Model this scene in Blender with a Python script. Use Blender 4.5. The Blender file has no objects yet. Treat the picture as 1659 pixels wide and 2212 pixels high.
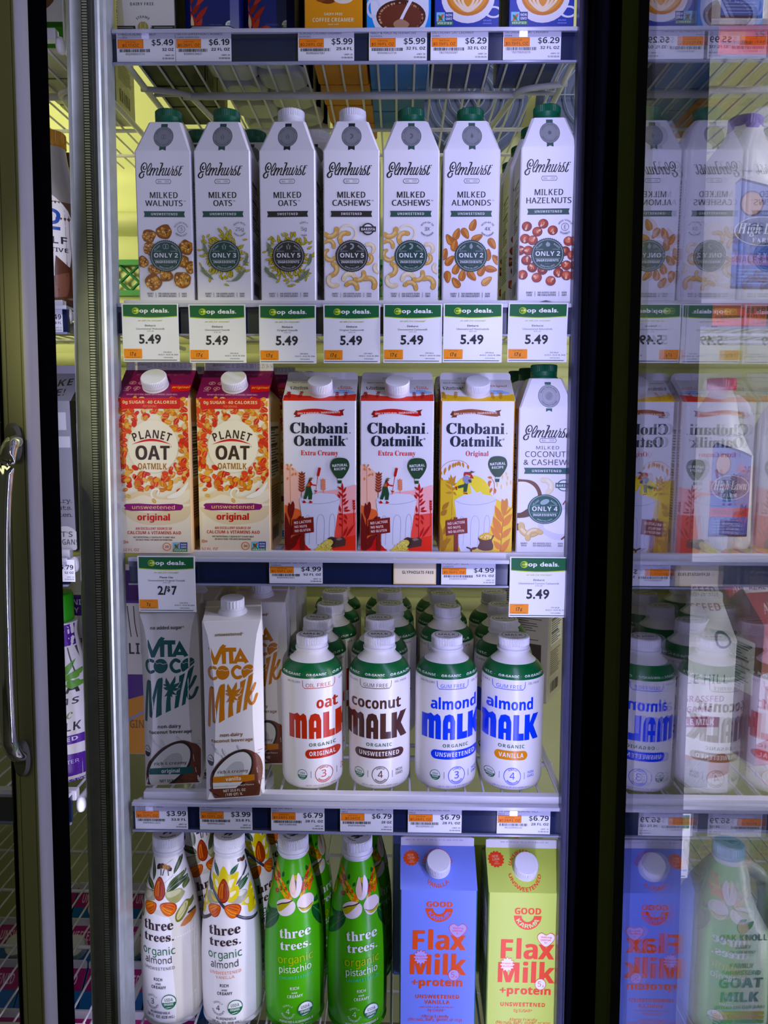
import bpy, bmesh, math, random
from mathutils import Vector, Matrix
from mathutils.geometry import tessellate_polygon
from math import sin, cos, pi, radians, sqrt, atan2, asin
S = bpy.context.scene
COL = S.collection
random.seed(7)

# ------------------------------------------------------------------ camera
CZ = 1.35                       # eye height above the shop floor
PITCH, YAW, FPX = radians(7.3), radians(1.07), 1661.0
CAM = Vector((0, 0, CZ))
FWD = Vector((-sin(YAW) * cos(PITCH), cos(YAW) * cos(PITCH), -sin(PITCH)))
_r0 = Vector((cos(YAW), sin(YAW), 0)); _u0 = Vector((-sin(YAW) * sin(PITCH), cos(YAW) * sin(PITCH), cos(PITCH)))
ROLL = radians(0.2)
RGT = _r0 * cos(ROLL) + _u0 * sin(ROLL); UPV = _u0 * cos(ROLL) - _r0 * sin(ROLL)
cd = bpy.data.cameras.new('camera'); cam = bpy.data.objects.new('camera', cd); COL.objects.link(cam)
_m = Matrix((RGT, UPV, -FWD)).transposed().to_4x4(); _m.translation = CAM; cam.matrix_world = _m
cd.sensor_fit = 'HORIZONTAL'; cd.sensor_width = 36.0; cd.lens = 36.0 * FPX / 1659.0
cd.clip_start = 0.02; cd.clip_end = 50
S.camera = cam

# ------------------------------------------------------------------ look
S.view_settings.view_transform = 'Standard'; S.view_settings.look = 'None'
S.view_settings.gamma = 1.0; S.view_settings.exposure = 0.0
S.view_settings.use_curve_mapping = False
S.cycles.max_bounces = 8; S.cycles.transparent_max_bounces = 12
S.cycles.caustics_reflective = False; S.cycles.caustics_refractive = False
S.cycles.use_denoising = True
S.cycles.sample_clamp_indirect = 4.0
w = bpy.data.worlds.new('store_dark'); S.world = w; w.use_nodes = True
w.node_tree.nodes['Background'].inputs[0].default_value = (0.62, 0.66, 0.42, 1)
w.node_tree.nodes['Background'].inputs[1].default_value = 0.05

def area(name, loc, target, sx, sy, energy, col, spread=180):
    l = bpy.data.lights.new(name, 'AREA'); l.shape = 'RECTANGLE'; l.size = sx; l.size_y = sy
    l.energy = energy; l.color = col; l.spread = radians(spread)
    o = bpy.data.objects.new(name, l); COL.objects.link(o); o.location = loc
    o.rotation_euler = (Vector(target) - Vector(loc)).to_track_quat('-Z', 'Y').to_euler()
    return o
LILAC = (0.53, 0.53, 1.0); WARM = (1.0, 0.97, 0.50)
# LED strips on the inner faces of the two uprights, aisle ceiling lights, the tubes at the back of the case, added bay fills
area('led_strip_right_upright', (0.176, 0.755, 1.28), (-0.274, 1.645, 1.28), 0.012, 1.9, 3.7, LILAC)
area('led_strip_left_upright', (-0.332, 0.88, 1.28), (0.25, 1.25, 1.28), 0.012, 1.9, 0.26, LILAC)
area('aisle_ceiling_lights', (-0.35, -1.1, 2.2), (-0.05, 1.0, 1.15), 1.0, 0.8, 2.9, (1.0, 1.0, 0.5))
area('case_tube_back_top', (-0.3, 1.25, 2.28), (-0.3, 1.56, 1.6), 1.7, 0.08, 1.5, WARM, 120)
area('case_tube_left_bay', (-0.95, 1.10, 1.72), (-0.55, 1.56, 1.78), 0.06, 0.5, 1.5, WARM, 100)
area('fill_left_bay', (-0.398, 0.915, 1.28), (-0.62, 1.4, 1.28), 0.012, 1.9, 0.5, (0.72, 0.70, 1.0))  # added fill lamp, brightens the left neighbour bay
area('fill_right_bay_side', (0.347, 0.885, 1.28), (0.75, 1.5, 1.28), 0.014, 1.9, 0.9, (0.80, 0.78, 1.0))  # added fill lamp beside the right neighbour bay
area('fill_right_bay_front', (0.95, 0.80, 1.3), (0.45, 1.02, 1.2), 0.06, 1.9, 12.0, (0.88, 0.88, 0.95))  # added front fill to lift the jugs behind the glass
def spot(name, loc, target, deg, energy, col, blend=0.6, size=0.04):
    l = bpy.data.lights.new(name, 'SPOT'); l.energy = energy; l.color = col; l.spot_size = radians(deg); l.spot_blend = blend; l.shadow_soft_size = size
    o = bpy.data.objects.new(name, l); COL.objects.link(o); o.location = loc; o.rotation_euler = (Vector(target) - Vector(loc)).to_track_quat('-Z', 'Y').to_euler()
spot('added_warm_spot', (-0.55, -1.2, 2.35), (-0.262, 0.96, 1.36), 8.0, 80.0, (1.0, 0.98, 0.52))  # added spot, throws the warm patch on the left cartons and signs
spot('added_lilac_spot_low', (0.0, -1.0, 0.95), (-0.215, 0.93, 0.66), 8.5, 80.0, (0.80, 0.79, 1.0), 0.35, 0.02)  # added narrow spot, makes the lilac patch on the bowling-pin bottles
spot('added_lilac_spot_mid', (0.1, -1.0, 1.15), (-0.075, 0.95, 0.955), 7.5, 36.0, (0.88, 0.85, 1.0), 0.35, 0.02)  # second added spot, brightens the plant milk bottles

# ------------------------------------------------------------------ helpers
def ray(px, py):
    return FWD + RGT * ((px - 829.5) / FPX) + UPV * ((1106.0 - py) / FPX)
def at(px, py, Y):
    d = ray(px, py); return CAM + d * (Y / d.y)
def lean(z): return 0.05 * (z - 1.272)           # the case front leans a little
def Yf(z): return 0.958 + lean(z)
def on_front(px, py, dy=0.0):
    Y = 0.95
    for _ in range(6):
        p = at(px, py, Y); Y = Yf(p.z) + dy
    return at(px, py, Y)
def lin(c):
    if isinstance(c, str):
        c = c.lstrip('#'); c = [int(c[i:i + 2], 16) / 255 for i in (0, 2, 4)]
    return tuple((x / 12.92 if x <= 0.04045 else ((x + 0.055) / 1.055) ** 2.4) for x in c)
_cc = {}
def C(c):
    k = c if isinstance(c, str) else tuple(c)
    if k not in _cc:
        q = lin(c); m_ = 0.3 * q[0] + 0.55 * q[1] + 0.15 * q[2]; hi, lo = max(q), min(q)
        if hi > 0.02 and (hi - lo) / hi > 0.22: q = tuple(max(0.002, m_ + (x - m_) * 1.22) for x in q)   # printing inks are strong
        _cc[k] = q
    return _cc[k]

MATS = {}
def mat(name, rough=0.5, metal=0.0, spec=0.5, col=None, noise=0.0, nscale=60, bump=0.0, trans=0.0, coat=0.0):
    if name in MATS: return MATS[name]
    m = bpy.data.materials.new(name); m.use_nodes = True; nt = m.node_tree; b = nt.nodes['Principled BSDF']
    b.inputs['Roughness'].default_value = rough; b.inputs['Metallic'].default_value = metal
    b.inputs['Specular IOR Level'].default_value = spec; b.inputs['Coat Weight'].default_value = coat
    b.inputs['Transmission Weight'].default_value = trans
    if col is None:
        a = nt.nodes.new('ShaderNodeAttribute'); a.attribute_name = 'Col'; src = a.outputs['Color']
    else:
        a = nt.nodes.new('ShaderNodeRGB'); a.outputs[0].default_value = (*C(col), 1); src = a.outputs[0]
    tc = nt.nodes.new('ShaderNodeTexCoord'); n = nt.nodes.new('ShaderNodeTexNoise')
    n.inputs['Scale'].default_value = nscale; n.inputs['Detail'].default_value = 3
    nt.links.new(tc.outputs['Object'], n.inputs['Vector'])
    if noise > 0:
        mx = nt.nodes.new('ShaderNodeMix'); mx.data_type = 'RGBA'; mx.blend_type = 'MULTIPLY'
        mr = nt.nodes.new('ShaderNodeMapRange'); mr.inputs['To Min'].default_value = 1 - noise; mr.inputs['To Max'].default_value = 1 + noise
        nt.links.new(n.outputs['Fac'], mr.inputs['Value'])
        mx.inputs['Factor'].default_value = 1.0
        nt.links.new(src, mx.inputs['A']); nt.links.new(mr.outputs['Result'], mx.inputs['B']); src = mx.outputs['Result']
    nt.links.new(src, b.inputs['Base Color'])
    if bump > 0:
        bp = nt.nodes.new('ShaderNodeBump'); bp.inputs['Strength'].default_value = bump; bp.inputs['Distance'].default_value = 0.001
        nt.links.new(n.outputs['Fac'], bp.inputs['Height']); nt.links.new(bp.outputs['Normal'], b.inputs['Normal'])
    MATS[name] = m; return m
PAPER = mat('coated_carton_board', 0.42, spec=0.4, noise=0.02, nscale=25, bump=0.02)
GLOSS = mat('glossy_plastic', 0.3, spec=0.45, noise=0.02)
CAPM = mat('moulded_cap_plastic', 0.4, spec=0.4, noise=0.02)
CARD = mat('printed_card', 0.55, spec=0.3, noise=0.02)
WIRE = mat('white_coated_wire', 0.35, spec=0.4, col='#dcdbe0', noise=0.05, nscale=40)
RAILM = mat('shelf_channel_plastic', 0.22, spec=0.5, noise=0.06, nscale=30)
PAINT = mat('painted_sheet_metal', 0.5, spec=0.4, noise=0.06, nscale=12)
BLACKM = mat('black_gasket_rubber', 0.7, spec=0.0, noise=0.2, nscale=30)
DARKM = mat('black_anodised_metal', 0.5, spec=0.0, noise=0.1)
GALV = mat('galvanised_steel', 0.36, metal=0.6, spec=0.5, noise=0.22, nscale=55, bump=0.05)
CHROME = mat('chrome_bar', 0.08, metal=1.0, noise=0.02)
def glass_mat(name, refl, tint, haze=0.0):
    m = bpy.data.materials.new(name); m.use_nodes = True; nt = m.node_tree
    nt.nodes.remove(nt.nodes['Principled BSDF']); out = nt.nodes['Material Output']
    t = nt.nodes.new('ShaderNodeBsdfTransparent'); t.inputs[0].default_value = (*tint, 1)
    g = nt.nodes.new('ShaderNodeBsdfGlossy'); g.inputs['Roughness'].default_value = 0.012; g.inputs['Color'].default_value = (0.95, 0.95, 1, 1)
    f = nt.nodes.new('ShaderNodeLayerWeight'); f.inputs['Blend'].default_value = 0.3
    pw = nt.nodes.new('ShaderNodeMath'); pw.operation = 'POWER'; pw.inputs[1].default_value = 4.0
    nt.links.new(f.outputs['Facing'], pw.inputs[0])
    ad = nt.nodes.new('ShaderNodeMath'); ad.operation = 'MULTIPLY_ADD'; ad.use_clamp = True
    ad.inputs[1].default_value = 0.5; ad.inputs[2].default_value = refl; nt.links.new(pw.outputs[0], ad.inputs[0])
    mx = nt.nodes.new('ShaderNodeMixShader'); nt.links.new(ad.outputs[0], mx.inputs[0])
    nt.links.new(t.outputs[0], mx.inputs[1]); nt.links.new(g.outputs[0], mx.inputs[2]); last = mx
    if haze > 0:                                             # condensation film, patchy
        d = nt.nodes.new('ShaderNodeBsdfTranslucent'); d.inputs[0].default_value = (0.8, 0.8, 0.9, 1)
        tc = nt.nodes.new('ShaderNodeTexCoord'); n = nt.nodes.new('ShaderNodeTexNoise'); n.inputs['Scale'].default_value = 6
        n.inputs['Detail'].default_value = 4; nt.links.new(tc.outputs['Object'], n.inputs['Vector'])
        mr = nt.nodes.new('ShaderNodeMapRange'); mr.inputs['From Min'].default_value = 0.4; mr.inputs['From Max'].default_value = 0.75
        mr.inputs['To Max'].default_value = haze; nt.links.new(n.outputs['Fac'], mr.inputs['Value'])
        m2 = nt.nodes.new('ShaderNodeMixShader'); nt.links.new(mr.outputs[0], m2.inputs[0])
        nt.links.new(mx.outputs[0], m2.inputs[1]); nt.links.new(d.outputs[0], m2.inputs[2]); last = m2
    nt.links.new(last.outputs[0], out.inputs['Surface'])
    return m
GLASS = glass_mat('coated_door_glass', 0.24, (0.93, 0.94, 0.95), 0.10)
GLASS2 = glass_mat('second_glass_layer', 0.09, (0.95, 0.95, 0.96))
COVER = glass_mat('clear_tag_cover', 0.04, (0.88, 0.88, 0.93))

class MB:
    """collects faces with a colour each; build() links them as one mesh object"""
    def __init__(s): s.v = []; s.f = []; s.c = []; s.s = []
    def add(s, vs, fs, col, smooth=False):
        o = len(s.v); s.v += [tuple(p) for p in vs]; c = C(col) if not isinstance(col, list) else None
        for i, f in enumerate(fs):
            s.f.append(tuple(o + k for k in f)); s.c.append(c if c else C(col[i])); s.s.append(smooth)
        return s
    def box(s, x0, x1, y0, y1, z0, z1, col, bev=0.0):
        if bev <= 0:
            v = [(x, y, z) for z in (z0, z1) for y in (y0, y1) for x in (x0, x1)]
            return s.add(v, [(0, 2, 3, 1), (4, 5, 7, 6), (0, 1, 5, 4), (2, 6, 7, 3), (0, 4, 6, 2), (1, 3, 7, 5)], col)
        bm = bmesh.new(); bmesh.ops.create_cube(bm, size=1)
        for v in bm.verts: v.co = ((x0 + x1) / 2 + v.co.x * (x1 - x0), (y0 + y1) / 2 + v.co.y * (y1 - y0), (z0 + z1) / 2 + v.co.z * (z1 - z0))
        bmesh.ops.bevel(bm, geom=bm.edges[:], offset=bev, segments=2, affect='EDGES', profile=0.5)
        bm.verts.index_update()
        s.add([v.co for v in bm.verts], [[v.index for v in f.verts] for f in bm.faces], col, False); bm.free(); return s
    def prism(s, pts, z0, z1, col, skew=True, smooth=False):
        n = len(pts); a = lean(z0) if skew else 0; b = lean(z1) if skew else 0
        v = [(x, y + a, z0) for x, y in pts] + [(x, y + b, z1) for x, y in pts]
        fs = [(i, (i + 1) % n, n + (i + 1) % n, n + i) for i in range(n)]
        s.add(v, fs, col, smooth); s.add(v, [tuple(range(n))[::-1], tuple(range(n, 2 * n))], col if not isinstance(col, list) else col[0]); return s
    def rings(s, rings, col, smooth=True, cap0=True, cap1=True):
        n = len(rings[0]); v = [p for r in rings for p in r]; fs = []; cs = []
        for k in range(len(rings) - 1):
            for i in range(n):
                fs.append((k * n + i, k * n + (i + 1) % n, (k + 1) * n + (i + 1) % n, (k + 1) * n + i))
                cs.append(col[k] if isinstance(col, list) else col)
        s.add(v, fs, cs, smooth)
        if cap0: s.add(rings[0], [tuple(range(n))[::-1]], cs[0])
        if cap1: s.add(rings[-1], [tuple(range(n))], cs[-1])
        return s
    def lathe(s, prof, col, n=48, c=(0, 0), rib=None):
        rs = []
        for i, (r, z) in enumerate(prof):
            ring = []
            for k in range(n):
                rr = r * (1 - (0.035 if (rib and rib[0] <= i <= rib[1] and k % 2) else 0)); a = 2 * pi * k / n
                ring.append((c[0] + rr * cos(a), c[1] + rr * sin(a), z))
            rs.append(ring)
        return s.rings(rs, col, smooth=not rib)
    def tube(s, path, r, col='#dcdbe0', n=8, closed=False):
        P = [Vector(p) for p in path]; rs = []; N = len(P); up = Vector((0, 0, 1))
        for i, p in enumerate(P):
            d = (P[(i + 1) % N] - P[i - 1]) if closed else (P[min(i + 1, N - 1)] - P[max(i - 1, 0)])
            d.normalize(); u = up if abs(d.z) < 0.9 else Vector((0, 1, 0))
            a = d.cross(u).normalized(); b = a.cross(d).normalized()
            rs.append([tuple(p + (a * cos(2 * pi * k / n) + b * sin(2 * pi * k / n)) * r) for k in range(n)])
        if closed: rs.append(rs[0])
        return s.rings(rs, col, True, not closed, not closed)
    def mesh(s, name, m):
        me = bpy.data.meshes.new(name); me.from_pydata(s.v, [], s.f)
        at_ = me.color_attributes.new('Col', 'FLOAT_COLOR', 'CORNER'); buf = []
        for f, c in zip(s.f, s.c): buf += [c[0], c[1], c[2], 1.0] * len(f)
        at_.data.foreach_set('color', buf); me.polygons.foreach_set('use_smooth', s.s)
        me.materials.append(m); me.update(); return me
    def build(s, name, m, parent=None, loc=(0, 0, 0)):
        o = bpy.data.objects.new(name, s.mesh(name, m)); COL.objects.link(o); o.location = loc
        if parent: o.parent = parent
        return o

def arc3(a, b, c, n=6):
    """points of a rounded corner from a to c around b"""
    a, b, c = Vector(a), Vector(b), Vector(c)
    return [tuple((1 - t) ** 2 * a + 2 * t * (1 - t) * b + t * t * c) for t in [i / n for i in range(n + 1)]]
def round_path(pts, r):
    P = [Vector(p) for p in pts]; out = [tuple(P[0])]
    for i in range(1, len(P) - 1):
        a = P[i] + (P[i - 1] - P[i]).normalized() * r; c = P[i] + (P[i + 1] - P[i]).normalized() * r
        out += arc3(a, P[i], c)
    return out + [tuple(P[-1])]
def tag(o, label, cat, group=None):
    o['label'] = label; o['category'] = cat
    if group: o['group'] = group
    return o
def structure(o): o['kind'] = 'structure'; return o
def empty(name, loc=(0, 0, 0), rz=0.0):
    o = bpy.data.objects.new(name, None); COL.objects.link(o); o.location = loc; o.rotation_euler = (0, 0, rz); o.empty_display_size = 0.02
    return o
def dup(root, loc, rz=0.0, label=None, group=None):
    r = root.copy(); COL.objects.link(r); r.location = loc; r.rotation_euler = (0, 0, rz)
    if label: r['label'] = label
    if group: r['group'] = group
    for ch in list(root.children):
        c = ch.copy(); COL.objects.link(c); c.parent = r
        for g in ch.children:
            d = g.copy(); COL.objects.link(d); d.parent = c
    return r

# ------------------------------------------------------------------ lettering and print
FM = {'sb': (0x1D5D4, 0x1D5EE, 0x1D7EC), 'sr': (0x1D5A0, 0x1D5BA, 0x1D7E2), 'fb': (0x1D400, 0x1D41A, 0x1D7CE),
      'mo': (0x1D670, 0x1D68A, 0x1D7F6), 'si': (0x1D63C, 0x1D656, 0x1D7EC), 'fi': (0x1D468, 0x1D482, 0x1D7CE)}
_gl = {}
def glyph(ch, font):
    k = (ch, font)
    if k in _gl: return _gl[k]
    off = 0.0; body = ch
    if font in FM:
        u, l, d = FM[font]
        if 'A' <= ch <= 'Z': body = chr(u + ord(ch) - 65)
        elif 'a' <= ch <= 'z': body = chr(l + ord(ch) - 97)
        elif ch.isdigit(): body = chr(d + ord(ch) - 48)
    if font == 'bb': off = 0.016
    elif font == 'bx': off = 0.026
    c = bpy.data.curves.new('t', 'FONT'); c.body = body; c.resolution_u = 2; c.offset = off; c.size = 1
    o = bpy.data.objects.new('t', c); m = bpy.data.meshes.new_from_object(o)
    vs = [(v.co.x, v.co.y) for v in m.vertices]; fs = [tuple(p.vertices) for p in m.polygons]
    bpy.data.objects.remove(o); bpy.data.curves.remove(c); bpy.data.meshes.remove(m)
    if vs:
        x0 = min(v[0] for v in vs); x1 = max(v[0] for v in vs); adv = x1 + max(0.03, min(x0, 0.09))
    else: adv = 0.27
    if font == 'mo': adv = 0.53
    _gl[k] = (vs, fs, adv); return _gl[k]
_cap = {}
def caph(font):
    if font not in _cap: _cap[font] = max(v[1] for v in glyph('H', font)[0])
    return _cap[font]
def catmull(P, n=6, closed=False):
    P = [Vector(p) for p in P]; N = len(P); out = []
    for i in range(N if closed else N - 1):
        p0 = P[i - 1] if (closed or i > 0) else P[0]; p1 = P[i]; p2 = P[(i + 1) % N]; p3 = P[(i + 2) % N] if (closed or i + 2 < N) else P[-1]
        for k in range(n):
            t = k / n
            out.append(0.5 * ((2 * p1) + (p2 - p0) * t + (2 * p0 - 5 * p1 + 4 * p2 - p3) * t * t + (3 * p1 - p0 - 3 * p2 + p3) * t ** 3))
    if not closed: out.append(P[-1])
    return out

class Art:
    """flat print in picture units: xc = list of (y, x of the centre line), kx mm per unit, zs = list of (y, height in mm)"""
    def __init__(s, xc, kx, zs):
        s.xc = xc if isinstance(xc, list) else [(0, xc)]; s.kx = kx; s.zs = sorted(zs); s.p = []; s.L = 0; s.hold = False; s.tf = (0, 0, 1)
    @staticmethod
    def _ip(t, y):
        if len(t) == 1: return t[0][1]
        for i in range(len(t) - 1):
            if y <= t[i + 1][0] or i == len(t) - 2:
                a, b = t[i], t[i + 1]; return a[1] + (b[1] - a[1]) * (y - a[0]) / (b[0] - a[0])
    def m(s, x, y):
        ox, oy, k = s.tf; x = ox + x * k; y = oy + y * k
        return ((x - s._ip(s.xc, y)) * s.kx, s._ip(s.zs, y))
    def _nx(s):
        if not s.hold: s.L = int(s.L) + 1
        else: s.L = int(s.L) + 0.23 * ((int(round((s.L - int(s.L)) / 0.23)) + 1) % 4)      # pieces of one ink still lie over each other
    def poly(s, pts, col):
        s._nx(); q = [s.m(*p) for p in pts]
        if len(q) == 3: s.p.append((s.L, col, q)); return s
        for t in tessellate_polygon([[Vector((a, b, 0)) for a, b in q]]): s.p.append((s.L, col, [q[i] for i in t]))
        return s
    def curve(s, pts, col, n=5): return s.poly([tuple(p) for p in catmull(pts, n, True)], col)
    def rect(s, x0, y0, x1, y1, col, r=0):
        if r <= 0: return s.poly([(x0, y0), (x1, y0), (x1, y1), (x0, y1)], col)
        pts = []
        for cx, cy, a in ((x1 - r, y0 + r, -90), (x1 - r, y1 - r, 0), (x0 + r, y1 - r, 90), (x0 + r, y0 + r, 180)):
            pts += [(cx + r * cos(radians(a + t)), cy + r * sin(radians(a + t))) for t in (0, 22, 45, 68, 90)]
        return s.poly(pts, col)
    def ell(s, cx, cy, rx, ry, col, rot=0, n=28, a0=0, a1=360):
        c, d = cos(radians(rot)), sin(radians(rot)); pts = []
        for i in range(n if a1 - a0 >= 360 else n + 1):
            t = radians(a0 + (a1 - a0) * i / n); x, y = rx * cos(t), ry * sin(t); pts.append((cx + x * c - y * d, cy + x * d + y * c))
        return s.poly(pts, col)
    def ring(s, cx, cy, r, w, col, n=40, a0=0, a1=360, ry=None):
        s._nx(); ky = (ry or r) / r; P = []
        for i in range(n + 1):
            t = radians(a0 + (a1 - a0) * i / n)
            P.append((s.m(cx + r * cos(t), cy + r * ky * sin(t)), s.m(cx + (r - w) * cos(t), cy + (r - w) * ky * sin(t))))
        for i in range(n): s.p.append((s.L, col, [P[i][0], P[i + 1][0], P[i + 1][1], P[i][1]]))
        return s
    def stroke(s, pts, wd, col, t0=1.0, t1=1.0, sm=True, nib=0.0):
        s._nx(); P = catmull(pts) if sm and len(pts) > 2 else [Vector(p) for p in pts]; N = len(P); E = []
        for i, p in enumerate(P):
            d = (P[min(i + 1, N - 1)] - P[max(i - 1, 0)])
            if d.length < 1e-6: d = Vector((1, 0))
            d.normalize(); f = i / max(1, N - 1); wv = wd * (t0 + (t1 - t0) * f if (t0 != 1 or t1 != 1) else 1)
            if nib: wv *= (1 - nib) + nib * min(1, abs(d.y) * 1.0 if d.y > 0 else abs(d.y) * 0.35)
            n = Vector((-d.y, d.x)) * wv / 2; E.append((s.m(*(p + n)), s.m(*(p - n))))
        for i in range(N - 1): s.p.append((s.L + 0.07 * (i % 3), col, [E[i][0], E[i + 1][0], E[i + 1][1], E[i][1]]))
        h = s.hold; s.hold = True
        for p, t in ((P[0], t0), (P[-1], t1)):
            if wd * t > 4 and sm: s.ell(p.x, p.y, wd * t / 2.1, wd * t / 2.1, col, n=10)
        s.hold = h; return s
    def leaf(s, x0, y0, x1, y1, wd, col, mid=None, bend=0.0):
        d = Vector((x1 - x0, y1 - y0)); n = Vector((-d.y, d.x)).normalized(); a = Vector((x0, y0)); up = []; dn = []
        for i in range(9):
            t = i / 8; b = n * (bend * sin(pi * t)); hw = wd / 2 * sin(pi * t ** 0.8); up.append(tuple(a + d * t + b + n * hw)); dn.append(tuple(a + d * t + b - n * hw))
        s.poly(up + dn[::-1][1:-1], col)
        if mid: s.stroke([tuple(a + d * 0.05 + n * bend * 0.2), tuple(a + d * 0.5 + n * bend), tuple(a + d * 0.92 + n * bend * 0.3)], wd * 0.07, mid)
        return s
    def text(s, t, cx, y, h, col, font='b', w=None, al='c', sp=0.0, rot=0.0, shear=0.0, arc=None, mid=None):
        """cap height h, baseline y; arc=(cx, cy, r, dir) bends it"""
        s._nx(); k = h / caph(font); pen = 0; it = []
        for ch in t:
            if ch == ' ': pen += (0.27 if font != 'mo' else 0.53) * k + sp * h; continue
            vs, fs, adv = glyph(ch, font); it.append((pen, vs, fs, adv)); pen += adv * k + sp * h
        W = max(pen - sp * h, 1e-6); fx = w / W if w else 1.0
        x0 = {'c': -0.5, 'l': 0, 'r': -1}[al] * W * fx; cr, sr_ = cos(radians(rot)), sin(radians(rot))
        for pn, vs, fs, adv in it:
            q = []
            if arc:
                ax, ay, r, dr = arc; gx = x0 + (pn + adv * k / 2) * fx; th = gx / r + radians(rot); c_, s_ = cos(th), sin(th)
                for (vx, vy) in vs:
                    lx = (vx - adv / 2) * k * fx; ly = vy * k
                    if dr > 0: q.append(s.m(ax + (r + ly) * s_ + lx * c_, ay - (r + ly) * c_ + lx * s_))
                    else: q.append(s.m(ax + (r - ly) * s_ + lx * c_, ay + (r - ly) * c_ - lx * s_))
            else:
                for (vx, vy) in vs:
                    lx = x0 + (pn + vx * k) * fx + shear * vy * k; ly = -vy * k
                    q.append(s.m(cx + lx * cr - ly * sr_, y + lx * sr_ + ly * cr))
            for f in fs: s.p.append((s.L, col, [q[i] for i in f]))
        return s
    def emit(s, mb, surf, clip=None, sx=None, sz=None, eps=1.4e-5, lmax=90):
        out = []
        for L, c, q in s.p:
            if clip:
                for ax, lo, hi in ((0, clip[0], clip[1]), (1, clip[2], clip[3])):
                    q = _half(q, ax, lo, 1); q = _half(q, ax, hi, -1)
                if len(q) < 3: continue
            qs = [q]
            for ax, st in ((0, sx), (1, sz)):
                if st: qs = [r for p in qs for r in _slice(p, ax, st)]
            out += [(L, c, r) for r in qs]
        sc = eps * min(1.0, lmax / max(1, s.L)); key = {}; V = []; F = {}
        for L, c, q in out:
            idx = []
            for u, v in q:
                kk = (L, round(u, 4), round(v, 4))
                if kk not in key:
                    p, n = surf(u, v); key[kk] = len(V); V.append(tuple(Vector(p) + Vector(n) * sc * (L + 2)))
                i = key[kk]
                if not idx or (idx[-1] != i and idx[0] != i): idx.append(i)
            if len(idx) >= 3: F.setdefault(c, []).append(idx)
        o = len(mb.v); mb.v += V
        for c, fs in F.items():
            cl = C(c)
            for f in fs:
                a, b, d = (Vector(V[f[0]]), Vector(V[f[1]]), Vector(V[f[2]])); n = (b - a).cross(d - a)
                if n.y > 0: f = f[::-1]
                mb.f.append(tuple(o + i for i in f)); mb.c.append(cl); mb.s.append(bool(sx))
def _half(q, ax, lim, sg):
    if not q: return q
    out = []
    for i in range(len(q)):
        a, b = q[i - 1], q[i]; da = sg * (a[ax] - lim); db = sg * (b[ax] - lim)
        if (da >= 0) != (db >= 0):
            t = da / (da - db); out.append((a[0] + (b[0] - a[0]) * t, a[1] + (b[1] - a[1]) * t))
        if db >= 0: out.append(b)
    return out
def _slice(q, ax, st):
    lo = min(p[ax] for p in q); hi = max(p[ax] for p in q); a = math.floor(lo / st + 1e-6); b = math.ceil(hi / st - 1e-6)
    if b - a <= 1: return [q]
    out = []
    for k in range(a, b):
        r = _half(_half(q, ax, k * st, 1), ax, (k + 1) * st, -1)
        if len(r) >= 3: out.append(r)
    return out
def flat(yfront):
    return lambda u, v: ((u / 1000, yfront, v / 1000), (0, -1, 0))
# ------------------------------------------------------------------ the case and the room
def zpx(py, dy=0.0, px=740): return on_front(px, py, dy).z
ZS = {'A': zpx(64), 'B': zpx(655), 'C': zpx(1197), 'D': zpx(1720), 'E': zpx(2238)}
ZS['F'] = ZS['E'] - 0.268
XL, XR, YB = -1.15, 1.20, 1.56
CREAM = '#d9dcae'
o = structure(MB().box(XL - 0.3, XR + 0.3, -2.6, YB + 0.1, -0.05, 0.0, '#77736a').build('floor', PAINT))
o = structure(MB().box(XL - 0.3, XR + 0.3, -2.6, YB + 0.1, 2.42, 2.47, '#8b8c80').build('ceiling', PAINT))
b = MB().box(XL, XR, YB, YB + 0.05, 0, 2.42, CREAM)
def half_round(b, z, r, d, col):                      # horizontal pressed ribs of the back panel
    pts = [(YB - d * sin(pi * k / 8), z + r * cos(pi * k / 8)) for k in range(9)]
    b.add([(XL, y, q) for y, q in pts] + [(XR, y, q) for y, q in pts], [(i, i + 1, 10 + i, 9 + i) for i in range(8)], col, True)
half_round(b, 1.716, 0.022, 0.05, CREAM)
for k in range(14): half_round(b, 1.50 - 0.045 * k, 0.014, 0.012, CREAM)
structure(b.build('wall_back', PAINT))
structure(MB().box(XL - 0.05, XL, 0.86, YB, 0, 2.42, CREAM).build('wall_left', PAINT))
structure(MB().box(XR, XR + 0.05, 0.86, YB, 0, 2.42, CREAM).build('wall_right', PAINT))
# green lattice grille across the back panel
b = MB()
for row in range(3):
    for k in range(int((XR - XL) / 0.02)):
        x = XL + 0.02 * k; z = 1.628 - 0.016 * row; s_ = 0.009 if (k + row) % 2 else -0.009
        b.tube([(x, YB - 0.012, z - s_), (x + 0.02, YB - 0.012, z + s_)], 0.0028, '#1f6b45', 5)
for z in (1.641, 1.583): b.box(XL, XR, YB - 0.02, YB, z - 0.005, z + 0.005, '#4f8a5c')
tag(b.build('air_grille', PAINT), 'green lattice air grille running along the back panel of the case', 'grille')
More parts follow.
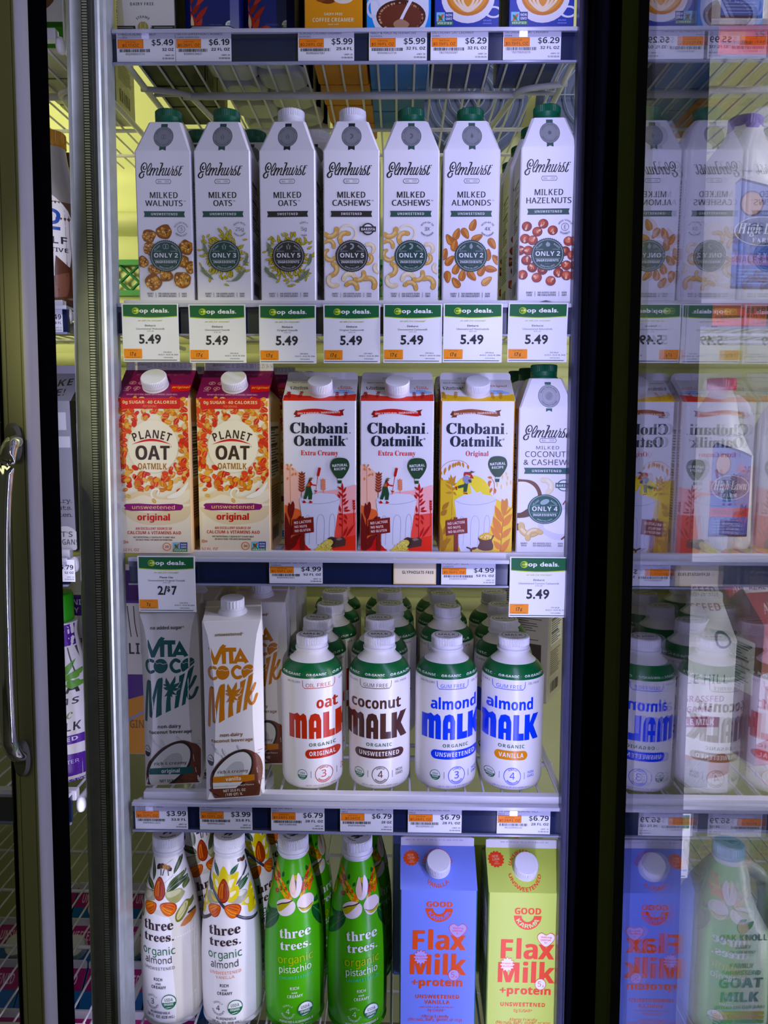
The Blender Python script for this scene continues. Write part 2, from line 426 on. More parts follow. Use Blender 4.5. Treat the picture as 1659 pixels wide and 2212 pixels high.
# evaporator fans high on the back panel
for i, (x, nm) in enumerate(((0.13, 'round fan behind a wire guard, left of the two at the back'), (0.36, 'round fan behind a wire guard, right of the two at the back'))):
    f = tag(empty('evaporator_fan', (x, YB, 1.93)), nm, 'fan', 'fans on the back panel')
    b = MB().lathe([(0.098, 0), (0.105, 0.01), (0.105, 0.05), (0.098, 0.055)], '#59628a', 40)
    b.v = [(p[0], -p[2], p[1]) for p in b.v]; b.build('fan_ring', PAINT, f)
    b = MB()
    for r in (0.025, 0.042, 0.06, 0.078, 0.095):
        b.tube([(r * cos(2 * pi * k / 32), -0.06, r * sin(2 * pi * k / 32)) for k in range(32)], 0.0014, '#7d86ac', 5, True)
    for k in range(6): b.tube([(0, -0.06, 0), (0.1 * cos(pi * k / 3), -0.06, 0.1 * sin(pi * k / 3))], 0.0016, '#7d86ac', 5)
    b.build('wire_guard', PAINT, f)
    for k in range(4):
        a = pi * k / 2 + 0.4; c_ = MB()
        c_.add([(0.018 * cos(a), -0.03, 0.018 * sin(a)), (0.085 * cos(a - 0.3), -0.02, 0.085 * sin(a - 0.3)), (0.09 * cos(a + 0.25), -0.04, 0.09 * sin(a + 0.25)), (0.018 * cos(a + 0.9), -0.035, 0.018 * sin(a + 0.9)),
                (0.018 * cos(a), -0.026, 0.018 * sin(a)), (0.085 * cos(a - 0.3), -0.016, 0.085 * sin(a - 0.3)), (0.09 * cos(a + 0.25), -0.036, 0.09 * sin(a + 0.25)), (0.018 * cos(a + 0.9), -0.031, 0.018 * sin(a + 0.9))],
               [(0, 1, 2, 3), (7, 6, 5, 4), (0, 4, 5, 1), (1, 5, 6, 2), (2, 6, 7, 3), (3, 7, 4, 0)], '#4a56a0'); c_.build('fan_blade', PAINT, f)

# centre upright: galvanised steel with a ribbed seal track
ZP0, ZP1 = 0.0, 2.35
post = structure(empty('trim_1', (0, 0, 0)))
out = [(-0.386, 0.955), (-0.387, 0.940)] + [(-0.375 - 0.012 * cos(t), 0.932 - 0.019 * sin(t)) for t in (0.2, 0.6, 1.0, 1.4)] + \
      [(-0.3635, 0.9125), (-0.3635, 0.919), (-0.3565, 0.919), (-0.3565, 0.9235), (-0.350, 0.9235), (-0.350, 0.910)] + \
      [(-0.3452 - 0.0048 * cos(t), 0.910 - 0.005 * sin(t)) for t in (0.4, 0.9, 1.57, 2.2, 2.8)] + \
      [(-0.3404, 0.916), (-0.3432, 0.922), (-0.3432, 0.926), (-0.3412, 0.930), (-0.3415, 0.955)]
MB().prism([(x - 0.003, y) for x, y in out], ZP0, ZP1, '#b9bfc6').build('steel_channel', GALV, post)
b = MB(); z = 0.35
while z < 1.98:
    b.box(-0.3660, -0.3600, 0.9128 + lean(z), 0.9185 + lean(z), z, z + 0.0019, '#dfe3ea'); z += 0.0032
b.build('ribbed_track', GALV, post)
# right upright with its metal edge
post2 = structure(empty('trim_2', (0, 0, 0)))
MB().prism([(0.2235, 0.99), (0.2235, 0.935), (0.226, 0.925), (0.33, 0.925), (0.337, 0.935), (0.337, 0.99)], ZP0, ZP1, '#0b0b10').build('upright_core', DARKM, post2)
MB().prism([(0.2070, 0.952), (0.2065, 0.934), (0.2085, 0.930), (0.2105, 0.930), (0.2110, 0.934), (0.2130, 0.934), (0.2135, 0.928), (0.2165, 0.928), (0.217, 0.934), (0.2230, 0.934), (0.2232, 0.952)],
           ZP0, ZP1, '#4a4b60').build('metal_edge', GALV, post2)

# left neighbour door, standing slightly ajar
d1 = structure(empty('door_1', (0, 0, 0)))
OL = '#a3a284'
b = MB().prism([(-0.4210, 0.8360), (-0.4210, 0.8140), (-0.4180, 0.8105), (-0.4150, 0.8105), (-0.4145, 0.8118), (-0.4138, 0.8105), (-0.3990, 0.8105), (-0.3983, 0.8118), (-0.3976, 0.8105), (-0.3962, 0.8105), (-0.3962, 0.8360)],
               0.2, 2.3, OL); b.build('door_frame', PAINT, d1)
MB().prism([(-0.3961, 0.8360), (-0.3961, 0.8107), (-0.3950, 0.8112), (-0.3935, 0.8130), (-0.3923, 0.8165), (-0.3923, 0.8360)], 0.2, 2.3, '#d6d3d4', smooth=True).build('lit_frame_edge', PAINT, d1)  # side of the same frame, colour lightened to stand for the light on it
MB().prism([(-0.4375, 0.8900), (-0.4375, 0.8365), (-0.3940, 0.8365), (-0.3927, 0.8390), (-0.3940, 0.8415), (-0.3925, 0.8460), (-0.3935, 0.8520), (-0.3945, 0.8860), (-0.3975, 0.8900)], 0.2, 2.3, '#040406').build('gasket', BLACKM, d1)
MB().prism([(-0.4250, 0.8360), (-0.4250, 0.8150), (-0.4213, 0.8150), (-0.4213, 0.8360)], 0.2, 2.3, '#0b0b10').build('glazing_bead', BLACKM, d1)
MB().prism([(-0.8555, 0.8260), (-0.8555, 0.8220), (-0.4245, 0.8220), (-0.4245, 0.8260)], 0.2, 2.3, '#ffffff').build('glass_pane', GLASS2, d1)
b = MB()
def hp(px, py, Y): return tuple(at(px, py, Y))
zt, zb_ = at(20, 950, 0.80).z, at(40, 1630, 0.80).z
path = [hp(34, 952, 0.812), hp(32, 955, 0.79), hp(22, 965, 0.768), hp(12, 1010, 0.752), hp(6, 1100, 0.748), hp(5, 1250, 0.748), hp(9, 1400, 0.748), hp(14, 1530, 0.748), hp(20, 1600, 0.755), hp(34, 1628, 0.772), hp(48, 1634, 0.790), hp(53, 1636, 0.804)]
P = [tuple(p) for p in catmull(path, 5)]
b.tube(P, 0.0078, '#e6e6ea', 14)
h = b.build('door_handle', CHROME, d1)
for (px, py) in ((33, 955), (51, 1636)):
    c = at(px, py, Yf(at(px, py, .8).z) - .1535)
    q = MB(); rs = []
    for k, (sc, dy) in enumerate(((1.0, 0.0), (1.0, -0.004), (0.8, -0.007))):
        rs.append([(c.x - 0.001 + 0.0085 * sc * cos(t) * (abs(cos(t)) ** -0.3 if abs(cos(t)) > 1e-3 else 1), c.y + dy, c.z + 0.020 * sc * sin(t)) for t in [2 * pi * i / 24 for i in range(24)]])
    q.rings(rs, '#6d6f63'); q.build('handle_mount', PAINT, h)

# right door: swung open square to the case, glass unit along X = 0.2
d2 = structure(empty('door_2', (0, 0, 0)))
MB().prism([(0.1915, 0.8263), (0.1900, 0.8092), (0.1920, 0.7978), (0.1905, 0.7864), (0.1905, 0.7616), (0.1920, 0.7521), (0.1920, 0.7092), (0.1935, 0.7050), (0.2455, 0.7050), (0.2455, 0.8263)], 0.2, 2.3, '#030305').build('gasket', BLACKM, d2)
MB().prism([(0.1930, 0.7045), (0.1930, 0.6664), (0.1945, 0.6607), (0.2465, 0.6607), (0.2465, 0.7045)], 0.2, 2.3, '#3d4524').build('door_frame', DARKM, d2)
MB().prism([(0.1945, 0.6602), (0.1953, 0.6359), (0.2445, 0.6359), (0.2445, 0.6602)], 0.2, 2.3, '#1d1f1c').build('glazing_bead', BLACKM, d2)
MB().prism([(0.1955, 0.6355), (0.1955, 0.1447), (0.1985, 0.1447), (0.1985, 0.6355)], 0.2, 2.3, '#ffffff').build('inner_pane', GLASS, d2)
MB().prism([(0.2385, 0.6355), (0.2385, 0.1447), (0.2415, 0.1447), (0.2415, 0.6355)], 0.2, 2.3, '#ffffff').build('outer_pane', GLASS2, d2)
MB().prism([(0.1935, 0.1428), (0.1935, 0.0952), (0.2465, 0.0952), (0.2465, 0.1428)], 0.2, 2.3, '#3d4524').build('door_frame', DARKM, d2)

# ------------------------------------------------------------------ wire shelves
def shelf(x0, x1, z, label, y1=1.50, cross=(0.17, 0.31, 0.43), clips=True, loop=True, beam=True):
    yf = Yf(z); s = tag(empty('wire_shelf', (0, 0, 0)), label, 'shelf', 'white wire shelves of the case'); s['kind'] = 'thing'
    if beam:
        MB().box(x0 + 0.004, x1 - 0.004, yf - 0.002, yf + 0.010, z - 0.010, z + 0.0035, '#e4e3ea', 0.0012).build('front_beam', WIRE, s)
    n = int((x1 - x0 - 0.02) / 0.0236); me = None
    for k in range(n + 1):
        x = x0 + 0.01 + (x1 - x0 - 0.02) * k / n
        if me is None: me = MB().tube([(0, yf + 0.010, z - 0.0018), (0, y1, z - 0.0018)], 0.0017, n=6).mesh('wire', WIRE)
        w_ = bpy.data.objects.new('wire', me); COL.objects.link(w_); w_.location = (x, 0, 0); w_.parent = s
    for c_ in cross:
        MB().tube([(x0 + 0.004, yf + c_, z - 0.0066), (x1 - 0.004, yf + c_, z - 0.0066)], 0.0030).build('cross_rod', WIRE, s)
    for xx, sg in ((x0, 1), (x1, -1)):
        p = round_path([(xx + sg * 0.002, yf + 0.004, z - 0.012), (xx + sg * 0.002, yf + 0.05, z - 0.0118), (xx + sg * 0.002, y1, z - 0.0118)], 0.01)
        MB().tube(p, 0.0042).build('side_rail', WIRE, s)
    if loop:                                           # the heavy bent brace under the front
        p = round_path([(x0 - 0.004, yf + 0.135, z - 0.012), (x0 + 0.060, yf + 0.140, z - 0.017), (x0 + 0.080, yf + 0.30, z - 0.017)], 0.02)
        MB().tube(p, 0.0042).build('brace', WIRE, s)
        p = round_path([(x1 + 0.004, yf + 0.125, z - 0.012), (x1 - 0.060, yf + 0.130, z - 0.017), (x1 - 0.085, yf + 0.30, z - 0.017)], 0.02)
        MB().tube(p, 0.0042).build('brace', WIRE, s)
        MB().tube([(x0 + 0.05, yf + 0.150, z - 0.0175), (x1 - 0.05, yf + 0.150, z - 0.0175)], 0.0042).build('cross_rod', WIRE, s)
    if clips:
        for xx in (x0 - 0.001, x1 + 0.001):
            q = MB().lathe([(0.001, -0.010), (0.005, -0.0085), (0.0075, -0.004), (0.008, 0), (0.0075, 0.004), (0.005, 0.0085), (0.001, 0.010)], '#e9e8ef', 16)
            q.v = [(xx + p[0] * 0.75, yf + 0.001 + p[1], z - 0.016 + p[2]) for p in q.v]; q.build('end_clip', GLOSS, s)
    return s
SX0, SX1 = -0.332, 0.221
names = {'A': 'top wire shelf of the middle bay, carrying the creamers', 'B': 'wire shelf of the middle bay under the tall white nut milk cartons', 'C': 'wire shelf of the middle bay under the gable-top oat milk cartons',
         'D': 'wire shelf of the middle bay under the plastic plant milk bottles', 'E': 'wire shelf of the middle bay under the bowling-pin bottles', 'F': 'lowest wire shelf of the middle bay'}
for k in 'ABCDEF': shelf({'A': SX0 - .022, 'B': SX0 - .012, 'E': SX0 - .045, 'F': -0.3785}.get(k, SX0), SX1, ZS[k], names[k], beam=k in 'BCDEF', clips=k != 'F')
for k in 'ABCDEF': shelf(-1.10, -0.3795 if k == 'F' else -0.412, ZS[k], {'A': 'topmost', 'B': 'second', 'C': 'third', 'D': 'fourth', 'E': 'fifth', 'F': 'lowest'}[k] + ' wire shelf of the left neighbour bay, behind the ajar door', loop=k in 'AB', clips=k != 'F')
for k in 'ABCDEF': shelf(0.345, 1.10, ZS[k] + (0.006 if k == 'A' else 0), {'A': 'topmost', 'B': 'second', 'C': 'third', 'D': 'fourth', 'E': 'fifth', 'F': 'lowest'}[k] + ' wire shelf of the right neighbour bay, behind the glass door', loop=k == 'A')

# ------------------------------------------------------------------ price channels
NAVY = '#1c2440'
def rail(xa, xb, yt, yb, label, pxref=740):
    z1, z0 = zpx(yt, -0.008, pxref), zpx(yb, -0.008, pxref); yf = Yf((z0 + z1) / 2)
    r = tag(empty('price_rail', (0, 0, 0)), label, 'price rail', 'price channels on the shelf edges')
    MB().box(xa, xb, yf - 0.0085, yf - 0.0032, z0, z1 - 0.005, NAVY).build('channel', RAILM, r)
    MB().box(xa, xb, yf - 0.0125, yf - 0.0030, z1 - 0.005, z1, '#b9bac8', 0.001).build('top_lip', RAILM, r)
    MB().box(xa, xb, yf - 0.0125, yf - 0.0085, z0 - 0.0022, z0, '#8d90a6').build('bottom_lip', RAILM, r)
    MB().box(xa, xb, yf - 0.0125, yf - 0.0121, z1 - 0.0115, z1 - 0.005, '#ffffff').build('clear_cover', COVER, r)
    return yf, z0, z1
def pX(px, py): return on_front(px, py).x
RA = rail(pX(249, 100), pX(1252, 100), 64, 135, 'price rail along the front of the top shelf under the creamers')
RB = rail(pX(261, 690), pX(1232, 690), 656, 722, 'price rail behind the row of seven green-headed sale signs')
RC = rail(pX(284, 1230), pX(1229, 1230), 1206, 1262, 'price rail under the gable-top oat milk cartons')
RD = rail(pX(292, 1760), pX(1220, 1760), 1735, 1796, 'price rail under the plastic plant milk bottles')
rail(-1.08, pX(153, 690), 660, 718, 'price rail end left of the steel upright, upper one', 150)
rail(-1.08, pX(154, 1230), 1204, 1262, 'price rail end left of the steel upright, middle one', 150)
rail(-1.08, pX(160, 1760), 1712, 1776, 'price rail end left of the steel upright, lower one', 150)
RGA = rail(pX(1485, 90), 1.08, 48, 121, 'price rail behind the glass door holding the uppermost red tag', 1550)
RGB = rail(pX(1462, 680), 1.08, 647, 706, 'price rail behind the glass door with two red tags', 1550)
RGC = rail(pX(1440, 1220), 1.08, 1204, 1262, 'price rail behind the glass door above the milk cartons', 1550)
RGD = rail(pX(1425, 1760), 1.08, 1738, 1792, 'price rail behind the glass door above the goat milk jug', 1550)

# ------------------------------------------------------------------ shelf tags
def bars(a, x0, x1, y0, y1, seed, col='#1a1a22'):
    rnd = random.Random(seed); x = x0; a.L += 1; a.hold = True
    while x < x1 - 6:
        w_ = rnd.choice((2.2, 2.2, 4, 5.5)); a.rect(x, y0, min(x + w_, x1), y1, col); x += w_ + rnd.choice((2.2, 3, 4.5))
    a.hold = False
def price_tag(px0, py0, px1, title, brand, unit, price, size, code, label, bg='#e6e6ea', group='white price tags with an orange unit price box', R=None, dy=-0.0095):
    pc = on_front((px0 + px1) / 2, py0 + 28, dy); Wm = on_front(px1, py0 + 28, dy).x - on_front(px0, py0 + 28, dy).x
    H = Wm * 0.528; yf, z0, z1 = R; H = min(H, z1 - z0 - 0.0045)
    a = Art(196, Wm * 1000 / 392, [(0, H * 1000), (207, 0)]); ink = '#23232e'
    a.text(title, 10, 22, 17, ink, 'sr', w=min(330, 13.5 * len(title)), al='l'); a.text(brand, 10, 44, 12, ink, 'sr', al='l')
    a.rect(7, 50, 180, 113, '#b3601b'); a.rect(10, 53, 177, 110, '#e88a2e')
    a.text('Unit Price', 93, 74, 12, '#5a2c10', 'sr', w=70); a.text(unit, 93, 102, 20, '#3a2010', 'sr', w=min(156, 14 * len(unit)))
    a.text(price, 383, 92, 42, ink, 'sb', w=150, al='r'); a.text(size, 383, 132, 20, ink, 'sb', al='r', w=16.5 * len(size) if len(size) > 5 else None)
    bars(a, 20, 230, 118, 140, code); a.text(code, 122, 160, 13, ink, 'mo', w=130)
    a.text('UNFI  32', 383, 168, 10, '#55555f', 'sb', al='r'); a.text('12 05/26/26', 383, 190, 11, '#55555f', 'sb', al='r', w=80)
    b = MB().box(-Wm / 2, Wm / 2, 0, 0.0006, 0, H, bg); a.emit(b, flat(0.0))
    o = b.build('price_tag', CARD, None, (pc.x, yf - 0.0110, z0 + 0.0010)); tag(o, label, 'price tag', group); return o
TA = [(253, 379, 'BARISTA ALMOND MILK', 'CALIFIA', '$0.17/OZ', '$5.49', '32 OZ', '852908003770', 'white tag reading barista almond milk $5.49'),
      (380, 500, 'OG U/S SUPERFOOD CREAMER', 'LAIRD SUPERFOOD', '$0.28/FL OZ', '$6.19', '22 FL OZ', '810005134637', 'white tag reading superfood creamer $6.19'),
      (644, 765, 'ALMOND COCONUT CREAMER', 'NUTPODS', '$0.24/FL OZ', '$5.99', '25.4 FL', '859922007587', 'white tag reading almond coconut creamer $5.99'),
      (797, 922, 'HALF & HALF ALTERNATIVE', 'NUTPODS', '$0.19/FL OZ', '$5.99', '32 FL OZ', '850026212716', 'white tag reading half and half alternative $5.99'),
      (930, 1054, 'OG CREAMY OAT CREAMER', 'SOWN', '$0.19/FL OZ', '$6.29', '32 FL OZ', '782758202287', 'white tag reading creamy oat creamer $6.29'),
      (1086, 1211, 'OG UNSWEET OAT CREAMER', 'SOWN', '$0.19/FL OZ', '$6.29', '32 FL OZ', '782758202270', 'white tag reading unsweet oat creamer $6.29')]
for t in TA: price_tag(t[0], 80, t[1], *t[2:], R=RA)
for t in [(582, 697, 'XTRA CREAMY OAT MILK', 'CHOBANI', '$0.10/FL OZ', '$4.99', '52 FL OZ', '818290017031', 'white tag reading extra creamy oat milk $4.99'),
          (953, 1070, 'PLAIN OAT MILK', 'CHOBANI', '$0.10/FL OZ', '$4.99', '52 FL OZ', '818290016980', 'white tag reading plain oat milk $4.99')]: price_tag(t[0], 1206, t[1], *t[2:], R=RC)
for t in [(293, 406, 'OG COCONUT MILK', 'VITA COCO', '$0.12/FL OZ', '$3.99', '33.8 FL', '898999011813', 'white tag reading coconut milk $3.99, lower left corner of the carton shelf'),
          (432, 545, 'OG VANILLA COCONUT', 'VITA COCO', '$0.12/FL OZ', '$3.99', '33.8 FL', '898999012452', 'white tag reading vanilla coconut $3.99'),
          (586, 701, 'OG OAT MILK', 'MALK', '$0.24/FL OZ', '$6.79', '28 FL OZ', '865743000348', 'white tag reading oat milk $6.79 under the orange-lettered bottle'),
          (735, 849, 'OG UNSWEET COCONUT MILK', 'MALK', '$0.24/OZ', '$6.79', '28 OZ', '850030464294', 'white tag reading unsweet coconut milk $6.79'),
          (881, 997, 'OG UNSWEET ALMOND MILK', 'MALK', '$0.24/FL OZ', '$6.79', '28 FL OZ', '861029000118', 'white tag reading unsweet almond milk $6.79'),
          (1073, 1188, 'OG VANILLA ALMOND MILK', 'MALK', '$0.24/FL OZ', '$6.79', '28 FL OZ', '861029000125', 'white tag reading vanilla almond milk $6.79')]: price_tag(t[0], 1742, t[1], *t[2:], R=RD)
for px0, px1, R, pr, un, lb in ((1551, 1680, RGA, '$5.99', '$0.37/OZ', 'red price tag behind the glass on the uppermost rail'), (1380, 1502, RGB, '$7.89', '$0.12/FL OZ', 'red price tag behind the glass, left of the two on the second rail'),
                                (1560, 1680, RGB, '$8.89', '$0.13/FL OZ', 'red price tag behind the glass, right of the two on the second rail'), (1372, 1482, RGC, '$4.99', '$0.08/FL OZ', 'red price tag behind the glass above the white milk carton')):
    price_tag(px0, 60, px1, 'ORGANIC MILK', 'DAIRY', un, pr, '64 FL OZ', '8511' + lb[:3], lb, bg='#e2573f', group='red price tags behind the glass door', R=R)
for px0, px1, R, pr, sz_, lb in ((40, 136, RB, '$6.49', '48 FL', 'white tag ending in 9, upper one beside the ajar door'), (45, 148, RC, '$5.79', '52 OZ', 'white tag ending in 9, lower one beside the ajar door')):
    price_tag(px0, 660, px1, 'OG OAT DRINK', 'PLANT', '$0.14/OZ', pr, sz_, '85112' + pr[1], lb, group='white price tags beside the ajar door', R=R)
# cream card
p = on_front(896, 1236, -0.0095); Wm = on_front(942, 1236).x - on_front(851, 1236).x
a = Art(150, Wm * 1000 / 300, [(0, 32), (165, 0)]); a.rect(8, 8, 292, 157, '#efe3c4', 10); a.text('GLYPHOSATE-FREE', 172, 96, 20, '#23232e', 'sb', w=226)
b = MB().box(-Wm / 2, Wm / 2, 0, 0.0006, 0, 0.032, '#e6cf9f'); a.emit(b, flat(0.0))
tag(b.build('shelf_card', CARD, None, (p.x, RC[0] - 0.011, RC[1] + 0.001)), 'cream card with tan edges reading GLYPHOSATE-FREE', 'card')
def sale_sign(pc_x, top, wpx, who, what, price, unit, label, hpx=None, tilt=0.0, R=None):
    dy = -0.0150; p = on_front(pc_x, top, dy); Wm = on_front(pc_x + wpx / 2, top, dy).x - on_front(pc_x - wpx / 2, top, dy).x
    H = Wm * 1.008; z0 = zpx(top + (hpx or wpx), dy); H = p.z - z0
    a = Art(176, Wm * 1000 / 352, [(0, H * 1000), (355, 0)]); ink = '#26262c'; G = '#0b5a35'
    a.poly([(8, 6), (344, 6), (344, 80)] + [(344 - 336 * t / 12, 80 + 8 * sin(pi * t / 12)) for t in range(1, 12)] + [(8, 80)], '#a9c23a')
    a.poly([(8, 6), (344, 6), (344, 75)] + [(344 - 336 * t / 12, 75 + 8 * sin(pi * t / 12)) for t in range(1, 12)] + [(8, 75)], G)
    a.ell(86, 44, 22, 20, '#a9c23a'); a.ring(80, 44, 13, 5.5, G, a0=40, a1=320); a.text('+', 97, 50, 15, '#f2f2ee', 'bx', w=15)
    a.text('op deals', 198, 54, 25, '#eef0ea', 'bx', w=178); a.ell(291, 52, 3, 3, '#eef0ea', n=8)
    a.text('on sale for everyone!', 176, 108, 10, '#9fae2c', 'fi', w=152, shear=0.1)
    a.text(who, 176, 139, 11, ink, 'bb', w=7.6 * len(who) + 8); a.text(what, 176, 159, 11, '#4a4a50', 'b', w=min(250, 8.2 * len(what))); a.text('32 FL OZ', 176, 171, 6.5, '#55555a', 'b', w=44)
    if '/' in price:
        a.text('2/', 150, 243, 55, ink, 'bx', w=62); a.text('$', 187, 222, 32, ink, 'bx', w=22); a.text('7', 222, 243, 55, ink, 'bx', w=36)
    else: a.text(price, 172, 243, 55, ink, 'bx', w=142)
    a.rect(5, 276, 118, 335, '#e59312', 3); a.text('UNIT PRICE', 61, 288, 5.5, '#7a4a08', 'b', w=60); a.text(unit, 60, 318, 22, '#4a3008', 'bb', w=18 * len(unit) - 10); a.text('PER FLUID OUNCE', 61, 331, 5.5, '#7a4a08', 'b', w=85)
    a.text('ON SALE', 278, 300, 7.5, ink, 'b', w=52); a.text('AUG 5 - AUG 18, 2026', 344, 315, 7.5, ink, 'b', w=124, al='r'); a.text('91876503826', 282, 332, 5.5, ink, 'b', w=60)
    a.rect(6, 343, 336, 347, '#2b4a4c')
    b = MB(); nz = 8; rs = []
    for k in range(nz + 1):                                  # the paper curls very slightly
        z = H * k / nz; c_ = -0.004 * sin(pi * k / nz) * tilt; rs.append([(-Wm / 2, c_, z), (Wm / 2, c_, z), (Wm / 2, c_ + 0.0007, z), (-Wm / 2, c_ + 0.0007, z)])
    b.rings(rs, '#e9e9e6', smooth=False)
    a.emit(b, lambda u, v: ((u / 1000, -0.004 * sin(pi * v / 1000 / H) * tilt, v / 1000), (0, -1, 0)), sz=4)
    o = b.build('sale_sign', CARD, None, (p.x, p.y - 0.001, p.z - H)); tag(o, label, 'sale sign', 'green-headed co-op sale signs'); return o
for cx, tp, wv, what, lb, tl in ((324, 656, 122, 'Unsweetened Walnutmilk', 'walnut milk', 0.2), (468.5, 658, 123, 'Unsweetened Oatmilk', 'unsweetened oat milk', -0.3), (621, 659, 123, 'Original Oatmilk', 'original oat milk', 0.3),
                                 (760, 658, 123, 'Original Cashewmilk', 'original cashew milk', -0.2), (892, 657, 127, 'Unsweetened Cashewmilk', 'unsweetened cashew milk', 0.2), (1022, 656, 128, 'Unsweetened Hazelnutmilk', 'unsweetened hazelnut milk', 0.4), (1163, 655, 129, 'Unsweetened Almondmilk', 'unsweetened almond milk', -0.6)):
    sale_sign(cx, tp, wv, 'Elmhurst', what, '5.49', '17¢', 'green-headed 5.49 sale sign for ' + lb + ', hanging below the tall white cartons', 126, tl)
sale_sign(359, 1201, 124, 'Planet Oat', 'Unsweetened Original Oatmilk', '2/$7', '7¢', 'green-headed sale sign reading 2/$7 under the orange oat carton', 125, 0.2)
sale_sign(1165, 1203, 127, 'Elmhurst', 'Unsweetened Coconut Cashewmilk', '5.49', '17¢', 'green-headed 5.49 sale sign for coconut cashew milk above the bottles', 128, 0.3)
sale_sign(1432, 1757, 120, 'Maple Hill', 'Grassfed Whole Milk', '6.99', '17¢', 'green-headed sale sign behind the glass door', 132, 0.2)
# ------------------------------------------------------------------ package builders
def screw_cap(b, r, h, col, z0=0.0, ribs=True, n=64, top=None):
    b.lathe([(r * 0.96, z0), (r, z0 + h * 0.06), (r, z0 + h * 0.30), (r, z0 + h * 0.33), (r, z0 + h * 0.92), (r * 0.93, z0 + h), (r * 0.55, z0 + h * 1.0)], col, n, rib=(3, 4) if ribs else None)
    return b
def chamfer_rect(hw, hd, c, z, dx=0, dy=0):
    return [(-hw + c + dx, -hd + dy, z), (hw - c + dx, -hd + dy, z), (hw + dx, -hd + c + dy, z), (hw + dx, hd - c + dy, z), (hw - c + dx, hd + dy, z), (-hw + c + dx, hd + dy, z), (-hw + dx, hd - c + dy, z), (-hw + dx, -hd + c + dy, z)]
def side_print(a, W, D, H, col, seed, dark='#3a3a40'):
    """small print, a facts panel and a bar code for a carton side; drawn in mm, x = -D/2..D/2"""
    r = random.Random(seed); a.rect(-D * 0.36, H * 0.15, D * 0.36, H * 0.52, '#f2f0ea'); a.ring(0, 0, 1, .2, dark, n=4)
    for k in range(18):
        y = H * (0.18 + 0.0185 * k); a.rect(-D * 0.33, y, -D * 0.33 + D * r.uniform(0.3, 0.64), y + (1.6 if k % 6 else 3.2), dark)
    for k in range(12):
        y = H * (0.57 + 0.018 * k); a.rect(-D * 0.36, y, -D * 0.36 + D * r.uniform(0.45, 0.7), y + 1.1, dark)
    bars(a, -D * 0.3, D * 0.3, H * 0.84, H * 0.93, seed, dark)
def emit_sides(b, W, D, H, col, seed, dark='#3a3a40'):
    for sg in (-1, 1):
        a = Art(0.0, 1.0, [(0, H), (H, 0)]); side_print(a, W, D, H, col, seed + sg, dark)
        n0 = len(b.f); a.emit(b, lambda u, v: ((sg * W / 2000, sg * u / 1000, v / 1000), (sg, 0, 0)))
        for i in range(n0, len(b.f)):
            f = b.f[i]; A, B_, D_ = (Vector(b.v[f[0]]), Vector(b.v[f[1]]), Vector(b.v[f[2]]))
            if (B_ - A).cross(D_ - A).x * sg < 0: b.f[i] = f[::-1]
def combi(name, label, art, capcol, W=68.5, D=68.5, H=182, T=219.5, group=None, white='#e9e7ec', seed=3):
    """tall domed carton with a screw cap"""
    t = tag(empty(name), label, 'carton', group); hw, hd = W / 2000, D / 2000; h, z1 = H / 1000, T / 1000; tw = 0.0205
    b = MB().rings([chamfer_rect(hw - 0.001, hd - 0.001, 0.0015, 0.0), chamfer_rect(hw, hd, 0.0014, 0.002), chamfer_rect(hw, hd, 0.0014, h - 0.001), chamfer_rect(hw - 0.0008, hd - 0.0005, 0.0022, h + 0.001),
                    chamfer_rect(tw, tw - 0.001, 0.003, z1), chamfer_rect(tw - 0.002, tw - 0.003, 0.003, z1 + 0.0008)], white, smooth=False)
    sl = (hd - tw + 0.001) / (z1 - h); nn = Vector((0, -1, sl)).normalized()
    def surf(u, v):
        z = v / 1000; return ((u / 1000, -hd + max(0, z - h) * sl, z), (0, -1, 0) if z < h else tuple(nn))
    art.emit(b, surf, clip=(-W / 2 + 0.8, W / 2 - 0.8, 1.5, T - 1)); emit_sides(b, W, D, H, white, seed)
    b.build('carton_body', PAPER, t)
    c = MB().lathe([(0.0178, z1), (0.0178, z1 + 0.002), (0.0165, z1 + 0.003), (0.0165, z1 + 0.006)], capcol, 40)
    screw_cap(c, 0.0166, 0.0125, capcol, z1 + 0.0055, n=96); c.build('cap', CAPM, t); return t
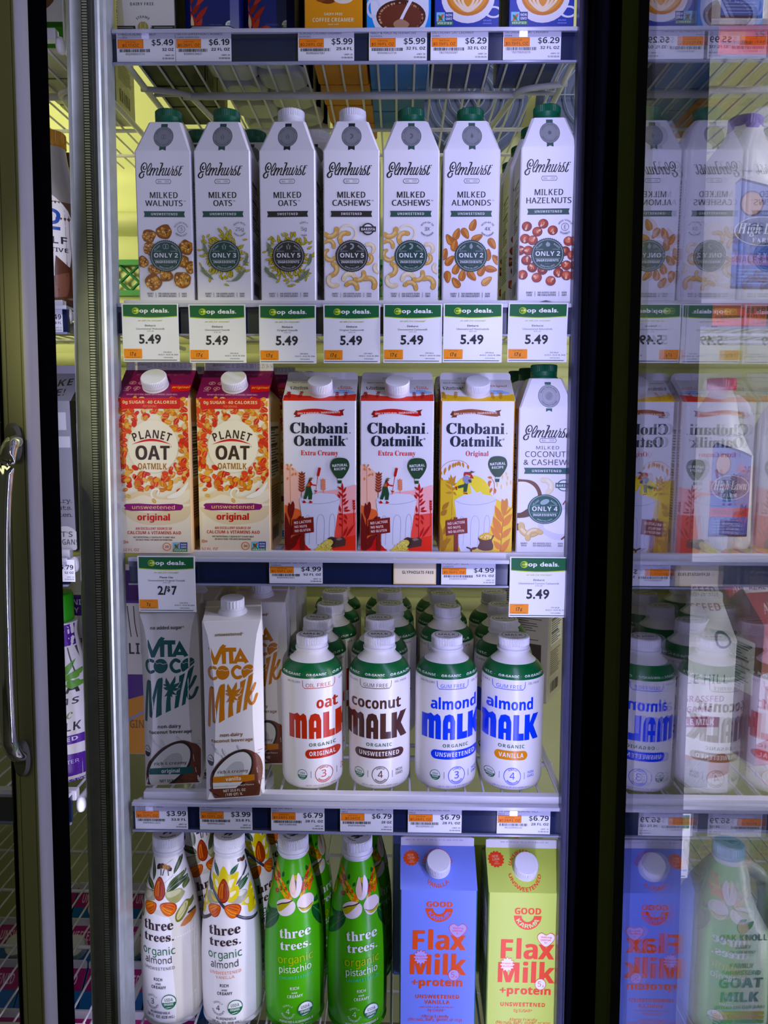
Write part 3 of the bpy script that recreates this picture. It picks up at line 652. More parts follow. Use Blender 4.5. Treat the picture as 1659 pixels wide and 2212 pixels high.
def gable(name, label, art, W, D, H, rise, fin, cols, cap=None, cappos=0.5, capr=0.015, caph_=0.014, group=None, seed=5, dark='#3a3a40', cat='carton'):
    """gable-top carton; cols = body, roof, fin, side"""
    t = tag(empty(name), label, cat, group); hw, hd, h = W / 2000, D / 2000, H / 1000; zr = h + rise / 1000; zf = zr + fin / 1000; e = 0.0016
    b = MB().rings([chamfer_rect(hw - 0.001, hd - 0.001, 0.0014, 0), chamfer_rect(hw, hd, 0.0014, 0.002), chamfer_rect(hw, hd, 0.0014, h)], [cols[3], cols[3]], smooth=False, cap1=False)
    nb = len(b.f)
    for i in range(nb):                                              # the front panel has its own ground colour
        f = b.f[i]; 
        if all(b.v[k][1] < -hd + 1e-5 for k in f): b.c[i] = C(cols[0])
    ix = hw * 0.42
    v = [(-hw, -hd, h), (hw, -hd, h), (hw, hd, h), (-hw, hd, h), (-hw, -e, zr), (hw, -e, zr), (hw, e, zr), (-hw, e, zr), (ix, 0, zr - 0.002), (-ix, 0, zr - 0.002)]
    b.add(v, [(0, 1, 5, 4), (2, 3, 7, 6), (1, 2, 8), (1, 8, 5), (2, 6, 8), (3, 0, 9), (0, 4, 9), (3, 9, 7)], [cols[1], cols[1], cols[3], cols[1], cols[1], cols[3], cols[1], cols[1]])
    r = 0.004; pts = [(-hw + 0.0006, zr - 0.0005), (hw - 0.0006, zr - 0.0005), (hw - 0.0006, zf - r), (hw - 0.0006 - r * 0.3, zf - r * 0.3), (hw - 0.0006 - r, zf), (-hw + 0.0006 + r, zf), (-hw + 0.0006 + r * 0.3, zf - r * 0.3), (-hw + 0.0006, zf - r)]
    m_ = len(pts); b.add([(x, -e, z) for x, z in pts] + [(x, e, z) for x, z in pts], [tuple(range(m_)), tuple(range(2 * m_ - 1, m_ - 1, -1))] + [(i, m_ + i, m_ + (i + 1) % m_, (i + 1) % m_) for i in range(m_)], cols[2])
    sl = (hd - e) / (zr - h); nr = Vector((0, -(zr - h), hd - e)).normalized()
    def surf(u, v):
        z = v / 1000
        if z <= h: return ((u / 1000, -hd, z), (0, -1, 0))
        if z <= zr: return ((u / 1000, -hd + (z - h) * sl, z), tuple(nr))
        return ((u / 1000, -e, z), (0, -1, 0))
    # print that crosses the folds is cut at them
    for lo, hi in ((1.0, H), (H, H + rise), (H + rise, H + rise + fin - 0.6)): art.emit(b, surf, clip=(-W / 2 + 0.6, W / 2 - 0.6, lo, hi))
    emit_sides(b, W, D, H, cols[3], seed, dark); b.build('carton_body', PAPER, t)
    if cap:
        c = MB().lathe([(capr * 1.03, -0.001), (capr * 1.03, 0.0012), (capr * 0.98, 0.0018)], cap, 40); screw_cap(c, capr, caph_, cap, 0.0015, n=96)
        o = c.build('cap', CAPM, t); z = h + (zr - h) * cappos; o.location = (0, -hd + (z - h) * sl, z); o.rotation_mode = 'QUATERNION'
        o.rotation_quaternion = nr.to_track_quat('Z', 'Y')
    return t
def interp_prof(prof):
    P = sorted([(z, r) for r, z in prof])
    def f(z):
        if z <= P[0][0]: return P[0][1]
        for i in range(len(P) - 1):
            if z <= P[i + 1][0]:
                a, b_ = P[i], P[i + 1]; return a[1] + (b_[1] - a[1]) * (z - a[0]) / max(1e-9, b_[0] - a[0])
        return P[-1][1]
    return f
def lathe_surf(prof):
    R = interp_prof(prof)
    def surf(u, v):
        z = v / 1000; r = max(R(z), 0.004); x = max(-r * 0.985, min(r * 0.985, u / 1000)); y = -sqrt(r * r - x * x); dr = (R(z + 0.001) - R(z - 0.001)) / 0.002
        return ((x, y, z), tuple(Vector((x / r, y / r, -dr)).normalized()))
    return surf
def place(root, pxc, shelf, dy=0.012, rz=0.0, half=0.035, label=None, first=True, row=0, pitch=0.07, dx=0.0, dz=0.0):
    """stand ROOT on a shelf with its front DY behind the rail plane; row counts backwards"""
    z = ZS[shelf] + dz; y = Yf(z) + dy; p = at(pxc, PBASE[shelf], y); loc = (p.x + dx, y + half + row * pitch, z)
    if first: root.location = loc; root.rotation_euler = (0, 0, rz); return root
    return dup(root, loc, rz, label)
PBASE = {'A': 64, 'B': 655, 'C': 1197, 'D': 1720, 'E': 2230, 'F': 2500}
def Hof(shelf, py, dy): # height in mm above a shelf of a picture row on the plane dy behind the rails
    z = ZS[shelf]; y = Yf(z) + dy; return (at(740, py, y).z - z) * 1000

# ------------------------------------------------------------------ printed food
RN = random.Random(11)
def almond(a, x, y, L, rot, c=('#b06a2c', '#8a4a1c', '#d39a55'), wf=0.56):
    d = Vector((sin(radians(rot)), -cos(radians(rot)))); n = Vector((-d.y, d.x)); P = []
    for i in range(20):
        t = 2 * pi * i / 20; ll = -cos(t); ww = sin(t) * (1 - 0.30 * ll) * wf / 2 * L; P.append(tuple(Vector((x, y)) + d * ll * L / 2 + n * ww))
    a.poly(P, c[1]); P2 = [tuple(Vector((x, y)) + (Vector(p) - Vector((x, y))) * 0.9 - n * L * 0.02) for p in P]; a.poly(P2, c[0])
    for k in (-0.28, -0.1, 0.08, 0.26):
        o = Vector((x, y)) + n * k * wf * L
        a.stroke([tuple(o - d * L * 0.3), tuple(o + n * k * L * 0.03 + d * 0.0), tuple(o + d * L * 0.28 - n * k * L * .25)], L * 0.035, c[2] if k < 0 else c[1])
def walnut(a, x, y, r, seed):
    q = random.Random(seed); a.hold = False
    a.curve([(x + r * q.uniform(0.82, 1.1) * cos(t), y + r * q.uniform(0.82, 1.1) * sin(t)) for t in [2 * pi * k / 11 for k in range(11)]], '#84501f')
    for k in range(24):
        t = q.uniform(0, 2 * pi); d = r * q.uniform(0.1, 0.72); rr = r * q.uniform(0.22, 0.36); cx, cy = x + d * cos(t), y + d * sin(t)
        a.ell(cx, cy, rr, rr * q.uniform(0.6, 1), q.choice(('#a8702e', '#c08a44', '#9a6228')), q.uniform(0, 180), 12)
        a.ell(cx - rr * .15, cy - rr * .2, rr * 0.55, rr * 0.4, q.choice(('#d9ac68', '#e2bd80')), q.uniform(0, 180), 10)
    for k in range(5):
        t = q.uniform(0, 6.28); d = r * q.uniform(0.2, 0.6); a.ell(x + d * cos(t), y + d * sin(t), r * .2, r * .06, '#5a3014', q.uniform(0, 180), 8)
def hazelnut(a, x, y, r, seed):
    q = random.Random(seed); c = q.choice((('#8e3a26', '#b2543a'), ('#7d3020', '#a34a34'), ('#9c4030', '#c06a50')))
    a.ell(x, y, r, r * 0.97, '#5e2216', n=18); a.ell(x - r * .05, y - r * .05, r * 0.92, r * 0.9, c[0], n=18); a.ell(x - r * .18, y - r * .2, r * 0.6, r * 0.55, c[1], n=14)
    for k in range(3): a.leaf(x + r * q.uniform(-.5, .3), y + r * .4, x + r * q.uniform(-.3, .4), y - r * .5, r * .14, '#d9a07c')
    t = q.uniform(0, 6.28); a.ell(x + .5 * r * cos(t), y + .5 * r * sin(t), r * .3, r * .22, '#d8b79a', degrees_(t), 10)
def degrees_(t): return t * 180 / pi
def cashew(a, x, y, L, rot, flip=1, c=('#d9b67c', '#e9d3a4', '#b98f52')):
    P = [(-0.46, 0.20), (-0.3, -0.05), (-0.02, -0.16), (0.28, -0.06), (0.46, 0.2)]; cr, s_ = cos(radians(rot)), sin(radians(rot))
    q = [(x + L * (u * cr - v * flip * s_), y + L * (u * s_ + v * flip * cr)) for u, v in P]
    a.stroke(q, L * 0.36, c[2]); a.stroke([(u - L * .01, v - L * .015) for u, v in q], L * 0.32, c[0]); a.stroke([(u - L * .02, v - L * .05) for u, v in q[1:-1]], L * 0.15, c[1])
def oat(a, x, y, L, rot, c='#ada02c', hi='#e0d468', dk='#7a7020'):
    d = Vector((sin(radians(rot)), -cos(radians(rot)))) * L / 2
    a.leaf(x - d.x, y - d.y, x + d.x, y + d.y, L * 0.36, dk); a.leaf(x - d.x * .92 - L * .02, y - d.y * .92, x + d.x * .92 - L * .02, y + d.y * .92, L * 0.30, c); a.leaf(x - d.x * .7, y - d.y * .7, x + d.x * .7, y + d.y * .7, L * .09, hi)
def usda(a, x, y, r, g='#2c6b45', ink=None):
    a.ell(x, y, r, r, g, n=26); a.ell(x, y, r * 0.9, r * 0.9, '#f0efee', n=26); a.ell(x, y, r * 0.9, r * 0.9, g, n=26, a0=5, a1=175)
    a.text('USDA', x, y - r * 0.08, r * 0.42, g, 'sb', w=r * 1.15); a.text('ORGANIC', x, y + r * 0.48, r * 0.32, '#f0efee', 'sb', w=r * 1.3)
    a.leaf(x - r * .5, y + r * .8, x + r * .5, y + r * .7, r * .1, '#f0efee')
def nongmo(a, x, y, w, h):
    a.rect(x, y, x + w * .55, y + h, '#8cc6e0'); a.leaf(x + w * .1, y + h * .7, x + w * .45, y + h * .1, w * .2, '#d9652b'); a.leaf(x + w * .1, y + h * .2, x + w * .4, y + h * .7, w * .16, '#2e7a3e')
    a.rect(x + w * .5, y, x + w, y + h * .68, '#23357e'); a.text('NON', x + w * .75, y + h * .32, h * .2, '#e8ecf4', 'sb', w=w * .4); a.text('GMO', x + w * .75, y + h * .6, h * .2, '#e8ecf4', 'sb', w=w * .4); a.rect(x, y + h * .7, x + w, y + h, '#3f8a3c'); a.text('VERIFIED', x + w / 2, y + h * .93, h * .17, '#f0f4ea', 'sb', w=w * .9)

# ------------------------------------------------------------------ tall white domed cartons (second shelf)
INK = '#25232c'
def script_logo(a, col='#1d1a22'):
    old = a.tf; a.tf = (-219.3 + OFFX[0], OFFX[1] + 0, 0.2558)
    for pts, wd in (([(252, 322), (222, 350), (232, 405), (272, 418), (322, 380), (338, 290), (312, 218), (258, 205), (190, 270), (156, 370), (166, 450), (205, 505), (255, 485)], 44),
                    ([(240, 498), (180, 502), (112, 560), (86, 620), (110, 682), (162, 690), (215, 640), (226, 568)], 50),
                    ([(372, 475), (440, 400), (490, 285), (478, 215), (430, 270), (368, 390), (336, 510), (338, 590), (372, 600), (425, 550)], 36),
                    ([(512, 370), (462, 480), (424, 605)], 44), ([(440, 545), (520, 420), (572, 372), (592, 400), (560, 480), (520, 605)], 38), ([(540, 545), (620, 420), (680, 370), (692, 410), (650, 520), (632, 595), (688, 592)], 38),
                    ([(795, 212), (850, 214), (830, 290), (770, 450), (722, 605)], 46), ([(740, 545), (820, 430), (880, 372), (892, 410), (842, 530), (826, 600), (875, 595)], 38),
                    ([(960, 380), (985, 380), (932, 500), (916, 590), (950, 602), (1010, 540)], 36), ([(1078, 372), (1022, 500), (1002, 590), (1040, 602)], 40),
                    ([(1040, 602), (1100, 500), (1160, 405), (1182, 312)], 30), ([(1160, 405), (1204, 420), (1152, 540), (1137, 600), (1185, 590)], 36),
                    ([(1200, 575), (1270, 430), (1312, 322), (1352, 312)], 34), ([(1290, 420), (1312, 500), (1292, 580), (1250, 606), (1210, 592)], 38),
                    ([(1448, 312), (1380, 500), (1360, 588), (1400, 606), (1442, 550)], 42), ([(1388, 382), (1480, 380)], 22)):
        a.stroke(pts, wd, col, nib=0.35)
    a.ell(1502, 308, 18, 18, col, n=10); a.tf = old
OFFX = [0, 424.4]
def elm_art(l1, l2, sweet, n, kind, seal, extra, w1=240, w2=None):
    a = Art(0.0, 68.5 / 466, [(145, 219.5), (370, 182), (1678, 0)]); bc = '#2e4f48' if sweet.startswith('UN') else '#26252b'; G = '#84888c'
    a.rect(-27, 160, 27, 360, bc); a.poly([(-27, 355), (27, 355), (27, 374), (0, 364), (-27, 374)], bc)
    a.ell(0, 264, 82, 82, G, n=40); a.ring(0, 264, 82, 5, '#5c6066'); a.ring(0, 264, 52, 1.5, '#6a6e74')
    a.text('MADE FROM REAL', 0, 264, 10, '#4c5056', 'sb', arc=(0, 264, 60, 1), w=150); a.text('WHOLE ' + seal, 0, 264, 10, '#4c5056', 'sb', arc=(0, 264, 70, -1), w=160)
    def icon(x, y, s, c):
        if kind == 'oat':
            for dx, dy, r in ((0, -.5, 0), (-.3, .0, -30), (.3, 0, 30), (-.25, .5, -25), (.25, .5, 25)): a.leaf(x + dx * s, y + (dy + .4) * s, x + (dx + sin(radians(r)) * .5) * s, y + (dy - .4) * s, s * .3, c)
        elif kind in ('almond',): a.leaf(x, y + s * .8, x, y - s * .9, s * .9, c)
        elif kind == 'hazel': a.ell(x, y, s * .6, s * .6, c, n=18); a.leaf(x - s * .5, y, x, y - s * .9, s * .3, c)
        elif kind == 'walnut': a.ring(x - s * .35, y, s * .5, s * .12, c, n=16, ry=s * .75); a.ring(x + s * .35, y, s * .5, s * .12, c, n=16, ry=s * .75)
        else: a.stroke([(x - s * .3, y - s * .7), (x + s * .3, y - s * .4), (x + s * .25, y + s * .3), (x - s * .3, y + s * .7)], s * .45, c)
    icon(0, 264, 24, '#5c6066')
    script_logo(a)
    a.poly([(-66, 632), (-56, 613), (56, 613), (66, 632), (56, 651), (-56, 651)], '#4a4852'); a.poly([(-62, 632), (-53, 617), (53, 617), (62, 632), (53, 647), (-53, 647)], '#e9e7ec'); a.text('Est. 1925', 0, 640, 16, '#3a3842', 'mo', w=96)
    f = 'sr'
    for o_ in (-1.5, 1.5): a.text(l1, o_, 771, 50, INK, f, w=w1, sp=0.02); a.text(l2, o_, 838, 48, INK, f, w=w2, sp=0.02); a.text('TM', (w2 or 200) / 2 + 16, 800, 9, INK, f)
    a.poly([(-172, 882), (172, 882), (164, 907), (172, 932), (-172, 932), (-164, 907)], bc); a.text(sweet, 0, 916, 20, '#e4e2e6', 'sb', w=225 if sweet[0] == 'U' else 175, sp=0.12)
    # the fruit
    if kind == 'walnut':
        for i, (x, y, r) in enumerate([(-135, 1090, 62), (-5, 1055, 68), (-130, 1200, 60), (175, 1190, 66), (-192, 1315, 52), (215, 1365, 58), (-110, 1490, 70), (135, 1470, 76), (0, 1430, 60), (-95, 1380, 52), (140, 1310, 55)]): walnut(a, x, y, r, 40 + i)
    elif kind == 'oat':
        for i in range(120):
            t = RN.uniform(0, 6.28); d = RN.choice((RN.uniform(120, 190), RN.uniform(150, 260))); x = 5 + d * cos(t) * .85; y = 1265 + d * sin(t)
            if -225 < x < 225 and 1000 < y < 1550 and not (x > 70 and y < 1110): oat(a, x, y, RN.uniform(42, 58), RN.uniform(0, 180) if d > 200 else degrees_(t) + RN.uniform(20, 120))
        for x0, y0, x1, y1 in ((-150, 1250, -175, 1140), (-195, 1350, -130, 1450), (-90, 1470, -205, 1385), (170, 1350, 195, 1240), (110, 1450, 185, 1370), (60, 1480, 160, 1425)): a.leaf(x0, y0, x1, y1, 26, '#6d7f66', '#93a288', 6)
        a.stroke([(20, 1480), (90, 1460), (190, 1290)], 5, '#7d8a70')
    elif kind == 'almond':
        for i, (x, y) in enumerate([(953, 730), (855, 785), (907, 782), (812, 820), (978, 810), (1070, 845), (843, 855), (782, 910), (1045, 915), (1098, 945), (815, 950), (855, 1000), (1010, 1012), (1066, 1003), (803, 1052), (893, 1040), (950, 1045), (855, 1088), (1042, 1078)]):
            almond(a, (x - 940) * 1.372, y * 1.372, 104, (20, 20, 150, -30, 60, 150, 10, 15, 5, -40, 40, 20, 25, 100, 175, 10, 140, -35, 50)[i], ('#b8752f', '#8f531c', '#dba662') if i < 18 else ('#cf9d5f', '#a87438', '#e9c68e'))
    elif kind == 'hazel':
        for i, (x, y) in enumerate([(1283, 750), (1380, 735), (1437, 775), (1346, 783), (1275, 825), (1320, 835), (1533, 842), (1246, 897), (1295, 898), (1513, 903), (1558, 930), (1285, 958), (1322, 1003), (1383, 1018), (1470, 980), (1525, 990), (1478, 1035), (1527, 1052), (1265, 1047), (1350, 1065), (1433, 1085)]): hazelnut(a, (x - 1408) * 1.372, y * 1.372, 42, i)
    elif kind == 'cashew':
        a.ring((190 - 212) * 1.372, 780 * 1.372, 75, 16, '#efe2c4', a0=-160, a1=70)
        for i, (x, y, r, L) in enumerate([(95, 785, -25, 125), (85, 840, 30, 100), (160, 800, 130, 120), (335, 865, 50, 95), (60, 915, 80, 90), (325, 945, 110, 95), (80, 940, 10, 90), (110, 1010, 100, 120), (365, 1005, 60, 90), (195, 1045, -15, 115), (90, 1090, 45, 115), (220, 1100, 20, 115), (270, 1055, -40, 110), (335, 1080, 45, 125)]):
            pale = i in (3, 8, 9, 10); cashew(a, (x - 212) * 1.372, y * 1.372, L * 0.92, r, 1 if i % 2 else -1, ('#e6d6b4', '#f0e6cf', '#cdb98f') if pale else ('#cfa86a', '#e3c690', '#ab8046'))
    y0 = 1265; cc = '#27433f' if sweet.startswith('UN') else '#2b2a30'
    a.ell(4, y0, 134, 134, cc, n=48)
    for k in range(48): a.hold = k > 0; a.ell(4 + 134 * cos(2 * pi * k / 48), y0 + 134 * sin(2 * pi * k / 48), 5, 5, cc, n=6)
    a.hold = False; a.ring(4, y0, 124, 3, '#c6cbcc', n=48); lc = '#dfe2e2'
    icon(4, 1183, 30, '#8fa09d'); a.text('PLANT', -62, 1200, 14, '#a9b5b3', 'sb', rot=-38, w=62); a.text('BASED', 72, 1200, 14, '#a9b5b3', 'sb', rot=38, w=62)
    a.rect(-98, 1222, -34, 1225, '#a9b5b3'); a.rect(42, 1222, 106, 1225, '#a9b5b3'); a.rect(-98, 1299, 106, 1302, '#a9b5b3')
    a.text('ONLY ' + n, 4, 1278, 38, lc, 'sb', w=206); a.text('INGREDIENTS', 4, 1326, 19, lc, 'sb', w=182); a.text('ZERO FILLERS', 4, y0, 13, '#a9b5b3', 'sb', arc=(4, y0, 112, -1), w=130)
    for dx in (-14, 0, 14): a.hold = dx > -14; a.ell(4 + dx, 1345, 2.5, 2.5, '#a9b5b3', n=6)
    a.hold = False
    x, y = 138, 1036; e = '#55535e'
    if extra == 'BARISTA':
        for k in range(24): a.hold = k > 0; a.ell(x + 46 * cos(k * pi / 12), y + 46 * sin(k * pi / 12), 7, 7, '#26252b', n=6)
        a.hold = False; a.ell(x, y, 47, 47, '#26252b', n=30); a.ell(x, y, 40, 40, '#e9e7ec', n=30); a.rect(x - 66, y - 22, x + 66, y + 22, '#26252b'); a.text('BARISTA', x, y + 12, 22, '#eceaf0', 'sb', w=118); a.text('APPROVED', x, y, 8, '#26252b', 'sb', arc=(x, y, 38, -1), w=52)
    else:
        top, mid, bot = extra; a.text(top, x, y, 13, e, 'sb', arc=(x, y, 50, 1), w=min(130, 11 * len(top))); a.text(bot, x, y, 13, e, 'sb', arc=(x, y, 62, -1), w=min(140, 11 * len(bot)))
        a.text(mid, x, y + 14, 30, e, 'sr')
        if len(mid) == 1: a.ring(x, y, 32, 3.5, e)
    for s_, cx, wd in (('DAIRY', -137, 54), ('NO ADDED GUMS', 6, 152), ('NON', 148, 42)): a.text(s_, cx, 1596, 15, '#3c3a46', 'sb', w=wd)
    for s_, cx, wd in (('FREE', -137, 44), ('OR EMULSIFIERS', 6, 152), ('GMO', 148, 42)): a.text(s_, cx, 1617, 15, '#3c3a46', 'sb', w=wd)
    a.rect(-93, 1578, -90, 1620, '#6a6874'); a.rect(103, 1578, 106, 1620, '#6a6874')
    a.poly([(-60, 1668), (0, 1655), (60, 1668), (70, 1676), (-70, 1676)], '#3a3842')
    return a
GREEN, WHITE = '#12583f', '#e9e8f0'
ELM = [('WALNUTS', 312, 'UNSWEETENED', '2', 'walnut', 'WALNUTS', ('EXCELLENT SOURCE', '3', 'OMEGA-3 ALA'), GREEN, 360, 0.02, 'white carton reading MILKED WALNUTS with green cap, front row'),
       ('OATS', 160, 'UNSWEETENED', '3', 'oat', 'GRAIN OATS', ('MADE WITH', '25g', 'WHOLE GRAIN'), GREEN, 486, 0.0, 'white carton reading MILKED OATS UNSWEETENED with green cap, front row'),
       ('OATS', 160, 'SWEETENED', '5', 'oat', 'GRAIN OATS', ('SIMPLY', '5g', 'SUGAR'), WHITE, 626, -0.04, 'dented white carton reading MILKED OATS SWEETENED with white cap, front row'),
       ('CASHEWS', 320, 'SWEETENED', '5', 'cashew', 'CASHEWS', 'BARISTA', WHITE, 759, 0.01, 'white carton reading MILKED CASHEWS SWEETENED with white cap and barista badge'),
       ('CASHEWS', 320, 'UNSWEETENED', '2', 'cashew', 'CASHEWS', ('WITH UP TO', '3X', 'MORE CASHEWS'), GREEN, 886, 0.0, 'white carton reading MILKED CASHEWS UNSWEETENED with green cap, front row'),
       ('ALMONDS', 326, 'UNSWEETENED', '2', 'almond', 'ALMONDS', ('WITH UP TO', '4X', 'MORE ALMONDS'), GREEN, 1014.5, 0.0, 'white carton reading MILKED ALMONDS with green cap, front row'),
       ('HAZELNUTS', 372, 'UNSWEETENED', '2', 'hazel', 'HAZELNUTS', ('GOOD SOURCE', 'E', 'VITAMIN E'), GREEN, 1180.5, -0.03, 'white carton reading MILKED HAZELNUTS with green cap, rightmost of the row')]
for i, (l2, w2, sw, n, kind, seal, ex, cap, px, rz, lb) in enumerate(ELM):
    t = combi('milk_carton', lb, elm_art('MILKED', l2, sw, n, kind, seal, ex, w2=w2), cap, group='tall white nut and oat milk cartons', seed=10 + i)
    DY = -0.002 if i == 6 else 0.008
    place(t, px, 'B', DY, rz, 0.03425)
    nb = {0: 1, 1: 1, 2: 1, 6: 4}.get(i, 0)
    kind_l = {'walnut': 'walnut', 'oat': 'sweetened oat' if sw[0] == 'S' else 'unsweetened oat', 'cashew': 'sweetened cashew' if sw[0] == 'S' else 'unsweetened cashew', 'almond': 'almond', 'hazel': 'hazelnut'}[kind]
    for k in range(nb):
        lab = 'white ' + kind_l + ' milk carton standing ' + ('directly', 'second', 'third', 'fourth')[k] + ' behind the front ' + kind_l + ' carton'
        place(t, px, 'B', DY + 0.002, 0.0, 0.03425, lab, False, k + 1, 0.0705, dx=(0.021, 0.021, 0.024, 0.003, 0.003, 0.003, -0.006 - 0.004 * k)[i] if i != 6 else -0.004 - 0.003 * k)
# ------------------------------------------------------------------ third shelf: gable-top oat milk cartons
def oat_flake(a, x, y, r, rot, c, hi):
    a.ell(x, y, r, r * 0.68, c, rot, 12); a.stroke([(x - r * .75 * cos(radians(rot)), y - r * .75 * sin(radians(rot))), (x + r * .75 * cos(radians(rot)), y + r * .75 * sin(radians(rot)))], r * 0.09, hi, sm=False)
def planet_art(H):
    a = Art([(337, 425), (1740, 455)], 90 / 668, [(40, H + 46), (75, H + 36), (337, H), (1815, 0)]); PL = '#7c1352'; W_ = '#f2ead6'
    a.rect(80, 40, 780, 76, '#eae6ec'); a.text('BEST BY SEP-06-26 EHN 9 21 25 36-563', 520, 63, 17, '#8c8892', 'mo', w=470); a.text('BEST IF USED BY:', 230, 55, 9, '#4a4650', 'sb', w=115)
    a.text('unsweetened original', 430, 122, 22, '#b9678f', 'sr', w=450, sp=0.06)
    for x, y in ((200, 198), (285, 200), (172, 246), (258, 248)):
        a.ell(x, y, 32, 15, '#d9a9b8', n=18); a.ell(x, y, 27, 11, PL, n=18); a.leaf(x - 14, y + 6, x + 14, y - 6, 10, '#d9a9b8')
    a.text('GLUTEN', 165, 275, 9, '#d9a9b8', 'sb'); a.text('SOY', 250, 275, 9, '#d9a9b8', 'sb'); a.text('DO NOT USE IF SEAL UNDER CAP IS MISSING | SHAKE WELL', 420, 312, 12, '#d9a9b8', 'sb', w=470)
    a.poly([(560, 215), (770, 215), (775, 270), (590, 285)], '#c4271f'); a.text('original', 665, 248, 20, '#f0b060', 'si', w=165)
    cl = [('#c9402a', '#efb49a'), ('#d8552c', '#f4c9a0'), ('#d98a3a', '#f3d09a'), ('#e0a050', '#f6ddb0'), ('#e6c48c', '#f7ead0'), ('#cf7a2c', '#f0c890'), ('#e3b26a', '#f7e2ba')]; q = random.Random(5)
    a.rect(70, 337, 800, 1815, W_)
    for k in range(560):
        y = q.uniform(350, 1240); cx = 425 + (y - 337) * .02; x = cx + q.uniform(-350, 350)
        if ((x - cx) / 250) ** 2 + ((y - 790) / 262) ** 2 < 1 or (y > 1120 and q.random() < (y - 1100) / 150): continue
        c, hi = q.choice(cl[2:]) if k < 240 else q.choice(cl + cl[:2] * 2); a.hold = k % 8 > 0; oat_flake(a, x, y, q.uniform(24, 36), q.uniform(0, 180), c, hi)
    a.hold = False
    a.ell(437, 790, 232, 248, '#f4ecd8', n=48)
    # milk splash
    M1, M2, M3 = '#f5ead2', '#e9d6b2', '#fbf6ea'
    a.curve([(100, 1320), (190, 1270), (300, 1215), (400, 1235), (430, 1190), (480, 1190), (455, 1235), (480, 1270), (600, 1260), (700, 1170), (800, 1060), (800, 1500), (100, 1500)], M2)
    a.curve([(110, 1330), (230, 1290), (330, 1250), (420, 1270), (520, 1290), (640, 1280), (760, 1190), (790, 1260), (700, 1330), (500, 1350), (300, 1340), (150, 1360)], M1)
    a.rect(90, 1330, 800, 1815, M1); a.curve([(130, 1370), (400, 1420), (780, 1350), (790, 1400), (700, 1500), (450, 1540), (250, 1500)], M2)
    a.stroke([(440, 1290), (415, 1240), (440, 1195), (485, 1200), (480, 1235)], 16, M3); a.curve([(560, 1270), (680, 1200), (760, 1120), (720, 1220), (640, 1275)], M3)
    for x, y, r in ((440, 1305, 60), (200, 1260, 20)): oat_flake(a, x, y, 27, r, '#d9b26c', '#f3dcae')
    a.rect(132, 340, 690, 436, '#c92a20', 18); a.rect(132, 337, 690, 380, '#c92a20'); a.text('0g SUGAR· 40 CALORIES', 412, 390, 28, '#f3d9a8', 'sb', w=500); a.text('PER SERVING', 412, 424, 20, '#ef9a70', 'sr', w=126)
    BR = '#3b2622'
    a.text('PLANET', 425, 720, 78, BR, 'sb', arc=(425, 1130, 418, 1), w=345); a.hold = True; a.hold = False
    P = [(240 + 370 * t / 16, 772 - 55 * sin(pi * t / 16)) for t in range(17)]; a.poly(P + [(x, y + 22 * sin(pi * (x - 240) / 370)) for x, y in P[::-1][1:-1]], '#c8352a')
    for o_ in (0, 5): a.text('OAT', 428 + o_, 914, 132, BR, 'sb', w=326)
    a.ring(603, 790, 7, 2, BR, n=12); a.text('OATMILK', 430, 1005, 58, '#a06f1e', 'sb', w=275)
    a.poly([(158, 1350), (180, 1334), (300, 1330), (450, 1338), (620, 1330), (705, 1340), (712, 1365), (690, 1392), (560, 1400), (380, 1398), (230, 1402), (165, 1388), (175, 1370)], '#86186a')
    a.text('unsweetened', 433, 1383, 36, '#f0c48a', 'sr', w=405, sp=.03); a.text('unsweetened', 435, 1383, 36, '#f0c48a', 'sr', w=405, sp=.03)
    for o_ in (0, 4): a.text('original', 434 + o_, 1492, 62, '#c7372a', 'sb', w=310)
    a.text('AN EXCELLENT SOURCE OF', 437, 1582, 24, '#c0392b', 'sb', w=342); a.text('CALCIUM & VITAMINS A&D', 440, 1625, 30, '#c0392b', 'sb', w=505)
    a.text('*NOT NUTRITIONALLY EQUIVALENT TO DAIRY MILK.', 437, 1662, 15, '#4a3a32', 'sb', w=400); a.text('SEE BACK PANEL FOR MORE INFORMATION.', 437, 1687, 15, '#4a3a32', 'sb', w=345)
    a.ring(158, 1702, 16, 4, '#b8402f', n=18); a.text('U', 158, 1709, 14, '#b8402f', 'sb'); a.text('D', 187, 1713, 20, '#b8402f', 'sb'); a.text('52 FL OZ', 218, 1790, 26, '#b8402f', 'sr', w=156)
    a.ring(555, 1745, 40, 8, '#d98a6a', n=24); a.text('30', 555, 1757, 24, '#c0603a', 'sb'); nongmo(a, 612, 1702, 135, 90)
    return a
HP = Hof('C', 861, -0.002)
ROWC = []
def roww(t, px, dy, rz, half, n, desc, pitch, dxs, dz=0.0, shelf='C'):
    place(t, px, shelf, dy, rz, half, dz=dz)
    for k in range(n):
        place(t, px, shelf, dy + .002, 0, half, desc % ('directly', 'second', 'third', 'fourth', 'fifth')[k], False, k + 1, pitch, dx=dxs * (k + 1), dz=dz)
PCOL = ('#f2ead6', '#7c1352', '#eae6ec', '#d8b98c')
t = gable('oat_milk_carton', 'orange and burgundy oat milk carton with white cap, left one over the edge', planet_art(HP), 90, 90, HP, 36, 10, PCOL, WHITE, 0.44, 0.0160, 0.0125, 'orange and burgundy oat milk cartons', 21)
roww(t, 338.5, -0.006, 0.0, 0.045, 2, 'burgundy-topped oat milk carton standing %s behind the left orange carton', 0.092, 0.010)
t2 = dup(t, (0, 0, 0), 0, 'orange and burgundy oat milk carton with white cap, right one of the front pair')
roww(t2, 509, 0.004, -0.01, 0.045, 2, 'burgundy-topped oat milk carton standing %s behind the right orange carton', 0.092, 0.016)

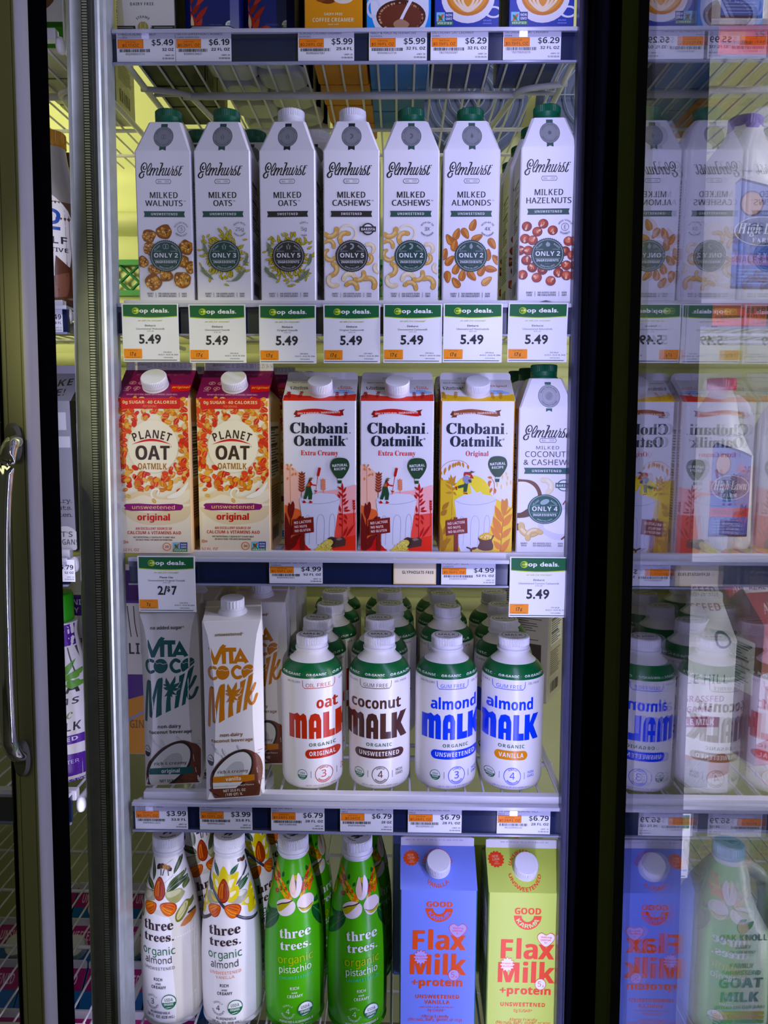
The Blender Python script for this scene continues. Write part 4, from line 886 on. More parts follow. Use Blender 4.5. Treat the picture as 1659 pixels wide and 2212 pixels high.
def sprig(a, x0, y0, x1, y1, n, L, col, stem=4, spread=42, lw=0.4):
    d = Vector((x1 - x0, y1 - y0)); ang = degrees_(atan2(d.y, d.x)); a.stroke([(x0, y0), (x1, y1)], stem, col, sm=False); h = a.hold; a.hold = True
    for k in range(n):
        t = 0.25 + 0.75 * k / max(1, n - 1)
        for sg in (-1, 1):
            g = radians(ang + sg * spread); px, py = x0 + d.x * t, y0 + d.y * t; a.leaf(px, py, px + L * cos(g), py + L * sin(g), L * lw, col)
    g = radians(ang); a.leaf(x1, y1, x1 + L * cos(g), y1 + L * sin(g), L * lw, col); a.hold = h
def chobani_art(H, kind):
    X3 = kind == 'yellow'
    a = Art([(210, 1078 if X3 else 238), (1015, 1079 if X3 else 252)], 91.5 / 385, [(15, H + 33), (52, H + 27), (210, H), (1027, 0)])
    ox = 828 if X3 else 0; RED = '#c0202c' if not X3 else '#8a4a20'; NV = '#16202e'; q = random.Random(3)
    a.text('OCT 17 2026 19:37213' if not X3 else 'SEP 29 2026 15:15293', ox + 235, 45, 13, '#7d7a86', 'mo', w=165)
    a.text('Best if used by date above', ox + 155, 79, 8, '#2a2a36', 'sb', w=160)
    a.text('Chobani', ox + 125, 118, 14, NV, 'fb', w=112); a.text('Oatmilk', ox + 125, 129, 13, NV, 'fb', w=104)
    if X3: a.text('Original', ox + 370, 104, 13, '#a04030', 'fb', w=88)
    else: a.text('Extra', ox + 365, 113, 12, '#b83a34', 'fb', w=56); a.text('Creamy', ox + 365, 125, 12, '#b83a34', 'fb', w=80)
    a.curve([(ox + 300, 152), (ox + 330, 130), (ox + 380, 133), (ox + 415, 145), (ox + 415, 158), (ox + 350, 160)], '#a9c6ea'); a.text('SHAKE', ox + 362, 141, 7, '#3a6ab0', 'sb', w=52); a.text('WELL', ox + 375, 153, 7, '#3a6ab0', 'sb', w=40)
    band = '#d9473c' if not X3 else '#e8be14'; dk = '#a31f22' if not X3 else '#c08a10'
    a.poly([(ox + 35, 178), (ox + 90, 165), (ox + 150, 176), (ox + 240, 182), (ox + 330, 178), (ox + 440, 160), (ox + 445, 212), (ox + 35, 212)], band)
    for x, y, r in ((80, 205, -100), (130, 200, -80), (330, 205, -95), (365, 205, -80), (55, 200, -70)): sprig(a, ox + x, y, ox + x + 40 * cos(radians(r)), y + 45 * sin(radians(r)), 4, 16, dk, 2)
    # ribbon
    xs = [ox + 105 + 265 * k / 16 for k in range(17)]; top = [(x, 267 - 10 * sin((k - 1) / 16 * 5.2) - k * .6) for k, x in enumerate(xs)]; bot = [(x, y + 24) for x, y in top]
    a.poly([(ox + 105, 283), (ox + 118, 262), (ox + 140, 268), (ox + 140, 296), (ox + 108, 298), (ox + 118, 290)], '#7a1218' if not X3 else '#5e2c10'); a.poly([(ox + 340, 262), (ox + 372, 256), (ox + 362, 268), (ox + 366, 288), (ox + 340, 288)], '#7a1218' if not X3 else '#5e2c10')
    a.poly(top[1:16] + bot[1:16][::-1], RED); a.text('ONLY NATURAL INGREDIENTS', ox + 236, 280, 10, '#f3dfd6', 'sb', w=222, rot=-2)
    a.text('Chobani', ox + 236, 383, 56, NV, 'fb', w=306); a.text('Chobani', ox + 239, 383, 56, NV, 'fb', w=306); a.ell(ox + 401, 380, 3, 3, NV, n=8)
    a.text('Oatmilk', ox + 242, 449, 54, NV, 'fb', w=276); a.text('Oatmilk', ox + 245, 449, 54, NV, 'fb', w=276); a.text('*', ox + 386, 425, 20, NV, 'sb')
    if X3: a.text('Original', ox + 249, 499, 26, '#b23a30', 'fb', w=122)
    else: a.text('Extra Creamy', ox + 243, 499, 26, '#c8323a', 'fb', w=198)
    a.tf = ((841.8 if X3 else 24.8), 495.2, 0.2686); W_ = '#e9e7ec'
    if not X3:
        a.poly([(110, 200), (330, 280), (520, 470), (430, 850), (430, 1100), (110, 1150)], '#f1c3ae'); a.poly([(750, 750), (1200, 700), (1540, 590), (1560, 1200), (1150, 1300), (700, 900)], '#f6b7b4')
        a.poly([(130, 1000), (430, 1100), (520, 1300), (560, 1960), (130, 1960)], '#e2714e'); a.poly([(1150, 1200), (1560, 1150), (1570, 1960), (1050, 1960), (1120, 1600)], '#ea5f55'); a.poly([(130, 1700), (500, 1650), (700, 1980), (130, 1980)], '#cf3526'); a.poly([(1100, 1700), (1570, 1600), (1570, 1980), (1000, 1980)], '#e0493f')
        DR, BR, OR, CR = '#6e1418', '#8a3a1e', '#dd8a5a', '#b5182c'
        for (x0, y0, x1, y1) in ((250, 960, 230, 240), (235, 330, 160, 190), (250, 420, 330, 390)): a.stroke([(x0, y0), (x1, y1)], 9, OR, sm=False)
        for (x, y, r) in ((190, 215, 70), (290, 290, 60), (190, 480, 100), (290, 400, 120), (350, 390, 80), (255, 215, 120), (190, 290, 60)): a.leaf(x - 35 * cos(radians(r)), y - 35 * sin(radians(r)), x + 35 * cos(radians(r)), y + 35 * sin(radians(r)), 34, OR)
        sprig(a, 465, 850, 470, 420, 7, 95, BR, 10, 45); sprig(a, 725, 880, 800, 330, 1, 50, CR, 8); sprig(a, 775, 480, 810, 300, 6, 55, CR, 6, 30); sprig(a, 900, 770, 890, 540, 5, 75, '#e08a6c', 8, 40)
        # glass of milk
        a.poly([(425, 890), (520, 850), (800, 760), (1100, 780), (1225, 860), (1180, 1150), (1100, 1800), (1000, 1930), (620, 1880), (545, 1800), (460, 1150)], '#dfe0ec')
        a.stroke([(425, 895), (560, 960), (820, 980), (1080, 940), (1225, 880)], 9, '#a6a8bc')
        for x0, w_, y0, y1 in ((545, 90, 1210, 1800), (770, 150, 1195, 1800), (1020, 110, 1180, 1700)):
            a.stroke([(x0, y1), (x0 + 5, y0 + 120), (x0 + w_ * .5, y0), (x0 + w_, y0 + 120), (x0 + w_ - 10, y1)], 9, '#a3a6bc')
        for r in ((250, 1960, 250, 1280),): a.stroke([(r[0], r[1]), (r[2], r[3])], 22, DR, sm=False)
        a.curve([(195, 1150), (215, 960), (250, 1000), (290, 930), (325, 990), (320, 1130), (262, 1290)], DR)
        for (x0, y0, x1, y1, w_) in ((240, 1640, 450, 1210, 130), (240, 1760, 470, 1590, 110), (230, 1800, 150, 1150, 110), (220, 1960, 140, 1480, 120), (240, 1900, 400, 1700, 90)): a.leaf(x0, y0, x1, y1, w_, DR)
        a.stroke([(1280, 1640), (1270, 700)], 14, CR, sm=False)
        for (x0, y0, x1, y1) in ((1270, 720, 1265, 550), (1270, 700, 1170, 630), (1280, 760, 1345, 640), (1270, 830, 1190, 730), (1275, 860, 1355, 770), (1270, 950, 1345, 860), (1230, 870, 1175, 780), (1285, 1010, 1400, 900), (1240, 1150, 1215, 1000), (1310, 1090, 1390, 1030), (1300, 1120, 1440, 1110), (1280, 1190, 1190, 1180), (1320, 1190, 1375, 1300), (1270, 1300, 1205, 1250), (1320, 1290, 1365, 1390), (1270, 1430, 1210, 1370), (1300, 1640, 1390, 1430), (1350, 1650, 1530, 1370)): a.hold = True; a.leaf(x0, y0, x1, y1, 44, CR)
        a.hold = False; a.stroke([(1510, 1400), (1500, 1150), (1480, 900)], 8, CR); sprig(a, 1510, 1150, 1500, 950, 4, 60, CR, 6, 25)
        # farmer
        a.poly([(555, 630), (645, 625), (680, 770), (670, 895), (600, 895), (598, 780), (560, 890), (500, 885), (545, 740)], '#24472c'); a.poly([(590, 600), (640, 520), (680, 590), (760, 600), (740, 625), (660, 610), (640, 640), (560, 635)], '#b3262c'); a.poly([(590, 590), (620, 570), (640, 625), (570, 625)], '#c0703a')
        a.curve([(610, 500), (640, 485), (650, 500), (600, 570), (560, 620), (590, 560)], '#2a1a1c'); a.ell(650, 500, 20, 22, '#8a4a34', n=12); a.leaf(600, 480, 710, 465, 20, '#5d6a3a'); a.ell(652, 468, 24, 14, '#5d6a3a', n=10)
        a.leaf(480, 945, 565, 955, 40, '#b5182c'); a.poly([(485, 950), (515, 905), (560, 950)], '#b5182c'); a.poly([(612, 965), (630, 910), (690, 945), (660, 968)], '#b5182c')
        SG = '#7a2620'; a.poly([(985, 1680), (1060, 1640), (1200, 1670), (1290, 1640), (1350, 1700), (1340, 1820), (1110, 1865), (1050, 1850), (1090, 1760)], '#4a3430'); a.ell(1080, 1760, 60, 100, '#3a2624', 20); a.poly([(1150, 1690), (1230, 1650), (1290, 1690), (1200, 1720)], '#8a7468')
        bx, by = 900, 1830; a.curve([(740, 1930), (860, 1800), (960, 1710), (1060, 1700), (1100, 1760), (1050, 1860), (1090, 1940)], '#d8c66a')
        for k in range(40): a.hold = k > 0; a.ell(q.uniform(800, 1070), q.uniform(1720, 1930), 16, 9, q.choice(('#e8d88a', '#b39a3a', '#f0e6b0')), q.uniform(0, 180), 8)
        a.hold = False; bal = (1215, 240)
    else:
        YL, YD, OR = '#e9c81e', '#c99a14', '#d98a12'
        a.poly([(150, 480), (400, 500), (430, 900), (500, 1300), (560, 1960), (150, 1960)], '#d8b820'); a.poly([(1250, 850), (1590, 1050), (1610, 1960), (1050, 1960), (1150, 1500)], '#f0cc1a')
        a.ell(780, 800, 380, 400, '#ecd94a', n=40); a.poly([(380, 780), (1180, 780), (1200, 900), (1180, 1200), (480, 1200), (400, 900)], '#e6cf3a'); a.poly([(150, 1500), (400, 1400), (600, 1960), (150, 1960)], '#c8a018')
        a.stroke([(150, 330), (230, 200), (380, 115), (560, 110), (680, 170), (710, 240)], 7, '#b07a1c')
        for (x0, y0, x1, y1) in ((160, 300, 200, 390), (270, 240, 240, 400), (360, 180, 330, 320), (420, 150, 410, 260), (470, 140, 450, 240), (520, 120, 500, 220), (530, 120, 560, 230), (600, 140, 620, 250), (700, 190, 715, 280), (180, 440, 220, 510)): a.hold = True; a.leaf(x0, y0, x1, y1, 44, '#c88a14')
        a.hold = False; a.stroke([(400, 1200), (405, 800), (400, 520)], 12, '#b98a10')
        for (x0, y0, x1, y1) in ((400, 540, 370, 380), (405, 540, 470, 400), (400, 600, 330, 430), (400, 560, 270, 520), (410, 600, 480, 550), (400, 680, 260, 560), (400, 700, 480, 620), (400, 740, 270, 750), (420, 720, 490, 800), (410, 560, 460, 480)): a.hold = True; a.leaf(x0, y0, x1, y1, 48, '#c08d12')
        a.hold = False
        for (x0, y0, x1, y1, w_) in ((210, 1090, 350, 920, 90), (190, 1200, 310, 1080, 110), (220, 1960, 160, 1280, 90), (230, 1600, 420, 1220, 90), (210, 1800, 400, 1660, 110), (220, 1960, 330, 1620, 90)): a.leaf(x0, y0, x1, y1, w_, '#a87a10')
        a.poly([(450, 890), (620, 790), (780, 760), (760, 640), (740, 560), (810, 660), (880, 740), (950, 710), (1000, 770), (1180, 800), (1275, 870), (1230, 1150), (1140, 1560), (1000, 1920), (680, 1900), (545, 1800), (480, 1150)], '#dcdcee')
        a.stroke([(450, 890), (600, 960), (850, 985), (1100, 950), (1270, 880)], 9, '#a6a8c2')
        for x0, w_, y0, y1 in ((550, 100, 1220, 1800), (780, 160, 1205, 1800), (1040, 110, 1190, 1600)): a.stroke([(x0, y1), (x0 + 5, y0 + 120), (x0 + w_ * .5, y0), (x0 + w_, y0 + 120), (x0 + w_ - 20, y1)], 9, '#a9acc8')
        for (x0, y0, x1, y1, w_) in ((1360, 1960, 1560, 1650, 120), (1400, 1250, 1360, 1000, 0.1), (1390, 1330, 1240, 990, 120), (1380, 1560, 1210, 1210, 150), (1380, 1700, 1160, 1400, 110), (1400, 1420, 1590, 1150, 130), (1390, 1650, 1580, 1430, 110), (1380, 1880, 1230, 1700, 110), (1430, 1200, 1590, 1020, 40)): a.leaf(x0, y0, x1, y1, w_, OR)
        a.stroke([(1370, 1960), (1420, 1100)], 16, '#c07a10', sm=False); a.curve([(1370, 1080), (1380, 870), (1430, 900), (1480, 850), (1500, 1000), (1430, 1200)], '#cf8a14')
        a.stroke([(1160, 450), (1225, 560), (1215, 780)], 8, '#c0602c')
        for (x0, y0, x1, y1) in ((1180, 440, 1090, 435), (1120, 500, 1130, 630), (1150, 500, 1140, 560), (1180, 640, 1140, 750), (1240, 650, 1245, 760)): a.leaf(x0, y0, x1, y1, 50, '#cf7a2c')
        for (x, y) in ((1380, 430), (1480, 450), (1450, 370), (1360, 620), (1470, 560), (1540, 540), (1280, 580)): a.leaf(x, y - 45, x + 6, y + 45, 34, '#ecd08a')
        # farmer pouring from a can
        a.poly([(640, 540), (715, 540), (690, 725), (620, 725), (632, 630), (525, 660), (510, 610), (640, 570)], '#2a4a2e'); a.poly([(465, 620), (505, 615), (500, 690), (478, 690)], '#b3262c'); a.poly([(615, 740), (700, 745), (710, 775), (625, 758)], '#b3262c')
        a.poly([(620, 400), (635, 335), (720, 330), (790, 390), (820, 460), (740, 450), (760, 400), (660, 380), (650, 410)], '#b3262c'); a.curve([(605, 460), (680, 400), (780, 480), (740, 545), (660, 560)], '#8d8fa8'); a.ell(745, 510, 40, 26, '#3a3c46', 40); a.leaf(710, 345, 850, 325, 26, '#4a4632'); a.ell(778, 322, 22, 14, '#4a4632', n=10); a.ell(760, 350, 18, 18, '#7a4432', n=10)
        SG = '#7f3a34'; a.curve([(930, 1650), (1000, 1590), (1150, 1600), (1240, 1600), (1200, 1700), (1230, 1800), (1200, 1890), (1020, 1900), (920, 1850), (960, 1740)], '#5a3a30'); a.curve([(940, 1640), (1010, 1570), (1100, 1540), (1200, 1590), (1180, 1660), (1060, 1690)], '#e0b84a')
        for k in range(26): a.hold = k > 0; a.ell(q.uniform(980, 1180), q.uniform(1580, 1670), 18, 10, q.choice(('#f0d68a', '#c99a2c', '#f6e6b4')), q.uniform(0, 180), 8)
        a.hold = False; a.curve([(800, 1930), (860, 1870), (960, 1880), (1080, 1940)], '#ddc46a'); a.stroke([(710, 1840), (780, 1870), (800, 1910)], 30, '#4a2a22'); a.leaf(780, 1880, 930, 1840, 50, '#5a342a'); bal = (1281, 195)
    cx, cy = bal
    a.curve([(cx, cy - 180), (cx + 140, cy - 145), (cx + 185, cy - 20), (cx + 140, cy + 110), (cx + 55, cy + 225), (cx, cy + 232), (cx - 55, cy + 225), (cx - 140, cy + 110), (cx - 185, cy - 20), (cx - 140, cy - 145)], '#27452c')
    a.rect(cx - 40, cy + 232, cx + 38, cy + 265, '#c9d2cf'); a.poly([(cx - 46, cy + 270), (cx + 42, cy + 270), (cx + 34, cy + 330), (cx - 38, cy + 330)], '#27452c')
    a.text('NATURAL', cx, cy - 5, 52, '#eceef0', 'sb', w=310, rot=-4); a.text('RECIPE', cx, cy + 65, 48, '#eceef0', 'sb', w=235, rot=-4)
    a.rect(455, 1560, 535, 1960, SG); a.rect(445, 1235, 515, 1300, SG); a.poly([(285, 1300), (705, 1245), (718, 1550), (300, 1610)], SG)
    a.text('NO LACTOSE', 495, 1372, 52, '#f1dcd6', 'sb', w=350, rot=-7); a.text('NO NUTS', 455, 1462, 48, '#f1dcd6', 'sb', w=255, rot=-5); a.text('NO GLUTEN', 495, 1540, 48, '#f1dcd6', 'sb', w=320, rot=-6)
    a.tf = (0, 0, 1); return a
HC = Hof('C', 865, 0.006)
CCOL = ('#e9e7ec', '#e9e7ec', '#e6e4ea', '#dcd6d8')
t = gable('oat_milk_carton', 'white and red oat milk carton marked Extra Creamy, left one of the two', chobani_art(HC, 'red'), 91.5, 91.5, HC, 27.5, 9, CCOL, WHITE, 0.40, 0.0155, 0.0145, 'white oat milk cartons with white caps', 31)
roww(t, 692, 0.006, 0.0, 0.0458, 1, 'white and red oat milk carton %s behind the left Extra Creamy carton', 0.0945, 0.004)
t2 = dup(t, (0, 0, 0), 0, 'white and red oat milk carton marked Extra Creamy, right one of the two')
roww(t2, 856, 0.006, 0.0, 0.0458, 1, 'white and red oat milk carton %s behind the right Extra Creamy carton', 0.0945, 0.001)
t = gable('oat_milk_carton', 'white and yellow oat milk carton marked Original, with balloon and grain sack', chobani_art(HC, 'yellow'), 91.5, 91.5, HC, 27.5, 9, ('#e9e7ec', '#e9e7ec', '#e6e4ea', '#c98a1a'), WHITE, 0.40, 0.0155, 0.0145, 'white oat milk cartons with white caps', 33)
roww(t, 1027, 0.006, 0.0, 0.0458, 1, 'white and yellow oat milk carton %s behind the Original carton', 0.0945, -0.002)
# coconut and cashew carton, its picture taken at another scale
def coco_art():
    a = Art([(60, 1465), (1020, 1448)], 68.5 / 275, [(62, 219.5), (198, 184), (1030, 0)]); bc = '#2e5a54'
    a.rect(1456, 78, 1486, 205, bc); a.poly([(1456, 203), (1486, 203), (1486, 222), (1471, 214), (1456, 222)], bc); a.ell(1474, 145, 54, 52, '#a9abb4', n=36); a.ring(1474, 145, 54, 3, '#74777e'); a.ring(1474, 145, 34, 1, '#74777e')
    a.text('MADE WITH REAL', 1474, 145, 7, '#55585e', 'sb', arc=(1474, 145, 39, 1), w=95); a.text('COCONUT CREAM', 1474, 145, 7, '#55585e', 'sb', arc=(1474, 145, 46, -1), w=95); a.ell(1474, 145, 14, 18, '#8e9198', 30); a.ring(1474, 145, 20, 3, '#8e9198')
    s_ = 0.2558 * 0.6418; OFFX[0] = 219.3 + 1340; OFFX[1] = 253
    old = a.kx; a.tf = (0, 0, 1)
    # logo strokes at this scale
    b = Art(0.0, 1, [(0, 0), (1, -1)]); OFFX[:] = [0, 0]; script_logo(b); 
    for L, c, q in b.p:
        a.p.append((a.L + 1, c, [a.m(1474 + u * 0.6418, 264 + (-v) * 0.6418) for u, v in q]))
    a.L += 1; OFFX[:] = [0, 424.4]
    a.poly([(1424, 381), (1430, 369), (1504, 369), (1511, 381), (1504, 393), (1430, 393)], '#5a5862'); a.poly([(1427, 381), (1432, 372), (1502, 372), (1508, 381), (1502, 390), (1432, 390)], '#e9e7ec'); a.text('Est. 1925', 1467, 386, 10, '#3a3842', 'mo', w=62)
    a.text('MILKED', 1466, 430, 18, INK, 'sr', w=118, sp=.1); a.text('COCONUTS', 1466, 473, 31, INK, 'sr', w=226); a.text('& CASHEWS', 1466, 518, 31, INK, 'sr', w=240)
    a.poly([(1350, 534), (1574, 534), (1568, 551), (1574, 568), (1350, 568), (1356, 551)], bc); a.text('UNSWEETENED', 1462, 558, 14, '#e4e2e6', 'sb', w=148, sp=.1)
    a.curve([(1290, 620), (1350, 600), (1410, 620), (1440, 690), (1420, 780), (1380, 810), (1290, 790)], '#6e4a38'); a.curve([(1280, 640), (1345, 612), (1400, 640), (1420, 700), (1390, 770), (1330, 790), (1280, 780)], '#eceaf2'); a.curve([(1280, 780), (1330, 790), (1380, 760), (1400, 790), (1360, 815), (1290, 815)], '#5a3626')
    a.curve([(1420, 860), (1480, 780), (1560, 720), (1610, 760), (1610, 880), (1560, 940), (1480, 930)], '#d9d7e6'); a.curve([(1450, 870), (1500, 800), (1580, 760), (1610, 800), (1600, 870), (1540, 910)], '#eeecf4'); a.stroke([(1600, 830), (1585, 890), (1540, 938)], 9, '#6e4030'); a.stroke([(1560, 715), (1545, 740)], 6, '#7a3a2a')
    cashew(a, 1472, 632, 80, 70, 1, ('#e6dcc0', '#f0e8d4', '#cbbf9a')); cashew(a, 1580, 775, 60, 80, 1, ('#e6dcc0', '#f0e8d4', '#cbbf9a')); a.curve([(1300, 870), (1320, 850), (1335, 870), (1320, 890)], '#6e4a38')
    cashew(a, 1370, 895, 95, 25, -1, ('#d9bf88', '#ecdcb4', '#b8985a')); cashew(a, 1395, 905, 80, -30, 1, ('#d9bf88', '#ecdcb4', '#b8985a'))
    x, y = 1548, 632; a.ell(x, y, 33, 33, bc, n=28); a.ell(x, y, 28, 28, '#e9e7ec', n=28); a.rect(x - 42, y - 14, x + 42, y + 14, bc); a.text('BARISTA', x, y + 8, 14, '#eceaf0', 'sb', w=76)
    a.ell(1454, 768, 86, 84, '#2c5750', n=44); a.ring(1454, 768, 79, 2, '#c6d4d2', n=44); a.text('ONLY 4', 1454, 778, 26, '#e4e8e8', 'sb', w=130); a.text('INGREDIENTS', 1454, 807, 13, '#e4e8e8', 'sb', w=118); a.rect(1388, 744, 1430, 746, '#a9c0bc'); a.rect(1478, 744, 1520, 746, '#a9c0bc'); a.rect(1388, 788, 1520, 790, '#a9c0bc')
    a.ell(1454, 726, 24, 14, '#9fb5b2', -25); a.text('PLANT', 1414, 732, 9, '#a9c0bc', 'sb', rot=-38, w=38); a.text('BASED', 1496, 732, 9, '#a9c0bc', 'sb', rot=38, w=38); a.text('ZERO FILLERS', 1454, 768, 8, '#a9c0bc', 'sb', arc=(1454, 768, 70, -1), w=84)
    for s_, cx, wd in (('DAIRY', 1352, 34), ('NO ADDED OILS', 1442, 92), ('NON', 1534, 26)): a.text(s_, cx, 968, 9, '#5c5a66', 'sb', w=wd)
    for s_, cx, wd in (('FREE', 1352, 28), ('OR EMULSIFIERS', 1442, 92), ('GMO', 1534, 26)): a.text(s_, cx, 981, 9, '#5c5a66', 'sb', w=wd)
    return a
t = combi('milk_carton', 'white carton reading COCONUTS & CASHEWS with green cap, right end of the oat milk row', coco_art(), GREEN, H=184, T=219.5, group='tall white nut and oat milk cartons', seed=51)
place(t, 1174, 'C', 0.004, -0.02, 0.03425)
for k in range(4): place(t, 1174, 'C', 0.006, 0, 0.03425, 'white coconut and cashew carton ' + ('directly', 'second', 'third', 'fourth')[k] + ' behind the front one', False, k + 1, 0.0705, dx=-0.004 * (k + 1))
# ------------------------------------------------------------------ fourth shelf: coconut drink cartons and plastic bottles
def vita_art(Hf, kind):
    van = kind == 'vanilla'; k = Art
    # drawn in the picture units of the original (left) or vanilla (right) carton
    if not van: a = Art([(410, 408), (2080, 452)], 73.5 / 585, [(405, Hf), (2075, 4)]); c = '#0c5450'; dk = '#16211f'; DX = 0; DY = 0
    else: a = Art([(340, 1068), (2130, 1060)], 73.5 / 640, [(322, Hf), (2140, 0)]); c = '#b9781c'; dk = '#7c5a34'; DX = 622; DY = -78
    W_ = '#e6e2dc'
    a.tf = (138.3 + DX, 553 + DY, 0.4167)
    a.poly([(110, 245), (178, 245), (275, 500), (420, 240), (485, 180), (580, 215), (540, 262), (830, 270), (830, 368), (745, 368), (755, 605), (930, 275), (1145, 632), (1050, 670), (1020, 625), (860, 618), (835, 660), (645, 655), (640, 365), (565, 365), (560, 655), (460, 655), (450, 400), (325, 660), (240, 660)], c); a.poly([(935, 470), (900, 540), (967, 540)], W_)
    a.stroke([(285, 750), (200, 722), (122, 790), (114, 900), (152, 985), (222, 1008), (295, 985)], 72, c); a.ell(468, 868, 172, 172, c); a.stroke([(335, 765), (380, 812), (450, 790), (530, 830), (645, 805)], 10, W_, sm=False)
    a.stroke([(920, 768), (830, 732), (748, 790), (722, 870), (762, 962), (840, 1006), (930, 985)], 80, c); a.curve([(975, 800), (1050, 725), (1140, 695), (1220, 708), (1268, 770), (1268, 845), (1150, 922), (1015, 1015), (968, 950), (955, 860)], c); a.stroke([(985, 790), (1030, 825), (1090, 790), (1180, 828), (1270, 790)], 10, W_, sm=False)
    a.stroke([(68, 2200), (98, 1700), (138, 1300), (180, 1240), (192, 1300), (196, 1800), (203, 2065), (226, 2000), (300, 1600), (400, 1240), (470, 1182)], 72, c); a.poly([(420, 1200), (500, 1128), (518, 1180), (485, 1700), (484, 2020), (340, 2095), (375, 1500)], c)
    a.poly([(640, 1430), (722, 1430), (702, 1700), (710, 1925), (580, 1980), (598, 1700)], c)
    a.poly([(920, 1110), (1062, 1045), (960, 1480), (895, 1850), (797, 1890), (830, 1560), (880, 1400), (915, 1250)], c); a.poly([(1140, 975), (1268, 900), (1200, 1180), (1100, 1560), (1065, 1785), (975, 1825), (1020, 1500)], c); a.stroke([(1290, 1185), (1220, 1330), (1112, 1480), (1150, 1620), (1192, 1655), (1262, 1620), (1330, 1465)], 76, c)
    tips = ((820, 1105, 30), (600, 1140, -30), (945, 1250, 40), (935, 1400, 50), (860, 1560, 50), (750, 1620, 25), (545, 1600, -45), (520, 1375, -40))
    for x, y, b in tips[2:5]: a.leaf(690, 1350, x + (x - 690) * .05, y + (y - 1350) * .05, 112, W_, None, b)
    for x, y, b in tips: a.leaf(690, 1350, x, y, 84, c, None, b)
    a.leaf(690, 1350, 518, 1300, 60, c, None, 0); a.ell(690, 1360, 50, 55, c); a.tf = (0, 0, 1)
    if not van:
        a.text('no added sugar*', 402, 556, 32, '#222a28', 'sb', w=346); a.text('non-dairy', 417, 1532, 34, '#222a28', 'sb', w=244); a.text('coconut beverage', 426, 1586, 32, '#222a28', 'sb', w=444); ox, oy = 0, 0
    else:
        a.text('unsweetened*', 1036, 466, 30, dk, 'sb', w=306); a.text('non-dairy', 1032, 1492, 34, dk, 'sb', w=250); a.text('coconut beverage', 1037, 1550, 32, dk, 'sb', w=455); ox, oy = 610, -28
    for x0, x1, y in ((200, 300, 1600), (320, 380, 1640), (480, 560, 1610), (300, 430, 1700)): a.leaf(ox + x0, oy + y, ox + x1, oy + y + 110, 30, '#d3d2cf')
    # half coconut
    a.curve([(ox + 185, oy + 2070), (ox + 190, oy + 1900), (ox + 300, oy + 1760), (ox + 420, oy + 1690), (ox + 560, oy + 1660), (ox + 690, oy + 1720), (ox + 750, oy + 1860), (ox + 730, oy + 2030), (ox + 660, oy + 2200), (ox + 300, oy + 2210)], '#6b3f30')
    q = random.Random(4)
    for k_ in range(34): a.hold = k_ > 0; x = ox + 560 + q.uniform(0, 170); y = oy + q.uniform(1690, 2050); a.stroke([(x, y), (x + 50, y + 6)], 3, q.choice(('#8a5a46', '#7a4a38', '#56301f')), sm=False)
    a.hold = False
    a.curve([(ox + 190, oy + 2090), (ox + 195, oy + 1910), (ox + 290, oy + 1780), (ox + 430, oy + 1685), (ox + 560, oy + 1665), (ox + 640, oy + 1730), (ox + 650, oy + 1840), (ox + 600, oy + 1960), (ox + 480, oy + 2080), (ox + 330, oy + 2150)], '#2e2622')
    a.curve([(ox + 215, oy + 2080), (ox + 218, oy + 1920), (ox + 305, oy + 1800), (ox + 435, oy + 1710), (ox + 550, oy + 1690), (ox + 620, oy + 1745), (ox + 628, oy + 1840), (ox + 580, oy + 1945), (ox + 470, oy + 2050), (ox + 330, oy + 2120)], '#d2d2c8'); a.curve([(ox + 330, oy + 1900), (ox + 420, oy + 1800), (ox + 520, oy + 1790), (ox + 550, oy + 1860), (ox + 500, oy + 1960), (ox + 380, oy + 2000)], '#b3b4ac')
    if van: a.curve([(ox + 170, oy + 2060), (ox + 250, oy + 2120), (ox + 400, oy + 2190), (ox + 600, oy + 2190), (ox + 720, oy + 2060), (ox + 640, oy + 2010), (ox + 500, oy + 2060)], '#5d3527')
    a.ell(ox + 187, oy + 1770, 36, 54, '#2a2e36'); a.ell(ox + 187, oy + 1770, 32, 49, W_); a.ell(ox + 187, oy + 1775, 32, 44, '#2a2e36', a0=0, a1=180); a.text('USDA', ox + 187, oy + 1762, 16, '#2a2e36', 'sb', w=46)
    tcol = '#222a28' if not van else '#6a4c28'
    a.text('rich & creamy', ox + 428, oy + 1904, 33, '#eceae4', 'sb', w=344); a.text('rich & creamy', ox + 427, oy + 1902, 33, tcol, 'sb', w=340)
    a.poly([(ox + 206, oy + 1930), (ox + 662, oy + 1930), (ox + 662, oy + 1990), (ox + 560, oy + 2002), (ox + 208, oy + 1992)], c); a.text('original' if not van else 'vanilla', ox + 428, oy + 1982, 38, '#dfe6e2' if not van else '#efe2c8', 'sb', w=194 if not van else 170)
    if van: a.text('flavored with other natural flavors', ox + 432, oy + 2042, 16, '#cfc4b0', 'sb', w=440)
    a.text('NET 33.8 FL OZ', ox + 436, oy + (2076 if not van else 2098), 26, '#d9d2bf' if van else '#222a28', 'sb', w=248)
    if van: a.text('(1.05 QT) 1L', ox + 432, oy + 2138, 26, '#d9d2bf', 'sb', w=196)
    return a
